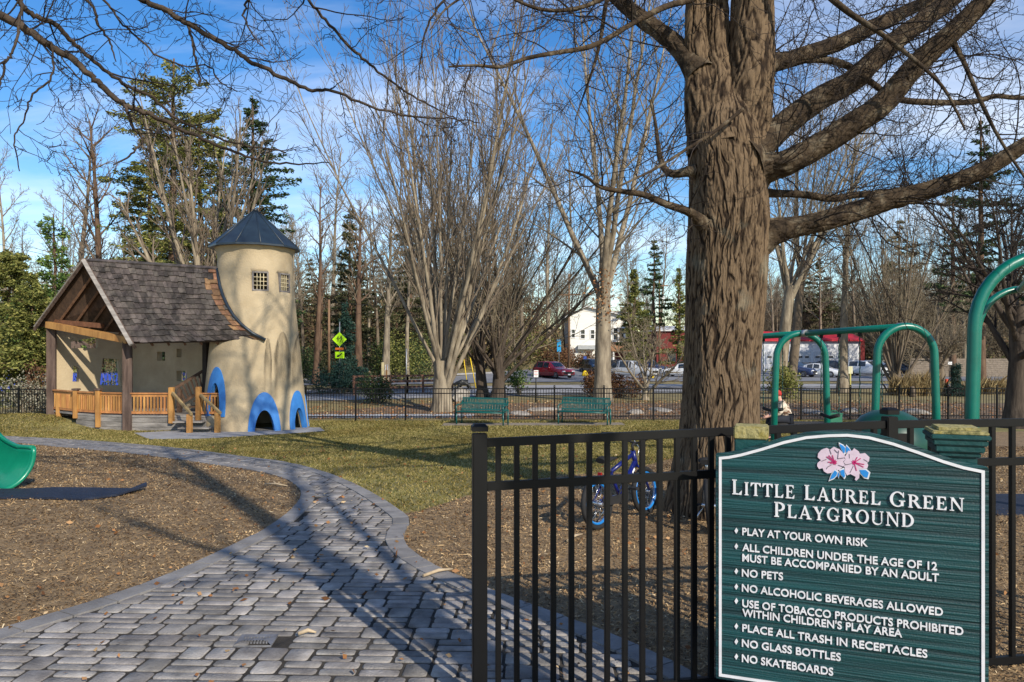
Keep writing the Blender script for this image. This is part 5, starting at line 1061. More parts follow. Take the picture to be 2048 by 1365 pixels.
conifer('tall dark pine behind the right hand bare trees', 1962, 70, 25, 4.4, 123, 'dark', gap=.6, leaf=.38, shape=.5, open_=.35, z0=.4)
conifer('tall pine near the right edge with sparse dark boughs', 1905, 78, 20, 4.0, 125, 'dark', gap=.6, leaf=.38, shape=.5, open_=.4, z0=.35)
conifer('muted pine behind the wide bushy bare tree', 1800, 90, 19, 5.0, 127, 'mute', gap=.55, leaf=.38, shape=.6, open_=.3, z0=.25)
conifer('muted pine behind the red roofed building', 1640, 112, 17, 4.6, 129, 'mute', gap=.6, leaf=.4, shape=.6, open_=.3, z0=.25)
conifer('tall pine at the extreme right edge of the woods', 2090, 64, 22, 4.6, 131, 'dark', gap=.55, leaf=.36, shape=.5, open_=.35, z0=.3)
conifer('low dark fir seedling beside the footpath, left of the big green arch', 1912, 43, 1.8, .95, 133, 'blue', gap=.13, leaf=.10, z0=.03, dens=.5, shape=1.25, cat='young fir', name='young_fir')
bush('yellow green fir shrub at the foot of the far swing arch', 1572, 40, 1.9, 1.0, 201, 'olive', 2600, .13)
bush('spreading dark rhododendron below the yellow crossing sign', 684, 47, 1.7, 1.6, 203, 'blue', 3400, .15)
bush('dark evergreen shrub in front of the wooden bridge rail', 755, 36, 1.7, .9, 205, 'dark', 2600, .11)
bush('leafy young magnolia between the two benches', 1040, 44, 2.1, .95, 207, 'bright', 900, .15, rag=.2)
bush('bare leafed dark shrub behind the porch wall, seen in its largest opening', 222, 33, 2.3, .7, 240, 'dark', 420, .11, stems=12)
bush('thin dark shrub behind the porch wall, seen in its smallest opening', 152, 33.5, 2.2, .6, 241, 'dark', 380, .11)
bush('dark shrub behind the back wall of the porch, seen in its low opening', 364, 33, 2.3, .6, 242, 'dark', 300, .11)
RUST = rampmat('rusty_foliage', [(0, (.05, .022, .014)), (.5, (.12, .055, .03)), (1, (.20, .12, .05))])
bush('rusty brown hedge at the foot of the tall pale tree', 1190, 41, 1.25, 1.4, 209, n=3400, leaf=.12, mat=RUST, cat='hedge', name='hedge', rag=.1)
bush('rusty brown hedge right of the tall pale trunk', 1248, 41.5, 1.15, 1.3, 211, n=3000, leaf=.12, mat=RUST, cat='hedge', name='hedge', rag=.1)
STRAW = rampmat('straw_foliage', [(0, (.11, .075, .035)), (.5, (.25, .18, .085)), (1, (.42, .33, .17))])
def dry_grass(label, px, d, H, R, seed):
    b = GP(px, d); t = thing('dry_grass_clump', label, 'tall grass', b); r = np.random.default_rng(seed)
    for i in range(3):
        n = 900; a = r.uniform(0, 6.28, n); q = R * np.sqrt(r.random(n)); x, y = q * np.cos(a) + (i - 1) * R * .7, q * np.sin(a) * .7; h = H * r.uniform(.45, 1.1, n) * (1 - .4 * q / R); w = r.uniform(.012, .03, n); l = r.normal(0, .28, (n, 2)) * h[:, None]; S = np.stack([np.cos(a * 3), np.sin(a * 3), 0 * a], 1) * w[:, None]
        B = np.stack([x, y, 0 * x - .03], 1); Tp = B + np.stack([l[:, 0], l[:, 1], h], 1); Md = B + np.stack([l[:, 0] * .35, l[:, 1] * .35, h * .55], 1); V = np.stack([B - S, B + S, Md + S * .8, Tp, Md - S * .8], 1).reshape(-1, 3); np_obj('tuft', V, [np.arange(5 * n).reshape(n, 5)], STRAW, t)
dry_grass('tan dry grass thicket behind the near swing arch', 1836, 44, 1.7, 1.0, 213)
dry_grass('tan dry grass clump behind the large green arch', 1985, 46, 1.3, 1.2, 214)
PALEB = rampmat('silver_foliage', [(0, (.10, .10, .07)), (.5, (.21, .20, .145)), (1, (.38, .35, .27))])
bush('silvery pale shrub behind the fence left of the playhouse', 50, 30.5, 1.5, 1.1, 215, n=2200, leaf=.1, mat=PALEB)
bush('rust leaved shrub between the pale shrub and the porch post', 85, 31.5, 2.3, .7, 216, n=1300, leaf=.1, mat=RUST)
for i, (px, d, H, R, kd, lb) in enumerate([(600, 66, 3.2, 2.2, 'dark', 'dark laurel thicket just right of the tower across the road'), (650, 72, 3.4, 2.6, 'mute', 'muted laurel thicket behind the brown utility pole'), (745, 73, 3.8, 2.6, 'dark', 'dark laurel thicket between the brown and leaning trunks'),
        (800, 72, 4.6, 3.0, 'olive', 'olive laurel mass right of the white roadside box'), (845, 74, 4.4, 3.0, 'dark', 'black green laurel mass behind the vase shaped tree'), (915, 86, 3.0, 3.2, 'mute', 'low muted laurel on the bank behind the dark trunked pair'), (1060, 92, 3.6, 2.6, 'olive', 'olive shrub on the bank above the red car'), (1110, 90, 2.2, 3.0, 'rust', 'russet scrub on the bank behind the blue banner'), (1160, 88, 2.4, 2.4, 'rust', 'russet scrub on the bank below the white house'),
        (40, 34, 3.6, 1.8, 'olive', 'low olive shrub by the cabin at the left edge'), (300, 44, 3.0, 1.8, 'dark', 'dark shrub glimpsed through the openings in the back wall of the porch')]):
    bush(lb, px, d, H, R, 300 + i, kd if kd != 'rust' else 'dark', 3800, .2, mat=RUST if kd == 'rust' else None)

# --- dead leaves still hanging on the tall pale tree
r_ = np.random.default_rng(9); C_ = np.concatenate([np.array([0, -.7, z]) + r_.normal(0, 1, (60, 3)) * np.array([s * .5, .3, .35]) for z, s in ((4.6, .7), (5.4, .8), (6.2, .6))]); V, Fq = leaf_arrays(C_, .16, r_, .5); np_obj('dead_leaves', V, [Fq], LEAFM, bf)

# --- woods beyond: individual bare trees on the slope, then a far mass
protos = []
for i, (L0, r0, bk) in enumerate(((17, .22, BK_PALE), (20, .26, BK_TAN), (15, .20, BK_BROWN), (22, .30, BK_PALE), (13, .16, BK_TAN))):
    out = []; grow(out, (0, 0, -.3), (0, 0, 1), L0, r0, 0, FOREST, random.Random(500 + i), .014); T = Tubes()
    for lv, p, r, s in out: T.add(p, r, max(3, s - 1))
    V, Fq = T.arrays(); protos.append((V, Fq, bk))
wr = random.Random(8)
tree_me = []
for i, (V, Fq, bk) in enumerate(protos): me = np_mesh('bare_tree', V, [Fq], True); me.materials.append(bk); tree_me.append(me)
spots = [(575, 70), (608, 78), (640, 70), (664, 84), (688, 76), (738, 80), (758, 74), (792, 84), (815, 70), (842, 90), (862, 80), (905, 92), (930, 84), (958, 96), (985, 88), (1020, 98), (1045, 90), (1072, 102), (1098, 94), (1130, 104), (1262, 112), (1320, 118), (1352, 110), (1545, 108), (1600, 116), (1640, 106), (1710, 112), (1745, 104), (1775, 110), (1822, 86), (1850, 96), (1872, 80), (1900, 92), (1930, 84), (1955, 98), (1985, 88), (2012, 94), (2050, 82), (15, 60), (62, 66), (110, 72), (235, 68), (270, 62), (470, 70), (545, 66), (585, 60)]
for i, (px, d) in enumerate(spots):
    o = link(bpy.data.objects.new('bare_tree', tree_me[i % 5])); o.location = GP(px, d); s = wr.uniform(.75, 1.15); o.scale = (s * 1.1, s * 1.1, s); o.rotation_euler = (0, 0, wr.uniform(0, 6.28))
    side = 'on the wooded bank left of the white house' if 560 < px < 1200 else ('in the grey woods behind the car park' if px > 1200 else 'in the woods behind the playhouse')
    tag(o, 'thin bare tree ' + side, 'tree', 'bare trees ' + side)
THICK = [LV((26, 32), (25, 65), (.28, .46), .4, .03, .02, 8, 5, .05, sh=.3, tip=.12), LV((7, 9), (25, 55), (.3, .5), .5, .08, .04, 5, 3, .1, tip=.3), LV((4, 6), (25, 55), (.35, .55), .6, .1, .03, 3, 3, .1, tip=.5)]
thick = []
for i in range(3):
    out = []; grow(out, (0, 0, -.3), (0, 0, 1), 11, .15, 0, THICK, random.Random(900 + i), .016); T = Tubes()
    for lv, p, r, s in out: T.add(p, r, 3)
    thick.append(T.arrays())
Vs, Fs, o = [], [], 0
for k in range(400):
    V, Fq = thick[k % 3]; d = wr.uniform(78, 135); px = wr.choice([wr.uniform(-250, 2350), wr.uniform(1500, 2200), wr.uniform(1500, 2200)]); d = wr.uniform(113, 140) if 1090 < px < 1760 else (max(d, 86) if px >= 1760 else d); p = GP(px, d); s = wr.uniform(.6, 1.15); a = wr.uniform(0, 6.28); c, q = math.cos(a), math.sin(a)
    Vs.append(np.stack([V[:, 0] * c - V[:, 1] * q, V[:, 0] * q + V[:, 1] * c, V[:, 2]], 1) * s + np.array(p)); Fs.append(Fq + o); o += len(V)
tag(np_obj('thicket', np.concatenate(Vs), [np.concatenate(Fs)], TW_PALE, None, True), 'dense grey brown thicket of bare saplings filling the wooded slope', 'woods', kind='stuff')
Vs, Fs, o = [], [], 0
for k in range(230):
    V, Fq, _ = protos[k % 5]; d = wr.uniform(92, 160); px = wr.uniform(-250, 2300); d = max(d, 114) if 1110 < px < 1980 else d; p = GP(px, d); s = wr.uniform(.55, .95); a = wr.uniform(0, 6.28); c, q = math.cos(a), math.sin(a)
    Vs.append(np.stack([V[:, 0] * c - V[:, 1] * q, V[:, 0] * q + V[:, 1] * c, V[:, 2]], 1) * s + np.array(p)); Fs.append(Fq + o); o += len(V)
tag(np_obj('woods', np.concatenate(Vs), [np.concatenate(Fs)], BK_TAN, None, True), 'far grey mass of bare winter woods along the skyline', 'woods', kind='stuff')
Vs, Fs, o = [], [], 0; cp_ = [conifer_arrays(15, 4.0, 700 + i, z0=.15, gap=.8, leaf=.42, dens=.8, shape=.6)[1:] for i in range(3)]
for k in range(140):
    V, Fq = cp_[k % 3]; d = wr.uniform(92, 160); px = wr.choice([wr.uniform(-250, 480), wr.uniform(540, 1060), wr.uniform(540, 1060), wr.uniform(1580, 2350)]); d = max(d, 116) if 1110 < px < 1980 else d; p = GP(px, d); s = wr.uniform(.4, .95)
    Vs.append(V * s + np.array(p)); Fs.append(Fq + o); o += len(V)
tag(np_obj('evergreen_woods', np.concatenate(Vs), [np.concatenate(Fs)], NEEDLE['mute']), 'dull green evergreens mixed through the far woods', 'woods', kind='stuff')
r_ = np.random.default_rng(12); n = 70000; px = r_.uniform(-300, 2350, n); d = r_.uniform(80, 125, n); x = (px - 1024) * d / F; k = ~((px > 1120) & (px < 1960) & (d < 112)); x, d = x[k], d[k]; C_ = np.stack([x, d, gz(x, d) + r_.random(len(x)) ** 1.6 * 4.2 + .1], 1); V, Fq = leaf_arrays(C_, .42, r_, .45)
n = 45000; px = r_.uniform(470, 1100, n); d = r_.uniform(92, 130, n); x = (px - 1024) * d / F; C2_ = np.stack([x, d, gz(x, d) + r_.random(n) ** 1.4 * 7.5 + .1], 1); V2, F2 = leaf_arrays(C2_, .40, r_, .4); Fq = np.concatenate([Fq, F2 + len(V)]); V = np.concatenate([V, V2])
tag(np_obj('underbrush', V, [Fq], rampmat('underbrush_leaf', [(0, (.05, .03, .018)), (.4, (.12, .075, .04)), (.7, (.09, .095, .035)), (1, (.26, .18, .09))])), 'brown and green underbrush on the wooded slope', 'underbrush', kind='stuff')
# ------------------------------------------------------------------ things in the playground
def torus(mb, c, R, r, axis='y', n=40, k=8, sx=1.0):
    b = len(mb.v)
    for i in range(n):
        a = 2 * math.pi * i / n
        for j in range(k):
            q = 2 * math.pi * j / k; rr = R + r * math.cos(q); w = r * sx * math.sin(q)
            mb.v.append(Vector(c) + Vector((rr * math.cos(a), w, rr * math.sin(a))))
    for i in range(n):
        for j in range(k): mb.f.append([b + i * k + j, b + i * k + (j + 1) % k, b + (i + 1) % n * k + (j + 1) % k, b + (i + 1) % n * k + j]); mb.sm.append(True)
    return mb
CHROME = M('bright_metal', (.62, .63, .65), (.5, .51, .53), scale=9, rough=.25, metal=.9)
def bicycle(label, loc, rz, frame_m, rim_m, lean=.09):
    t = thing('bicycle', label, 'bicycle', loc, 0, None); t.rotation_euler = (0, 0, rz); t.scale = (1.1,) * 3; wb, R = .80, .225
    bk, ft = Vector((-wb / 2, 0, R)), Vector((wb / 2, 0, R)); bb = Vector((-.05, 0, .24)); hd0, hd1 = Vector((.26, 0, .50)), Vector((.235, 0, .62)); st = Vector((-.16, 0, .47))
    ln = lambda p: Vector((p[0], p[1] + p[2] * lean, p[2]))
    class LB(MB):
        def build(s, name, mat, parent=None, **k): s.v = [ln(v) for v in s.v]; return MB.build(s, name, mat, parent, **k)
    m = LB(); m.tube([bb, hd0 + Vector((0, 0, .02))], .024, 10); m.tube([st, hd1 - Vector((0, 0, .03))], .019, 10); m.tube([bb, st], .017, 8); m.tube([hd0 - Vector((-.01, 0, .03)), hd1], .024, 10)
    for s in (-1, 1): m.tube([bb + Vector((0, s * .03, 0)), bk + Vector((0, s * .05, 0))], .011, 6); m.tube([st + Vector((0, s * .02, 0)), bk + Vector((0, s * .05, 0))], .010, 6)
    m.build('frame', frame_m, t); m = LB(); d = (hd0 + hd1) / 2; m.tube([bb.lerp(hd0, .12), bb.lerp(hd0, .26)], .0255, 10); m.tube([bb.lerp(hd0, .70), bb.lerp(hd0, .84)], .0255, 10); m.build('frame_band', WHITEP, t)
    m = LB()
    for s in (-1, 1): m.tube([hd0 + Vector((.005, s * .02, -.02)), hd0 + Vector((.03, s * .05, -.06)), ft + Vector((0, s * .05, 0))], .012, 7)
    m.build('fork', frame_m, t)
    for c in (bk, ft):
        m = LB(); torus(m, c, R - .022, .024, n=44, k=10); w = m.build('tyre', RUBBER, t); m = LB(); torus(m, c, R - .052, .012, n=44, k=8, sx=1.5); m.build('rim', rim_m, w); m = LB(); torus(m, c, R - .062, .004, n=40, k=6); 
        for k in range(20): a = 2 * math.pi * k / 20; m.tube([c + Vector((.02 * math.cos(a + 1), .028 * (-1) ** k, .02 * math.sin(a + 1))), c + Vector(((R - .06) * math.cos(a), 0, (R - .06) * math.sin(a)))], .0016, 4)
        m.tube([c + Vector((0, -.06, 0)), c + Vector((0, .06, 0))], .016, 8); m.build('spokes', CHROME, w)
    m = LB(); m.tube([st, Vector((-.19, 0, .56))], .0125, 8); m.build('seat_post', CHROME, t)
    m = LB(); m.tube([Vector((-.31, 0, .585)), Vector((-.25, 0, .592)), Vector((-.17, 0, .588)), Vector((-.06, 0, .583))], [.05, .068, .045, .018], 12); m.v = [Vector((v.x, v.y, .585 + (v.z - .585) * .5)) for v in m.v]; m.build('saddle', RUBBER, t)
    m = LB(); s0 = hd1 + Vector((0, 0, .05)); m.tube([hd1, s0, s0 + Vector((.05, 0, .015))], .014, 8); hb = s0 + Vector((.05, 0, .015))
    m.tube([hb + Vector((-.07, -.27, .075)), hb + Vector((-.01, -.17, .075)), hb + Vector((0, -.09, .02)), hb, hb + Vector((0, .09, .02)), hb + Vector((-.01, .17, .075)), hb + Vector((-.07, .27, .075))], .0115, 8); ha = m.build('handlebar', RUBBER, t); m = LB()
    for s in (-1, 1): m.tube([hb + Vector((-.035, s * .21, .075)), hb + Vector((-.10, s * .31, .075))], .018, 8)
    m.build('grip', RUBBER, ha); m = LB()
    for s in (-1, 1): m.tube([hb + Vector((.0, s * .17, .065)), hb + Vector((.02, s * .24, .05)), hb + Vector((-.02, s * .29, .045))], .005, 5); m.tube([hb + Vector((0, s * .16, .065)), hb + Vector((.09, s * .09, .045)), hb + Vector((.07, 0, -.05)), hb + Vector((.0, 0, -.18))], .004, 5)
    m.build('brake_lever', CHROME, ha)
    m = LB(); torus(m, bb + Vector((0, -.05, 0)), .075, .006, n=28, k=6); 
    for s, a in ((-1, .6), (1, .6 + math.pi)): e = bb + Vector((.12 * math.cos(a), s * .06, .12 * math.sin(a))); m.tube([bb + Vector((0, s * .06, 0)), e], .009, 6); m.box(e + Vector((0, s * .05, 0)), (.07, .075, .02))
    m.box(bb + Vector((-.17, -.055, -.005)), (.34, .012, .07)); m.build('crank', RUBBER, t)
    m = LB(); m.tube([Vector((-.12, .04, .2)), Vector((-.20, .17, .0))], .008, 6); m.build('kickstand', CHROME, t)
    m = LB(); m.box((-.325, 0, .47), (.02, .035, .03)); m.build('reflector', M('red_reflector', (.3, .012, .012), rough=.3), t); return t
p1_ = G(1191, 1066); p2_ = G(1300, 1032); c_ = (p1_ + p2_) / 2; hd_ = math.atan2(p2_.y - p1_.y, p2_.x - p1_.x)
bicycle('small blue bicycle with bright blue rims parked on the mulch behind the near fence', (c_.x, c_.y, .02), hd_, M('bike_blue', (.008, .015, .14), (.006, .011, .10), rough=.3, coat=.5), M('bike_rim_blue', (.015, .19, .55), rough=.4))
bicycle('black bicycle almost hidden behind the left edge of the sign', (2.02, 7.45, .02), 1.28, RUBBER, M('bike_rim_black', (.02, .02, .02), rough=.4))

def slide():
    t = thing('slide', 'green plastic slide chute curling into the left edge above the mulch', 'slide', (-6.4, 9.2, gzf(-6.4, 9.2))); C = catmull([(-9.0, 10.6, 2.2), (-8.4, 10.4, 1.75), (-7.75, 10.05, 1.1), (-7.2, 9.7, .62), (-6.8, 9.45, .47), (-6.42, 9.22, .44)], 8); z0 = gzf(-6.4, 9.2); m = MB(); rings = []
    C = [np.array(c) for c in C]; n = len(C)
    for i, c in enumerate(C):
        T = unit(C[min(i + 1, n - 1)] - C[max(i - 1, 0)]); S = unit(np.cross(T, [0, 0, 1])); U = np.cross(S, T); fl = 1 + .14 * max(0, (i - n + 6) / 6); ring = []
        for rr in (.40, .375):
            A = np.linspace(-1.75, 1.75, 22); A = A if rr > .39 else A[::-1]
            for a in A: ring.append(Vector(c + S * rr * fl * math.sin(a) - U * rr * fl * (math.cos(a) - .0) + np.array([0, 0, z0])))
        rings.append(ring)
    k = len(rings[0]); vs = [p for r in rings for p in r]; m.add(vs, [[i * k + j, i * k + (j + 1) % k, (i + 1) * k + (j + 1) % k, (i + 1) * k + j] for i in range(n - 1) for j in range(k)] + [[(n - 1) * k + j, (n - 1) * k + (j + 1), (n - 1) * k + k - 2 - j, (n - 1) * k + k - 1 - j] for j in range(k // 2 - 1)], True)
    SL = M('slide_green_plastic', (.004, .20, .115), (.003, .165, .095), scale=3, rough=.3, spec=.5, coat=.25); m.build('chute', SL, t, True); m = MB(); m.tube([r[0].lerp(r[-1], .5) for r in rings], .028, 10); m.tube([r[k // 2 - 1].lerp(r[k // 2], .5) for r in rings], .028, 10); e = rings[-1]; m.tube([e[j].lerp(e[k - 1 - j], .5) for j in range(k // 2)], .03, 10); m.build('rolled_rim', SL, t, True)
    MB().tube([(-7.3, 9.75, z0 - .1), (-7.3, 9.75, z0 + .35)], .04, 10).build('support_leg', STEEL, t, True)
slide()
def mat_():
    t = MB(); P = [(-60, 986), (60, 985), (110, 983), (200, 984), (262, 986), (293, 983)]; Q = [(-60, 1003), (60, 1003), (110, 1004), (165, 1006), (235, 998), (294, 986)]; n = len(P); a = [G(*p) for p in P]; b = [G(*p) for p in Q]; hz = [.05, .05, .055, .055, .06, .12]; hb = [.05, .05, .05, .045, .055, .10]
    vs = [p + Vector((0, 0, h)) for p, h in zip(a, hz)] + [p + Vector((0, 0, h)) for p, h in zip(b, hb)]; vs += [v - Vector((0, 0, .022)) for v in vs]; k = 2 * n
    fs = [[i, n + i, n + i + 1, i + 1] for i in range(n - 1)] + [[k + i, k + i + 1, k + n + i + 1, k + n + i] for i in range(n - 1)] + [[n + i, k + n + i, k + n + i + 1, n + i + 1] for i in range(n - 1)] + [[i, i + 1, k + i + 1, k + i] for i in range(n - 1)] + [[n - 1, 2 * n - 1, k + 2 * n - 1, k + n - 1]]
    t.add(vs, fs); tag(t.build('rubber_mat', M('navy_rubber', (.016, .022, .042), (.010, .014, .028), scale=12, rough=.7, bump=.3, bscale=80)), 'dark blue rubber mat with a curled corner at the foot of the slide', 'mat')
mat_()
m = MB(); p = GP(2010, 8.3); m.box((p.x + .2, p.y, p.z + .03), (1.3, 1.1, .025)); tag(m.build('rubber_mat', MATS['navy_rubber'], bevel=.008), 'dark rubber mat under the large green swing arch', 'mat')

# drain cover in the path
def drain():
    P = [G(466, 1302), G(542, 1301), G(557, 1279), G(484, 1279)]; c = DC_; sheet('bare_earth', DRAIN, .012, M('wet_soil', (.06, .048, .036), (.03, .024, .018), scale=12, rough=.9, bump=.4), 'dark soil ring round the drain cover', 'bare earth')
    t = thing('drain_cover', 'cast iron drain cover with two rows of slots set in the pavers', 'drain cover', (c.x, c.y, 0)); M_ = M('cast_iron', (.22, .22, .235), (.12, .12, .13), scale=14, rough=.6, metal=.3, bump=.3)
    u = (P[1] - P[0]); v = (P[3] - P[0]); holes = []
    for r in (.30, .62):
        for k in range(9): a = .14 + .082 * k; holes.append([(a, r), (a + .045, r), (a + .045, r + .14), (a, r + .14)])
    L = lambda l: [(P[0].x + u.x * a + v.x * b, P[0].y + u.y * a + v.y * b) for a, b in l]
    MB().plate(L([(0, 0), (1, 0), (1, 1), (0, 1)]), [L(h) for h in holes], (0, 0, .03), Vector((1, 0, 0)), Vector((0, 1, 0)), .012).build('grate', M_, t, True)
drain()
for i, (a, b, lb) in enumerate([((846, 1164), (905, 1150), 'pale bent stick lying on the border where path and mulch meet'), ((596, 1283), (632, 1280), 'splinter of pale wood beside the drain cover'), ((530, 975), (575, 979), 'pale stick on the mulch near the narrow bend of the path'), ((1135, 1092), (1165, 1078), 'pale stick on the mulch below the rear wheel of the blue bicycle')]):
    A, B = G(*a), G(*b); m = MB(); m.tube([A + Vector((0, 0, .045)), A.lerp(B, .5) + Vector((0, .02, .055)), B + Vector((0, 0, .045))], [.012, .014, .006], 6); tag(m.build('stick', M('pale_dead_wood', (.5, .4, .27), (.33, .25, .16), scale=9)), lb, 'stick')

def bench(label, px, d, rz):
    p = GP(px, d); t = thing('park_bench', label, 'bench', (p.x, p.y, p.z + .03), rz, 'green metal benches along the back fence'); TL = M('bench_teal', (.005, .09, .082), (.003, .062, .057), scale=5, rough=.35, spec=.5); L = 1.68; n = 33
    s = MB(); 
    for k in range(n + 1): x = -L / 2 + L * k / n; s.box((x, -.22, .43), (.028, .44, .014))
    for y in (-.44, -.22, 0.0): s.box((0, y, .432), (L + .03, .04, .022))
    s.tube([(-L / 2, -.45, .415), (L / 2, -.45, .415)], .02, 8); s.build('seat', TL, t); s = MB(); R = Matrix.Rotation(-.22, 3, 'X')
    for k in range(n + 1): x = -L / 2 + L * k / n; s.box(Vector((x, .06, .68)), (.028, .012, .40), R)
    for z in (-.2, .02, .2): s.box(Vector((0, .06, .68)) + R @ Vector((0, 0, z)), (L + .03, .022, .05), R)
    s.build('backrest', TL, t)
    for sx in (-1, 1):
        x = sx * (L / 2 + .03)
        for y in (-.40, .06): MB().tube([(x, y, -.02), (x, y, .43 if y < 0 else .52)], .026, 8).build('leg', TL, t)
        MB().tube([(x, -.40, .40), (x, -.42, .62), (x, -.30, .66), (x, .02, .66), (x, .10, .78)], .022, 8).build('armrest', TL, t)
bench('green slatted metal bench in front of the dark trunked pair of trees', 968, 25.75, -.36); bench('green slatted metal bench in front of the tall pale tree and rusty hedge', 1171, 25.85, -.36)

CH = M('green_coated_chain', (.02, .07, .055), (.012, .04, .032), rough=.6)
def arch_pts(xa, xb, d, z1, sk=.06):
    r = (xb - xa) / 2; cx = (xa + xb) / 2; P = [Vector((xa - sk, d, gzf(xa, d) - .15)), Vector((xa - sk * .4, d, (z1 - r) * .55))]
    P += [Vector((cx - r * math.cos(a), d, z1 - r + r * math.sin(a))) for a in np.linspace(0, math.pi, 19)]; P += [Vector((xb + sk * .4, d, (z1 - r) * .55)), Vector((xb + sk, d, gzf(xb, d) - .15))]; return P
def swing_set(label, arches, r):
    t = thing('playground_swing', label, 'swing frame', (arches[0][0], arches[0][2], gzf(arches[0][0], arches[0][2]))); tops = []
    for xa, xb, d, z in arches: MB().tube(arch_pts(xa, xb, d, z), r, 16).build('arch', GREENP, t, True); tops.append(Vector(((xa + xb) / 2, d, z - .005)))
    for a, b in zip(tops[:-1], tops[1:]): MB().tube([a, b], r * .95, 14).build('beam', GREENP, t, True)
    for a, b in list(zip(tops[:-1], tops[1:])) + list(zip(tops[1:], tops[:-1])):
        d_ = (b - a).normalized(); MB().tube([a + d_ * (r * .9), a + d_ * (r * .9 + .09)], r * 1.12, 16).build('clamp', STEEL, t, True)
    return t, tops
t1, tp1 = swing_set('low green tubular swing frame with three arches behind the big trunk', [(5.92, 6.85, 12.0, 2.13), (5.0, 5.93, 14.0, 2.06), (3.95, 4.88, 16.4, 1.98)], .06)
t2, tp2 = swing_set('tall green tubular swing frame cut by the right edge', [(4.62, 6.1, 7.4, 2.70), (7.93, 9.4, 12.6, 2.78)], .06)
def swing(label, a, b, f0, f1, drop):
    A, B = a.lerp(b, f0), a.lerp(b, f1); t = thing('swing', label, 'swing', (A.x, A.y, A.z - drop)); low = Vector((0, 0, -drop))
    for p in (A, B): 
        m = MB(); n = 22
        for k in range(n): q = p + low * (k / n); q2 = p + low * ((k + 1) / n); m.tube([q, q.lerp(q2, .5) + Vector((.006 if k % 2 else -.006, 0, 0)), q2], .010, 5)
        m.build('chain', CH, t, True)
        MB().box(p + Vector((0, 0, -.075)), (.05, .05, .07)).build('hanger', RUBBER, t, True)
    m = MB(); mid = (A + B) / 2 + low; m.tube([A + low, mid + Vector((0, 0, -.05)), B + low], .035, 6); m.build('seat', RUBBER, t, True)
swing('swing hanging nearer the far arch of the low green frame', tp1[1], tp1[0], .22, .40, 1.5); swing('swing hanging nearer the near arch of the low green frame', tp1[1], tp1[0], .60, .80, 1.5); swing('swing hanging beside the big trunk from the low green frame', tp1[2], tp1[1], .62, .82, 1.45)
swing('swing on green coated chains at the right edge under the tall frame', tp2[0], tp2[1], .47, .56, 2.1)

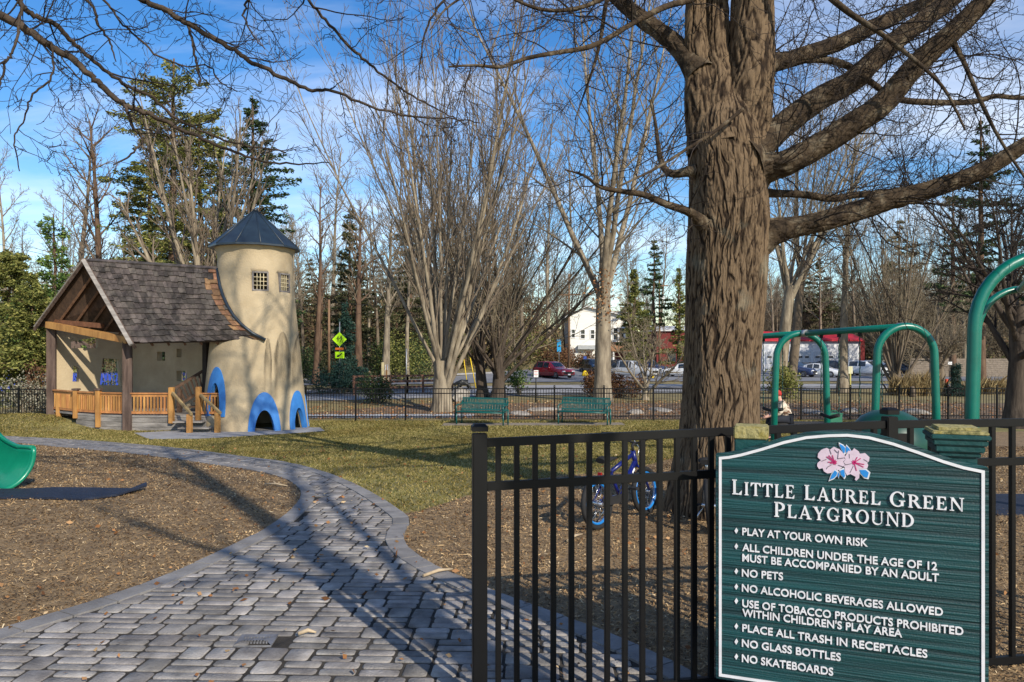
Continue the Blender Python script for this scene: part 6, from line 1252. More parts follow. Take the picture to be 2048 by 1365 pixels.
def trash_can():
    p = GP(1776, 7.05); t = thing('trash_can', 'dome topped green trash can showing over the near fence', 'trash can', p); G2 = M('deep_green_plastic', (.006, .055, .04), (.004, .04, .03), scale=4, rough=.4)
    MB().lathe((0, 0, 0), [(.30, 0), (.31, .02), (.335, .82), (.33, .84)], 32).build('bin_body', G2, t); MB().lathe((0, 0, .84), [(.36, -.02), (.365, .01), (.35, .10), (.31, .19), (.24, .27), (.14, .325), (.02, .345)], 32).build('dome_lid', G2, t); MB().box((-.1, -.325, .93), (.24, .06, .12)).build('opening', DARK, t)  # lid hole is a solid block, its inner shade painted near-black
trash_can()
SKIN = M('skin', (.62, .36, .27), (.52, .28, .20), scale=20, rough=.6)
def person():
    p = GP(1566, 20.0); t = thing('person', 'person in a cream and brown jacket sitting bent forward with clasped hands beside the swing', 'person', p); x0 = Vector((.1, 0, 0))
    J = lambda *a: tuple(Vector(a) + x0)
    body = {'pelvis': (J(0, 0, .60), .15), 'belly': (J(-.05, 0, .76), .14), 'chest': (J(-.13, 0, .95), .145), 'neck': (J(-.19, 0, 1.09), .055), 'head': (J(-.24, 0, 1.19), .085), 'crown': (J(-.25, 0, 1.28), .075)}
    E = [('pelvis', 'belly'), ('belly', 'chest'), ('chest', 'neck'), ('neck', 'head'), ('head', 'crown')]
    for s, n in ((-1, 'a'), (1, 'b')):
        body.update({'sh' + n: (J(-.14, s * .17, 1.01), .065), 'el' + n: (J(-.26, s * .23, .74), .048), 'wr' + n: (J(-.50, s * .06, .64), .030), 'pa' + n: (J(-.57, s * .03, .62), .034), 'hi' + n: (J(-.03, s * .10, .58), .10), 'kn' + n: (J(-.46, s * .14, .55), .07), 'an' + n: (J(-.42, s * .14, .10), .045), 'to' + n: (J(-.58, s * .15, .05), .04)})
        E += [('chest', 'sh' + n), ('sh' + n, 'el' + n), ('el' + n, 'wr' + n), ('wr' + n, 'pa' + n), ('pelvis', 'hi' + n), ('hi' + n, 'kn' + n), ('kn' + n, 'an' + n), ('an' + n, 'to' + n)]
        for k in range(4): body['f%d' % k + n] = (J(-.645 + .012 * abs(k - 1), s * .02 + s * (k - 1.5) * .012, .625 - .012 * k), .011); E.append(('pa' + n, 'f%d' % k + n))
        body['th' + n] = (J(-.60, s * .0, .665), .012); E.append(('pa' + n, 'th' + n))
    skin_mesh('body', body, E, SKIN, t)
    JK = M('cream_brown_jacket', (.62, .55, .44), (.16, .085, .05), scale=7, stretch=(.6, .6, 1.6), rough=.9, lo=.42, hi=.5, bump=.3, bscale=40); g = lambda k, r: (body[k][0], r)
    skin_mesh('jacket', {'belly': g('belly', .175), 'pelvis': g('pelvis', .17), 'chest': g('chest', .18), 'col': (J(-.17, 0, 1.05), .09), **{k + n: g(k + n, r) for n in 'ab' for k, r in (('sh', .09), ('el', .068))}, **{'cu' + n: (J(-.42, s * .10, .67), .052) for s, n in ((-1, 'a'), (1, 'b'))}}, [('belly', 'pelvis'), ('belly', 'chest'), ('chest', 'col')] + [e for n in 'ab' for e in (('chest', 'sh' + n), ('sh' + n, 'el' + n), ('el' + n, 'cu' + n))], JK, t)
    skin_mesh('trousers', {'pelvis': g('pelvis', .17), **{k + n: g(k + n, r) for n in 'ab' for k, r in (('hi', .125), ('kn', .09))}, **{'sh' + n: (J(-.42, s * .14, .16), .062) for s, n in ((-1, 'a'), (1, 'b'))}}, [e for n in 'ab' for e in (('pelvis', 'hi' + n), ('hi' + n, 'kn' + n), ('kn' + n, 'sh' + n))], M('dark_denim', (.02, .024, .035), rough=.9), t)
    m = MB(); m.lathe((-.145, 0, 1.235), [(.102, -.03), (.105, .02), (.09, .08), (.05, .115), (.005, .122)], 18); m.build('red_cap', M('red_cloth', (.42, .03, .025), rough=.9), t); m = MB()
    for s in (-1, 1): m.tube([Vector((-.26, s * .145, .06)), Vector((-.36, s * .147, .055)), Vector((-.50, s * .15, .04))], [.05, .055, .04], 8)
    m.build('shoes', RUBBER, t)
    q = GP(1612, 20.05); b = thing('low_bench', 'low dark bench the person sits on, half hidden by the near fence', 'bench', q); BW = M('dark_bench', (.03, .028, .028), rough=.7); MB().box((0, 0, .46), (2.05, .38, .05)).build('seat', BW, b)
    for sx in (-.85, .85):
        for sy in (-.13, .13): MB().box((sx, sy, .22), (.06, .06, .44)).build('leg', BW, b)
    q = GP(1668, 19.95); m = MB(); m.box((q.x, q.y, q.z + .60), (.34, .26, .22)); m.box((q.x, q.y, q.z + .72), (.36, .28, .03)); m.tube([(q.x - .1, q.y, q.z + .735), (q.x - .06, q.y, q.z + .79), (q.x + .06, q.y, q.z + .79), (q.x + .1, q.y, q.z + .735)], .012, 6); tag(m.build('lunch_box', M('green_box', (.02, .16, .09), rough=.5), bevel=.01), 'green box standing on the right end of the low dark bench', 'box')
person()

# ------------------------------------------------------------------ cars
def car(label, px, d, ang, paint, kind='suv', group=None, loc=None, sc=1.0):
    p = loc or GP(px, d); t = thing('parked_car', label, 'car', (p.x, p.y, p.z + .05), ang, group); t.scale = (sc, sc, sc)
    K = dict(suv=dict(L=4.6, W=1.86, H=1.66, gc=.24, belt=1.02, hood=1.02, st=[(-2.3, .55, .80), (-2.22, .98, 1.02), (-2.05, 1.06, 1.45), (-1.6, 1.06, 1.64), (-.6, 1.04, 1.66), (.25, 1.02, 1.60), (.95, 1.0, 1.08), (1.35, .99, 1.03), (1.9, .93, .95), (2.2, .82, .84), (2.3, .55, .70)]),
             sedan=dict(L=4.7, W=1.82, H=1.44, gc=.2, belt=.92, st=[(-2.35, .5, .72), (-2.25, .92, .96), (-1.75, .96, 1.04), (-1.1, .94, 1.36), (-.4, .92, 1.44), (.3, .90, 1.38), (1.1, .88, .94), (1.6, .84, .88), (2.1, .76, .79), (2.35, .5, .62)]),
             pickup=dict(L=5.4, W=1.92, H=1.8, gc=.3, belt=1.1, st=[(-2.7, .7, .9), (-2.62, 1.02, 1.10), (-1.2, 1.06, 1.12), (-1.1, 1.08, 1.70), (-.9, 1.08, 1.78), (.2, 1.06, 1.78), (.5, 1.06, 1.72), (1.15, 1.06, 1.14), (2.2, 1.02, 1.08), (2.6, .95, 1.0), (2.7, .6, .8)]))[kind]
    st = K['st']; W2 = K['W'] / 2; gc = K['gc']; m = MB(); n = len(st)
    for i, (x, b, tz) in enumerate(st):
        e = .86 if i in (0, n - 1) else (.95 if i in (1, n - 2) else 1.0); cab = tz > b + .2; wr = W2 * (.76 if cab else .93) * e; w = W2 * e
        for y, z in ((-w * .9, gc), (-w, gc + .14), (-w * 1.0, (gc + b) / 2), (-w * .97, b), (-wr, tz - .04), (-wr * .88, tz), (wr * .88, tz), (wr, tz - .04), (w * .97, b), (w, (gc + b) / 2), (w, gc + .14), (w * .9, gc)): m.v.append(Vector((x, y, z)))
    for i in range(n - 1):
        for k in range(12): m.f.append([i * 12 + k, (i + 1) * 12 + k, (i + 1) * 12 + (k + 1) % 12, i * 12 + (k + 1) % 12]); m.sm.append(True)
    m.f += [list(range(12)), list(range((n - 1) * 12, n * 12))[::-1]]; m.sm += [False, False]; m.build('body', paint, t)
    GL = M('car_glass', (.02, .03, .04), (.015, .02, .028), rough=.05, spec=.9); cab = [i for i in range(n) if st[i][2] > st[i][1] + .2]; i0, i1 = cab[0], cab[-1]; V_ = m.v if False else None
    def P(i, y, z): return Vector((st[i][0], y, z))
    g = MB()
    for s in (-1, 1):
        for a, b in zip(cab[:-1], cab[1:]):
            q = []
            for i, f0, f1 in ((a, .04, .97), (b, .04, .97)):
                x, bz, tz = st[i]; lo = (W2 * .97, bz); hi = (W2 * .76, tz - .04); sh = .05 if i == a else -.05
                q.append([Vector((x + sh, s * (lo[0] + (hi[0] - lo[0]) * f + .012), lo[1] + (hi[1] - lo[1]) * f)) for f in (f0, f1)])
            g.add([q[0][0], q[1][0], q[1][1], q[0][1]], [(0, 1, 2, 3)])
    def screen(i, j, up):
        (xa, ba, ta), (xb, bb, tb) = st[i], st[j]; d_ = Vector((xb - xa, 0, tb - ta)); nn = Vector((-d_.z, 0, d_.x)).normalized(); nn = nn if nn.z > 0 else -nn
        q = [Vector((xa, 0, ta)) + d_ * f for f in (.12, .88)]; w0, w1 = (.62, .66) if up else (.70, .62); g.add([q[0] + nn * .015 + Vector((0, -W2 * w0, 0)), q[0] + nn * .015 + Vector((0, W2 * w0, 0)), q[1] + nn * .015 + Vector((0, W2 * w1, 0)), q[1] + nn * .015 + Vector((0, -W2 * w1, 0))], [(0, 1, 2, 3)])
    screen(i1, i1 + 1, False); screen(i0, i0 - 1, False); g.build('windows', GL, t)
    for wx in (-K['L'] * .29, K['L'] * .31):
        for s in (-1, 1):
            w = MB(); torus(w, (wx, s * (W2 - .05), .34), .24, .10, n=24, k=8, sx=1.1); ty = w.build('wheel', RUBBER, t); w = MB(); c = Vector((wx, s * (W2 + .03), .34))
            for k in range(5): a = 2 * math.pi * k / 5; w.bar(c, c + Vector((.2 * math.cos(a), 0, .2 * math.sin(a))), .03, .05, (0, 1, 0))
            torus(w, c, .2, .02, n=20, k=6); w.build('rim', STEEL, ty)
    xf = K['L'] / 2; b = st[-2][1]
    for s in (-1, 1): MB().box((xf - .08, s * W2 * .66, b - .12), (.2, .42, .13)).build('headlight', M('lamp_glass', (.75, .78, .8), rough=.1, spec=.8), t, bevel=.03); MB().box((-xf + .08, s * W2 * .78, st[1][1] - .12), (.14, .26, .18)).build('tail_light', M('red_lamp', (.4, .01, .01), rough=.2), t, bevel=.02); MB().box((st[i1][0] + .25, s * (W2 + .06), st[i1][1] + .06), (.12, .18, .12)).build('wing_mirror', paint, t, bevel=.03)
    MB().box((xf - .01, 0, b - .26), (.1, W2 * 1.3, .22)).build('grille', RUBBER, t, bevel=.02); MB().box((xf, 0, gc + .08), (.12, W2 * 1.6, .14)).build('bumper', M('dark_trim', (.03, .03, .032), rough=.6), t, bevel=.03)
    MB().box((xf + .065, 0, gc + .16), (.02, .32, .12)).build('number_plate', WHITEP, t); return t
def paint(n, *c): return M('car_paint_' + n, c, tuple(v * .9 for v in c), scale=2, rough=.25, coat=.8)
car('dark red SUV on the road behind the benches', 1107, 74.5, -.92, paint('red', .26, .008, .018), 'suv')
car('black SUV facing out just left of the tall pale trunk', 1189, 82, -1.25, paint('black', .012, .013, .018), 'suv')
car('silver pickup just right of the tall pale trunk', 1262, 75, -.65, paint('silver', .45, .47, .50), 'pickup')
car('black car parked behind the silver pickup', 1252, 90, -.7, paint('black', .012, .013, .018), 'suv')
car('navy car parked beyond the nose of the silver pickup', 1298, 88, -.9, paint('navy', .018, .03, .085), 'suv')
car('white car parked just left of the big trunk', 1366, 79, 2.6, paint('white', .72, .73, .74), 'sedan')
R_ = 'cars parked in a row beyond the swings'
car('navy car seen inside the far swing arch at its left', 1590, 79, -.85, paint('navy', .018, .03, .085), 'suv', R_)
car('low white sedan at the right leg of the far swing arch', 1640, 78, -.78, paint('white', .72, .73, .74), 'sedan', R_)
car('black minivan behind the white sedan', 1672, 86, -.8, paint('black', .012, .013, .018), 'suv', R_)
car('white SUV just left of the near swing arch', 1733, 82, -.8, paint('white', .72, .73, .74), 'suv', R_)
car('white SUV half hidden behind the left leg of the near swing arch', 1762, 86, -.8, paint('white', .72, .73, .74), 'suv', R_)
car('black sedan inside the near swing arch', 1800, 84, -.8, paint('black', .012, .013, .018), 'sedan', R_)
car('blue car beside the cabin at the left edge', 2, 41, .1, paint('blue', .03, .07, .42), 'suv')
def trailer():
    p = GP(235, 39); t = thing('box_trailer', 'blue box trailer seen through the openings of the porch walls', 'trailer', p); MB().box((0, 0, .98), (7.0, 2.2, .9)).build('body', paint('cobalt', .045, .09, .50), t, bevel=.05); MB().box((0, -1.11, .62), (7.0, .05, .12)).build('side_stripe', WHITEP, t)
    for x in (-.6, .6): m = MB(); torus(m, (x, -.95, .33), .24, .09, n=20, k=8); m.build('wheel', RUBBER, t)
trailer()

# ------------------------------------------------------------------ buildings
def house_white():
    o = GP(1192, 100); z = .4; t = thing('white_house', 'white two storey house on the bank behind the tall pale tree', 'house', (o.x, 100, z)); WS = M('white_siding', (.78, .77, .72), (.68, .67, .62), scale=3, stretch=(.2, .2, 6), rough=.8); x0, x1 = -3.9, 3.9; wn = []
    g = lambda px, py: ((px - 1024) * 100 / F - o.x, EYE - (py - HY) * 100 / F - z)
    W_ = [(1143, 659, 1150, 676), (1161, 660, 1170, 678), (1181, 660, 1189, 678), (1226, 656, 1236, 680), (1238, 656, 1248, 680)]; hs = []
    for a, b, c, d in W_: (u0, v1), (u1, v0) = g(a, b), g(c, d); hs.append([(u0, v0), (u1, v0), (u1, v1), (u0, v1)])
    (xl, _), (xr, _) = g(1137, 0), g(1252, 0); _, zt = g(0, 632); _, zr = g(0, 614)
    MB().plate([(xl, -3), (xr, -3), (xr, zt), ((xl + xr) / 2 - 1.5, zr), (xl, zt)], hs, (0, 0, 0), Vector((1, 0, 0)), Vector((0, 0, 1)), .3).build('front_wall', WS, t)
    MB().box(((xl + xr) / 2, 4.2, zt / 2 - 1.5), (xr - xl - .02, 7.6, zt + 3)).build('walls', WS, t)
    m = MB(); c = (xl + xr) / 2 - 1.5
    m.add([(xl - .5, -.5, zt - .1), (c, -.5, zr + .15), (c, 8.5, zr + .15), (xl - .5, 8.5, zt - .1), (xr + .5, -.5, zt - .05), (xr + .5, 8.5, zt - .05)] + [(xl - .5, -.5, zt - .28), (c, -.5, zr - .03), (c, 8.5, zr - .03), (xl - .5, 8.5, zt - .28), (xr + .5, -.5, zt - .23), (xr + .5, 8.5, zt - .23)], [(0, 1, 2, 3), (1, 4, 5, 2), (6, 9, 8, 7), (7, 8, 11, 10), (0, 6, 7, 1), (1, 7, 10, 4), (4, 10, 11, 5), (3, 2, 8, 9), (2, 5, 11, 8), (0, 3, 9, 6)]); m.build('roof', M('pale_metal_roof', (.6, .6, .6), (.5, .5, .5), rough=.4), t)
    for h in hs:
        f = MB(); (a, b), (c_, d) = h[0], h[2]
        for q in ((a, (b + d) / 2, .1, d - b + .1), (c_, (b + d) / 2, .1, d - b + .1)): f.box((q[0], -.03, q[1]), (q[2], .1, q[3]))
        for z_ in (b, (b + d) / 2, d): f.box(((a + c_) / 2, -.028, z_), (c_ - a - .1, .09, .09))
        w = f.build('window', WHITEP, t); MB().box(((a + c_) / 2, .12, (b + d) / 2), (c_ - a, .04, d - b)).build('pane', M('window_glass', (.03, .04, .05), rough=.06, spec=.8), w)
    (a, dt), (b, db) = g(1226, 628), g(1246, 641); MB().box(((a + b) / 2 - .2, 2.2, (dt + db) / 2), (b - a + .6, 3, dt - db + .3)).build('dormer', WS, t); MB().box(((a + b) / 2 - .2, 2.0, dt + .25), (b - a + 1.3, 4, .2)).build('dormer_roof', M('tan_eave', (.45, .36, .26), rough=.8), t)
    for u in (.35, .75): MB().box((a + (b - a) * u, .67, (dt + db) / 2), (.42, .08, .6)).build('dormer_window', M('window_glass', (.03, .04, .05), rough=.06, spec=.8), t)
    (a, pz), (b, p0) = g(1218, 690), g(1262, 700); BR = M('brown_shingle_roof', (.30, .16, .08), (.2, .10, .05), scale=6, rough=.9); m = MB(); m.add([(a, -2.6, p0), (b, -2.6, p0), (b - .5, 0, pz + .4), (a, 0, pz + .4), (a, -2.6, p0 - .2), (b, -2.6, p0 - .2), (b - .5, 0, p0 - .2), (a, 0, p0 - .2)], [(0, 1, 2, 3), (4, 7, 6, 5), (0, 4, 5, 1), (1, 5, 6, 2), (3, 2, 6, 7), (0, 3, 7, 4)]); m.build('porch_roof', BR, t)
    for x in (a + .3, b - .5): MB().box((x, -2.3, p0 - 1.5), (.2, .2, 2.8)).build('porch_post', WHITEP, t)
    MB().box(((a + b) / 2, -.15, p0 - 1.6), (1.6, .16, 2.4)).build('door', M('dark_red_door', (.16, .03, .025), rough=.6), t, bevel=.03)
    (a, s1), (b, s0) = g(1155, 691), g(1190, 699); MB().box(((a + b) / 2, -.4, (s0 + s1) / 2), (b - a, .7, s1 - s0)).build('awning', M('grey_awning', (.42, .44, .45), rough=.7), t)
house_white()
def simple_block(name, label, px0, px1, d, y_top, depth, wall, roof, rise, over=.4, rcol=None, front=None):
    x0, x1 = (px0 - 1024) * d / F, (px1 - 1024) * d / F; zb = gzf((x0 + x1) / 2, d) - .6; zt = EYE - (y_top - HY) * d / F; t = thing(name, label, 'building', ((x0 + x1) / 2, d, zb)); w = x1 - x0; h = zt - zb
    MB().box((0, depth / 2, h / 2), (w, depth, h)).build('wall', wall, t); m = MB(); o = over
    m.add([(-w / 2 - o, -o, h), (w / 2 + o, -o, h), (w / 2 + o, depth / 2, h + rise), (-w / 2 - o, depth / 2, h + rise), (w / 2 + o, depth + o, h), (-w / 2 - o, depth + o, h)] + [(-w / 2 - o, -o, h - .2), (w / 2 + o, -o, h - .2), (w / 2 + o, depth + o, h - .2), (-w / 2 - o, depth + o, h - .2)], [(0, 1, 2, 3), (3, 2, 4, 5), (6, 9, 8, 7), (0, 6, 7, 1), (4, 8, 9, 5), (1, 7, 8, 4, 2), (0, 3, 5, 9, 6)]); m.build('roof', roof, t); return t, w, h
WB = M('white_block_wall', (.74, .75, .77), (.64, .65, .67), scale=2, rough=.8)
t, w, h = simple_block('garage_building', 'long white garage with a red metal roof behind the parked cars', 1525, 1718, 100, 680, 9, WB, M('red_metal_roof', (.52, .02, .035), (.42, .015, .025), scale=3, rough=.5), 1.25, .5)
for px in (1552, 1600, 1648): 
    x = (px - 1024) * 100 / F - t.location.x; d_ = MB().box((x, -.03, 1.7), (2.9, .1, 3.2)).build('garage_door', M('white_door', (.66, .67, .68), rough=.6), t)
    for k in (-1, 0, 1): MB().box((x + k * .9, -.10, 2.55), (.55, .06, .22)).build('door_light', M('window_glass', (.03, .04, .05), rough=.06, spec=.8), d_)
MB().box((w / 2 + .4, 2, h / 2), (.78, 4, h - .3)).build('red_end_wall', M('dull_red_wall', (.22, .03, .03), rough=.8), t)
t, w, h = simple_block('red_building', 'dull red barn like building left of the big trunk', 1312, 1420, 108, 660, 9, M('barn_red', (.17, .028, .025), (.11, .018, .016), scale=3, stretch=(4, 4, .3), rough=.85), M('pale_metal_roof', (.6, .6, .6)), .7, .4)
for x in (-1.6, .6): MB().box((x, -.03, 2.2), (1.1, .1, 1.5)).build('window', M('window_glass', (.03, .04, .05), rough=.06, spec=.8), t)
t, w, h = simple_block('cabin', 'low pale green cabin with a brown roof at the left edge', -110, 52, 46, 701, 7, M('pale_yellow_siding', (.60, .60, .30), (.5, .5, .24), scale=3, rough=.8), M('faded_brown_roof', (.24, .18, .16), (.17, .125, .11), scale=5, rough=.9, bump=.4), 1.3, .4)
MB().box((0, -.45, h - .02), (w + .85, .06, .2)).build('fascia', WHITEP, t); MB().box((w / 2 - 1.2, -.03, 1.4), (1.8, .1, 1.3)).build('window', M('window_glass', (.03, .04, .05), rough=.06, spec=.8), t)
def plank_fence(label, pts, H, m_, name='wooden_fence', rails=None, sp=2.2):
    t = thing(name, label, 'fence', (pts[0][0], pts[0][1], gzf(*pts[0])))
    for a, b in zip(pts[:-1], pts[1:]):
        A, B = Vector((*a, gzf(*a))), Vector((*b, gzf(*b))); n = max(1, int((B - A).length / sp))
        for k in range(n + 1): p = A.lerp(B, k / n); MB().box((p.x, p.y, p.z + H / 2), (.12, .12, H + .08)).build('post', m_, t, True)
        m = MB()
        for z, hh in (rails or ((H * .97, .1), (H * .5, .1))): m.bar(A + Vector((0, -.08, z)), B + Vector((0, -.08, z)), .04, hh)
        m.build('rails', m_, t, True)
    return t
RB = M('red_brown_plank', (.17, .085, .055), (.10, .05, .033), scale=6, rough=.85)
plank_fence('reddish brown wooden bridge rail by the footpath left of the vase shaped tree', [((708 - 1024) * 44 / F, 44), ((815 - 1024) * 46.5 / F, 46.5), ((905 - 1024) * 49 / F, 49)], 1.15, RB, 'bridge_rail', ((1.12, .12), (.78, .14), (.42, .14)), 1.15)
BF = M('grey_brown_plank', (.26, .21, .165), (.16, .13, .10), scale=5, rough=.9)
t = plank_fence('tall grey brown board fence beyond the road behind the near swing arch', [((1822 - 1024) * 80 / F, 80), ((2130 - 1024) * 78 / F, 78)], 1.95, BF, rails=[(.16 + .215 * k, .2) for k in range(9)], sp=2.6)
plank_fence('brown rail fence in front of the white garage', [((1574 - 1024) * 93 / F, 93), ((1665 - 1024) * 93 / F, 93)], 1.3, BF, rails=((1.25, .12), (.9, .1), (.55, .1)), sp=.9)

# ------------------------------------------------------------------ signs, poles and wires
LIME = M('fluorescent_yellow_green', (.48, .86, .012), (.44, .80, .01), scale=3, rough=.4); BLK = M('sign_black', (.01, .01, .01), rough=.5); YEL = M('yellow_plastic', (.75, .52, .012), (.66, .45, .01), rough=.5)
def crossing_sign():
    d = 59.0; p = GP(679, d); t = thing('crossing_sign', 'lime yellow diamond pedestrian crossing sign with an arrow plate and beacon', 'road sign', p); zz = lambda py: EYE - (py - HY) * d / F - p.z; k = d / F
    MB().tube([(0, 0.05, 0), (0, 0.05, zz(644))], .04, 8).build('pole', STEEL, t); c = zz(679); h = 14.5 * k; dm = MB().prism([(-h, c), (0, c - h), (h, c), (0, c + h)], (0, 0, 0), (1, 0, 0), (0, 0, 1), 0, .02, (0, -1, 0)).build('diamond_plate', LIME, t)
    def fig(x, s):
        m = MB(); P = lambda L: [(x + a * s, c + b * s) for a, b in L]; z0, z1 = .021, .03
        for L in ([(.03 * math.cos(a) * 1.2, .26 + .036 * math.sin(a)) for a in np.linspace(0, 6.28, 9)[:-1]], [(-.05, .2), (.04, .21), (.05, 0), (-.035, 0)], [(-.035, .02), (.01, .02), (-.07, -.26), (-.11, -.25)], [(.0, .02), (.05, .02), (.10, -.12), (.12, -.27), (.08, -.27), (.06, -.12)], [(-.04, .18), (-.01, .13), (-.12, .03), (-.14, .05)], [(.03, .19), (.05, .14), (.14, .05), (.12, .03)]): m.prism(P(L), (0, 0, 0), (1, 0, 0), (0, 0, 1), z0, z1, (0, -1, 0)); z0 += .0004; z1 += .0006
        m.build('pedestrian_symbol', BLK, dm)
    fig(-.12, .82); fig(.14, 1.0)
    bz = zz(698); MB().box((0, -.03, bz), (.62, .08, .18)).build('beacon_bar', M('beacon_orange', (.75, .22, .03), (.6, .08, .02), scale=6), t); a0, a1, z0, z1 = -8.5 * k, 9.5 * k, zz(717), zz(704); pl = MB().box(((a0 + a1) / 2, -.01, (z0 + z1) / 2), (a1 - a0, .02, z1 - z0)).build('arrow_plate', LIME, t); cx, cz = (a0 + a1) / 2, (z0 + z1) / 2
    m = MB(); m.prism([(cx + .22, cz + .10), (cx + .16, cz + .16), (cx - .10, cz - .02), (cx - .03, cz - .09)], (0, 0, 0), (1, 0, 0), (0, 0, 1), .021, .028, (0, -1, 0)); m.prism([(cx - .25, cz - .16), (cx - .14, cz + .06), (cx + .03, cz - .15)], (0, 0, 0), (1, 0, 0), (0, 0, 1), .0215, .0285, (0, -1, 0)); m.build('arrow', BLK, pl)
    MB().box((.1, .05, .45), (.35, .3, .9)).build('signal_box', STEEL, t, bevel=.02)
crossing_sign()
def post_sign(label, px, d, y0, y1, w, plate, post, name='post_sign', cat='sign', lines=None, r=.03):
    p = GP(px, d); k = d / F; t = thing(name, label, cat, p); z1, z0 = EYE - (y0 - HY) * k - p.z, EYE - (y1 - HY) * k - p.z
    MB().tube([(0, .03, 0), (0, .03, z1 - .02)], r, 8).build('post', post, t); pl = MB().box((0, 0, (z0 + z1) / 2), (w * k, .03, z1 - z0)).build('plate', plate, t, bevel=.008)
    if lines:
        for f, ww, mt in lines: MB().box((0, -.018, z0 + (z1 - z0) * f), (w * k * ww, .008, (z1 - z0) * .07)).build('printed_line', mt, pl)
    return t
RL = M('red_print', (.5, .03, .03), rough=.6); GL_ = M('grey_print', (.3, .3, .3), rough=.6)
post_sign('small white notice on a black post between the two benches', 1072, 37, 741, 755, 9, WHITEP, BLK, lines=((.82, .8, RL), (.62, .7, GL_), (.42, .75, RL), (.22, .6, GL_)))
post_sign('white box on an orange post across the road, below the leaning trunk', 773, 62, 730, 741, 5.5, WHITEP, M('orange_post', (.45, .2, .05), rough=.7), 'roadside_box', 'box', r=.06)
post_sign('bright blue banner on a pole left of the white house', 1118, 84, 680, 704, 8, M('bright_blue', (.01, .30, .62), rough=.6), STEEL, 'banner', 'banner')
post_sign('pale yellow sign seen from behind between the swing arches', 1701, 44, 733, 748, 9, M('cream_plate', (.55, .53, .38), rough=.6), M('yellow_post', (.5, .45, .12), rough=.7), r=.05)
post_sign('small white sign on the grey brown board fence', 1900, 77.2, 724, 730, 8, WHITEP, BF)
post_sign('small blue sign on a black post with a yellow base, right of the red SUV', 1170, 78, 713, 719, 6, M('bright_blue2', (.03, .08, .35), rough=.6), BLK)
for px, d, lb in ((1170, 77.4, 'yellow base block below the small blue sign'), (1302, 76, 'yellow marker block right of the silver pickup')):
    p = GP(px, d); m = MB(); m.lathe((p.x, p.y, p.z), [(.36, 0), (.34, .2), (.22, .5), (.08, .62)], 14); tag(m.build('yellow_marker', YEL), lb, 'marker')
def rod(name, label, cat, px, d, ytop, r, mat, pxtop=None, cross=None, extra=None, rt=None):
    p = GP(px, d); k = d / F; zt = EYE - (ytop - HY) * k; xt = ((pxtop if pxtop is not None else px) - 1024) * k; t = thing(name, label, cat, p); MB().tube([(0, 0, -.2), (xt - p.x, 0, zt - p.z)], [r, rt or r * .75], 10).build('shaft', mat, t)
    if cross: z, L = cross; z = EYE - (z - HY) * k - p.z; MB().box((xt - p.x, -.1, z), (L, .12, .14)).build('crossarm', mat, t); [MB().tube([(xt - p.x + s * L * .42, -.1, z + .07), (xt - p.x + s * L * .42, -.1, z + .24)], .05, 8).build('insulator', WHITEP, t) for s in (-1, 1)]
    if extra: z0, z1, s = extra; MB().lathe((xt - p.x + s, -.25, EYE - (z1 - HY) * k - p.z), [(.2, 0), (.24, .05), (.24, (z1 - z0) * k - .05), (.16, (z1 - z0) * k)], 14).build('transformer', WHITEP, t)
    return t
UP = M('brown_utility_pole', (.24, .145, .085), (.15, .09, .052), scale=5, stretch=(1, 1, .2), rough=.9)
rod('utility_pole', 'brown utility pole standing right of the red SUV', 'utility pole', 1138, 79.5, 548, .15, UP, cross=(590, 2.4)); rod('utility_pole', 'utility pole with a white transformer above the red building', 'utility pole', 1319, 97, 560, .15, UP, cross=(572, 2.2), extra=(592, 606, .35)); rod('utility_pole', 'thin brown utility pole left of the lime crossing sign', 'utility pole', 658, 63, 600, .12, UP)
rod('guy_guard', 'left yellow guy wire guard behind the dark trunked pair', 'guy wire guard', 936, 56, 706, .035, YEL, 926, rt=.035); rod('guy_guard', 'right yellow guy wire guard behind the dark trunked pair', 'guy wire guard', 953, 55, 708, .035, YEL, 939, rt=.035)
rod('metal_pole', 'plain grey metal pole in front of the dark laurel mass', 'pole', 813, 62, 698, .05, STEEL, rt=.05); rod('wooden_stub', 'short rust brown post just left of the bear statue', 'post', 897, 52, 722, .11, M('rust_brown', (.24, .075, .03), rough=.9), rt=.11); rod('wooden_stub', 'short pale post at the foot of the leaning trunk', 'post', 765, 66, 725, .14, M('pale_post', (.42, .36, .2), rough=.9), rt=.13)
def wire(label, P, sag):
    A, B = P; m = MB(); m.tube([A.lerp(B, k / 14) + Vector((0, 0, -sag * 4 * (k / 14) * (1 - k / 14))) for k in range(15)], .018, 5); tag(m.build('power_line', BLK), label, 'power line', 'power lines')
wire('upper power line in the gap left of the playhouse roof', (W(-300, 415, 52), W(660, 612, 63)), .6); wire('lower power line in the gap left of the playhouse roof', (W(-300, 440, 52), W(660, 628, 63)), .6)
wire('power line strung from the pole by the red SUV to the transformer pole', (W(1140, 586, 79.4), W(1321, 570, 96.8)), .8); wire('power line running left from the pole by the red SUV', (W(1136, 586, 79.4), W(660, 604, 63)), .9)
p = GP(1893, 45); m = MB(); m.lathe((p.x, p.y, p.z), [(.22, 0), (.22, .06), (.10, .08), (.09, .85), (.10, .9), (.06, .95)], 14); tag(m.build('orange_marker', M('orange_red', (.62, .07, .02), (.5, .05, .015), rough=.6)), 'orange red marker post on a round foot by the footpath', 'marker post')
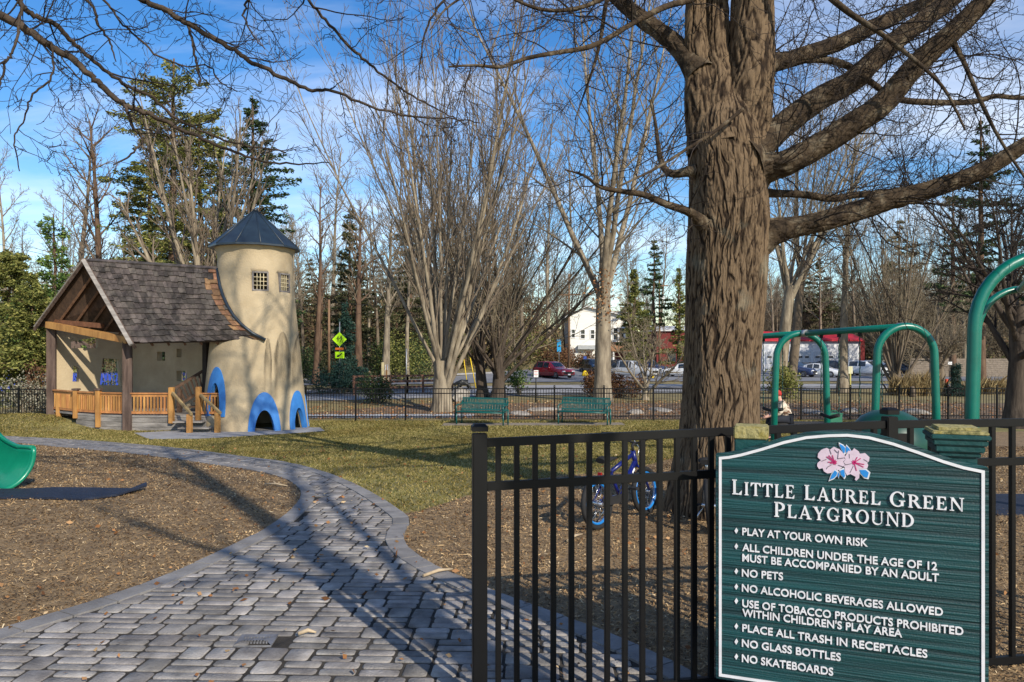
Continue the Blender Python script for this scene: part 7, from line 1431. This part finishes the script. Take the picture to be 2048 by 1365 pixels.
p = GP(1825, 42); m = MB(); m.tube([(p.x, p.y, p.z - .1), (p.x + .03, p.y, p.z + .35), (p.x - .02, p.y, p.z + .6)], [.2, .14, .1], 10); tag(m.build('tree_stump', BK_TAN), 'short brown stump beside the near swing arch', 'stump')

# ------------------------------------------------------------------ bear statue on its rock
def bear():
    p = GP(926, 38); rk = rock(Vector((p.x - .12, p.y + .1, p.z + .22)), (.85, .5, .46), 77, 'large pale boulder carrying the black bear statue'); z = p.z + .60; t = thing('bear_statue', 'black bear statue walking left on the pale boulder', 'statue', (p.x + .08, p.y, z)); d = dict(
        chest=((-.22, 0, .34), .15), mid=((0, 0, .37), .165), rump=((.22, 0, .34), .16), neck=((-.36, 0, .33), .105), head=((-.47, 0, .27), .082), nose=((-.58, 0, .215), .042), ear1=((-.44, .06, .36), .022), ear2=((-.44, -.06, .36), .022))
    E = [('mid', 'chest'), ('mid', 'rump'), ('chest', 'neck'), ('neck', 'head'), ('head', 'nose'), ('head', 'ear1'), ('head', 'ear2')]
    for s, n, dx in ((-1, 'a', -.08), (1, 'b', .06)):
        d.update({'fs' + n: ((-.24, s * .09, .26), .085), 'fk' + n: ((-.27 + dx, s * .10, .12), .058), 'fp' + n: ((-.30 + dx, s * .10, .02), .05), 'hs' + n: ((.22, s * .09, .25), .1), 'hk' + n: ((.18 - dx, s * .11, .15), .07), 'hh' + n: ((.27 - dx, s * .11, .08), .048), 'hp' + n: ((.22 - dx, s * .11, .02), .05)}); E += [('chest', 'fs' + n), ('fs' + n, 'fk' + n), ('fk' + n, 'fp' + n), ('rump', 'hs' + n), ('hs' + n, 'hk' + n), ('hk' + n, 'hh' + n), ('hh' + n, 'hp' + n)]
    d = {k: d[k] for k in ['mid'] + [k for k in d if k != 'mid']}; skin_mesh('body', d, E, M('black_bronze', (.02, .022, .024), (.012, .013, .015), rough=.45, scale=8), t)
    m = MB().box((-.62, 0, .21), (.02, .03, .02)); m.build('nose_tip', M('brown_muzzle', (.10, .06, .04), rough=.6), t, bevel=.004)
bear()
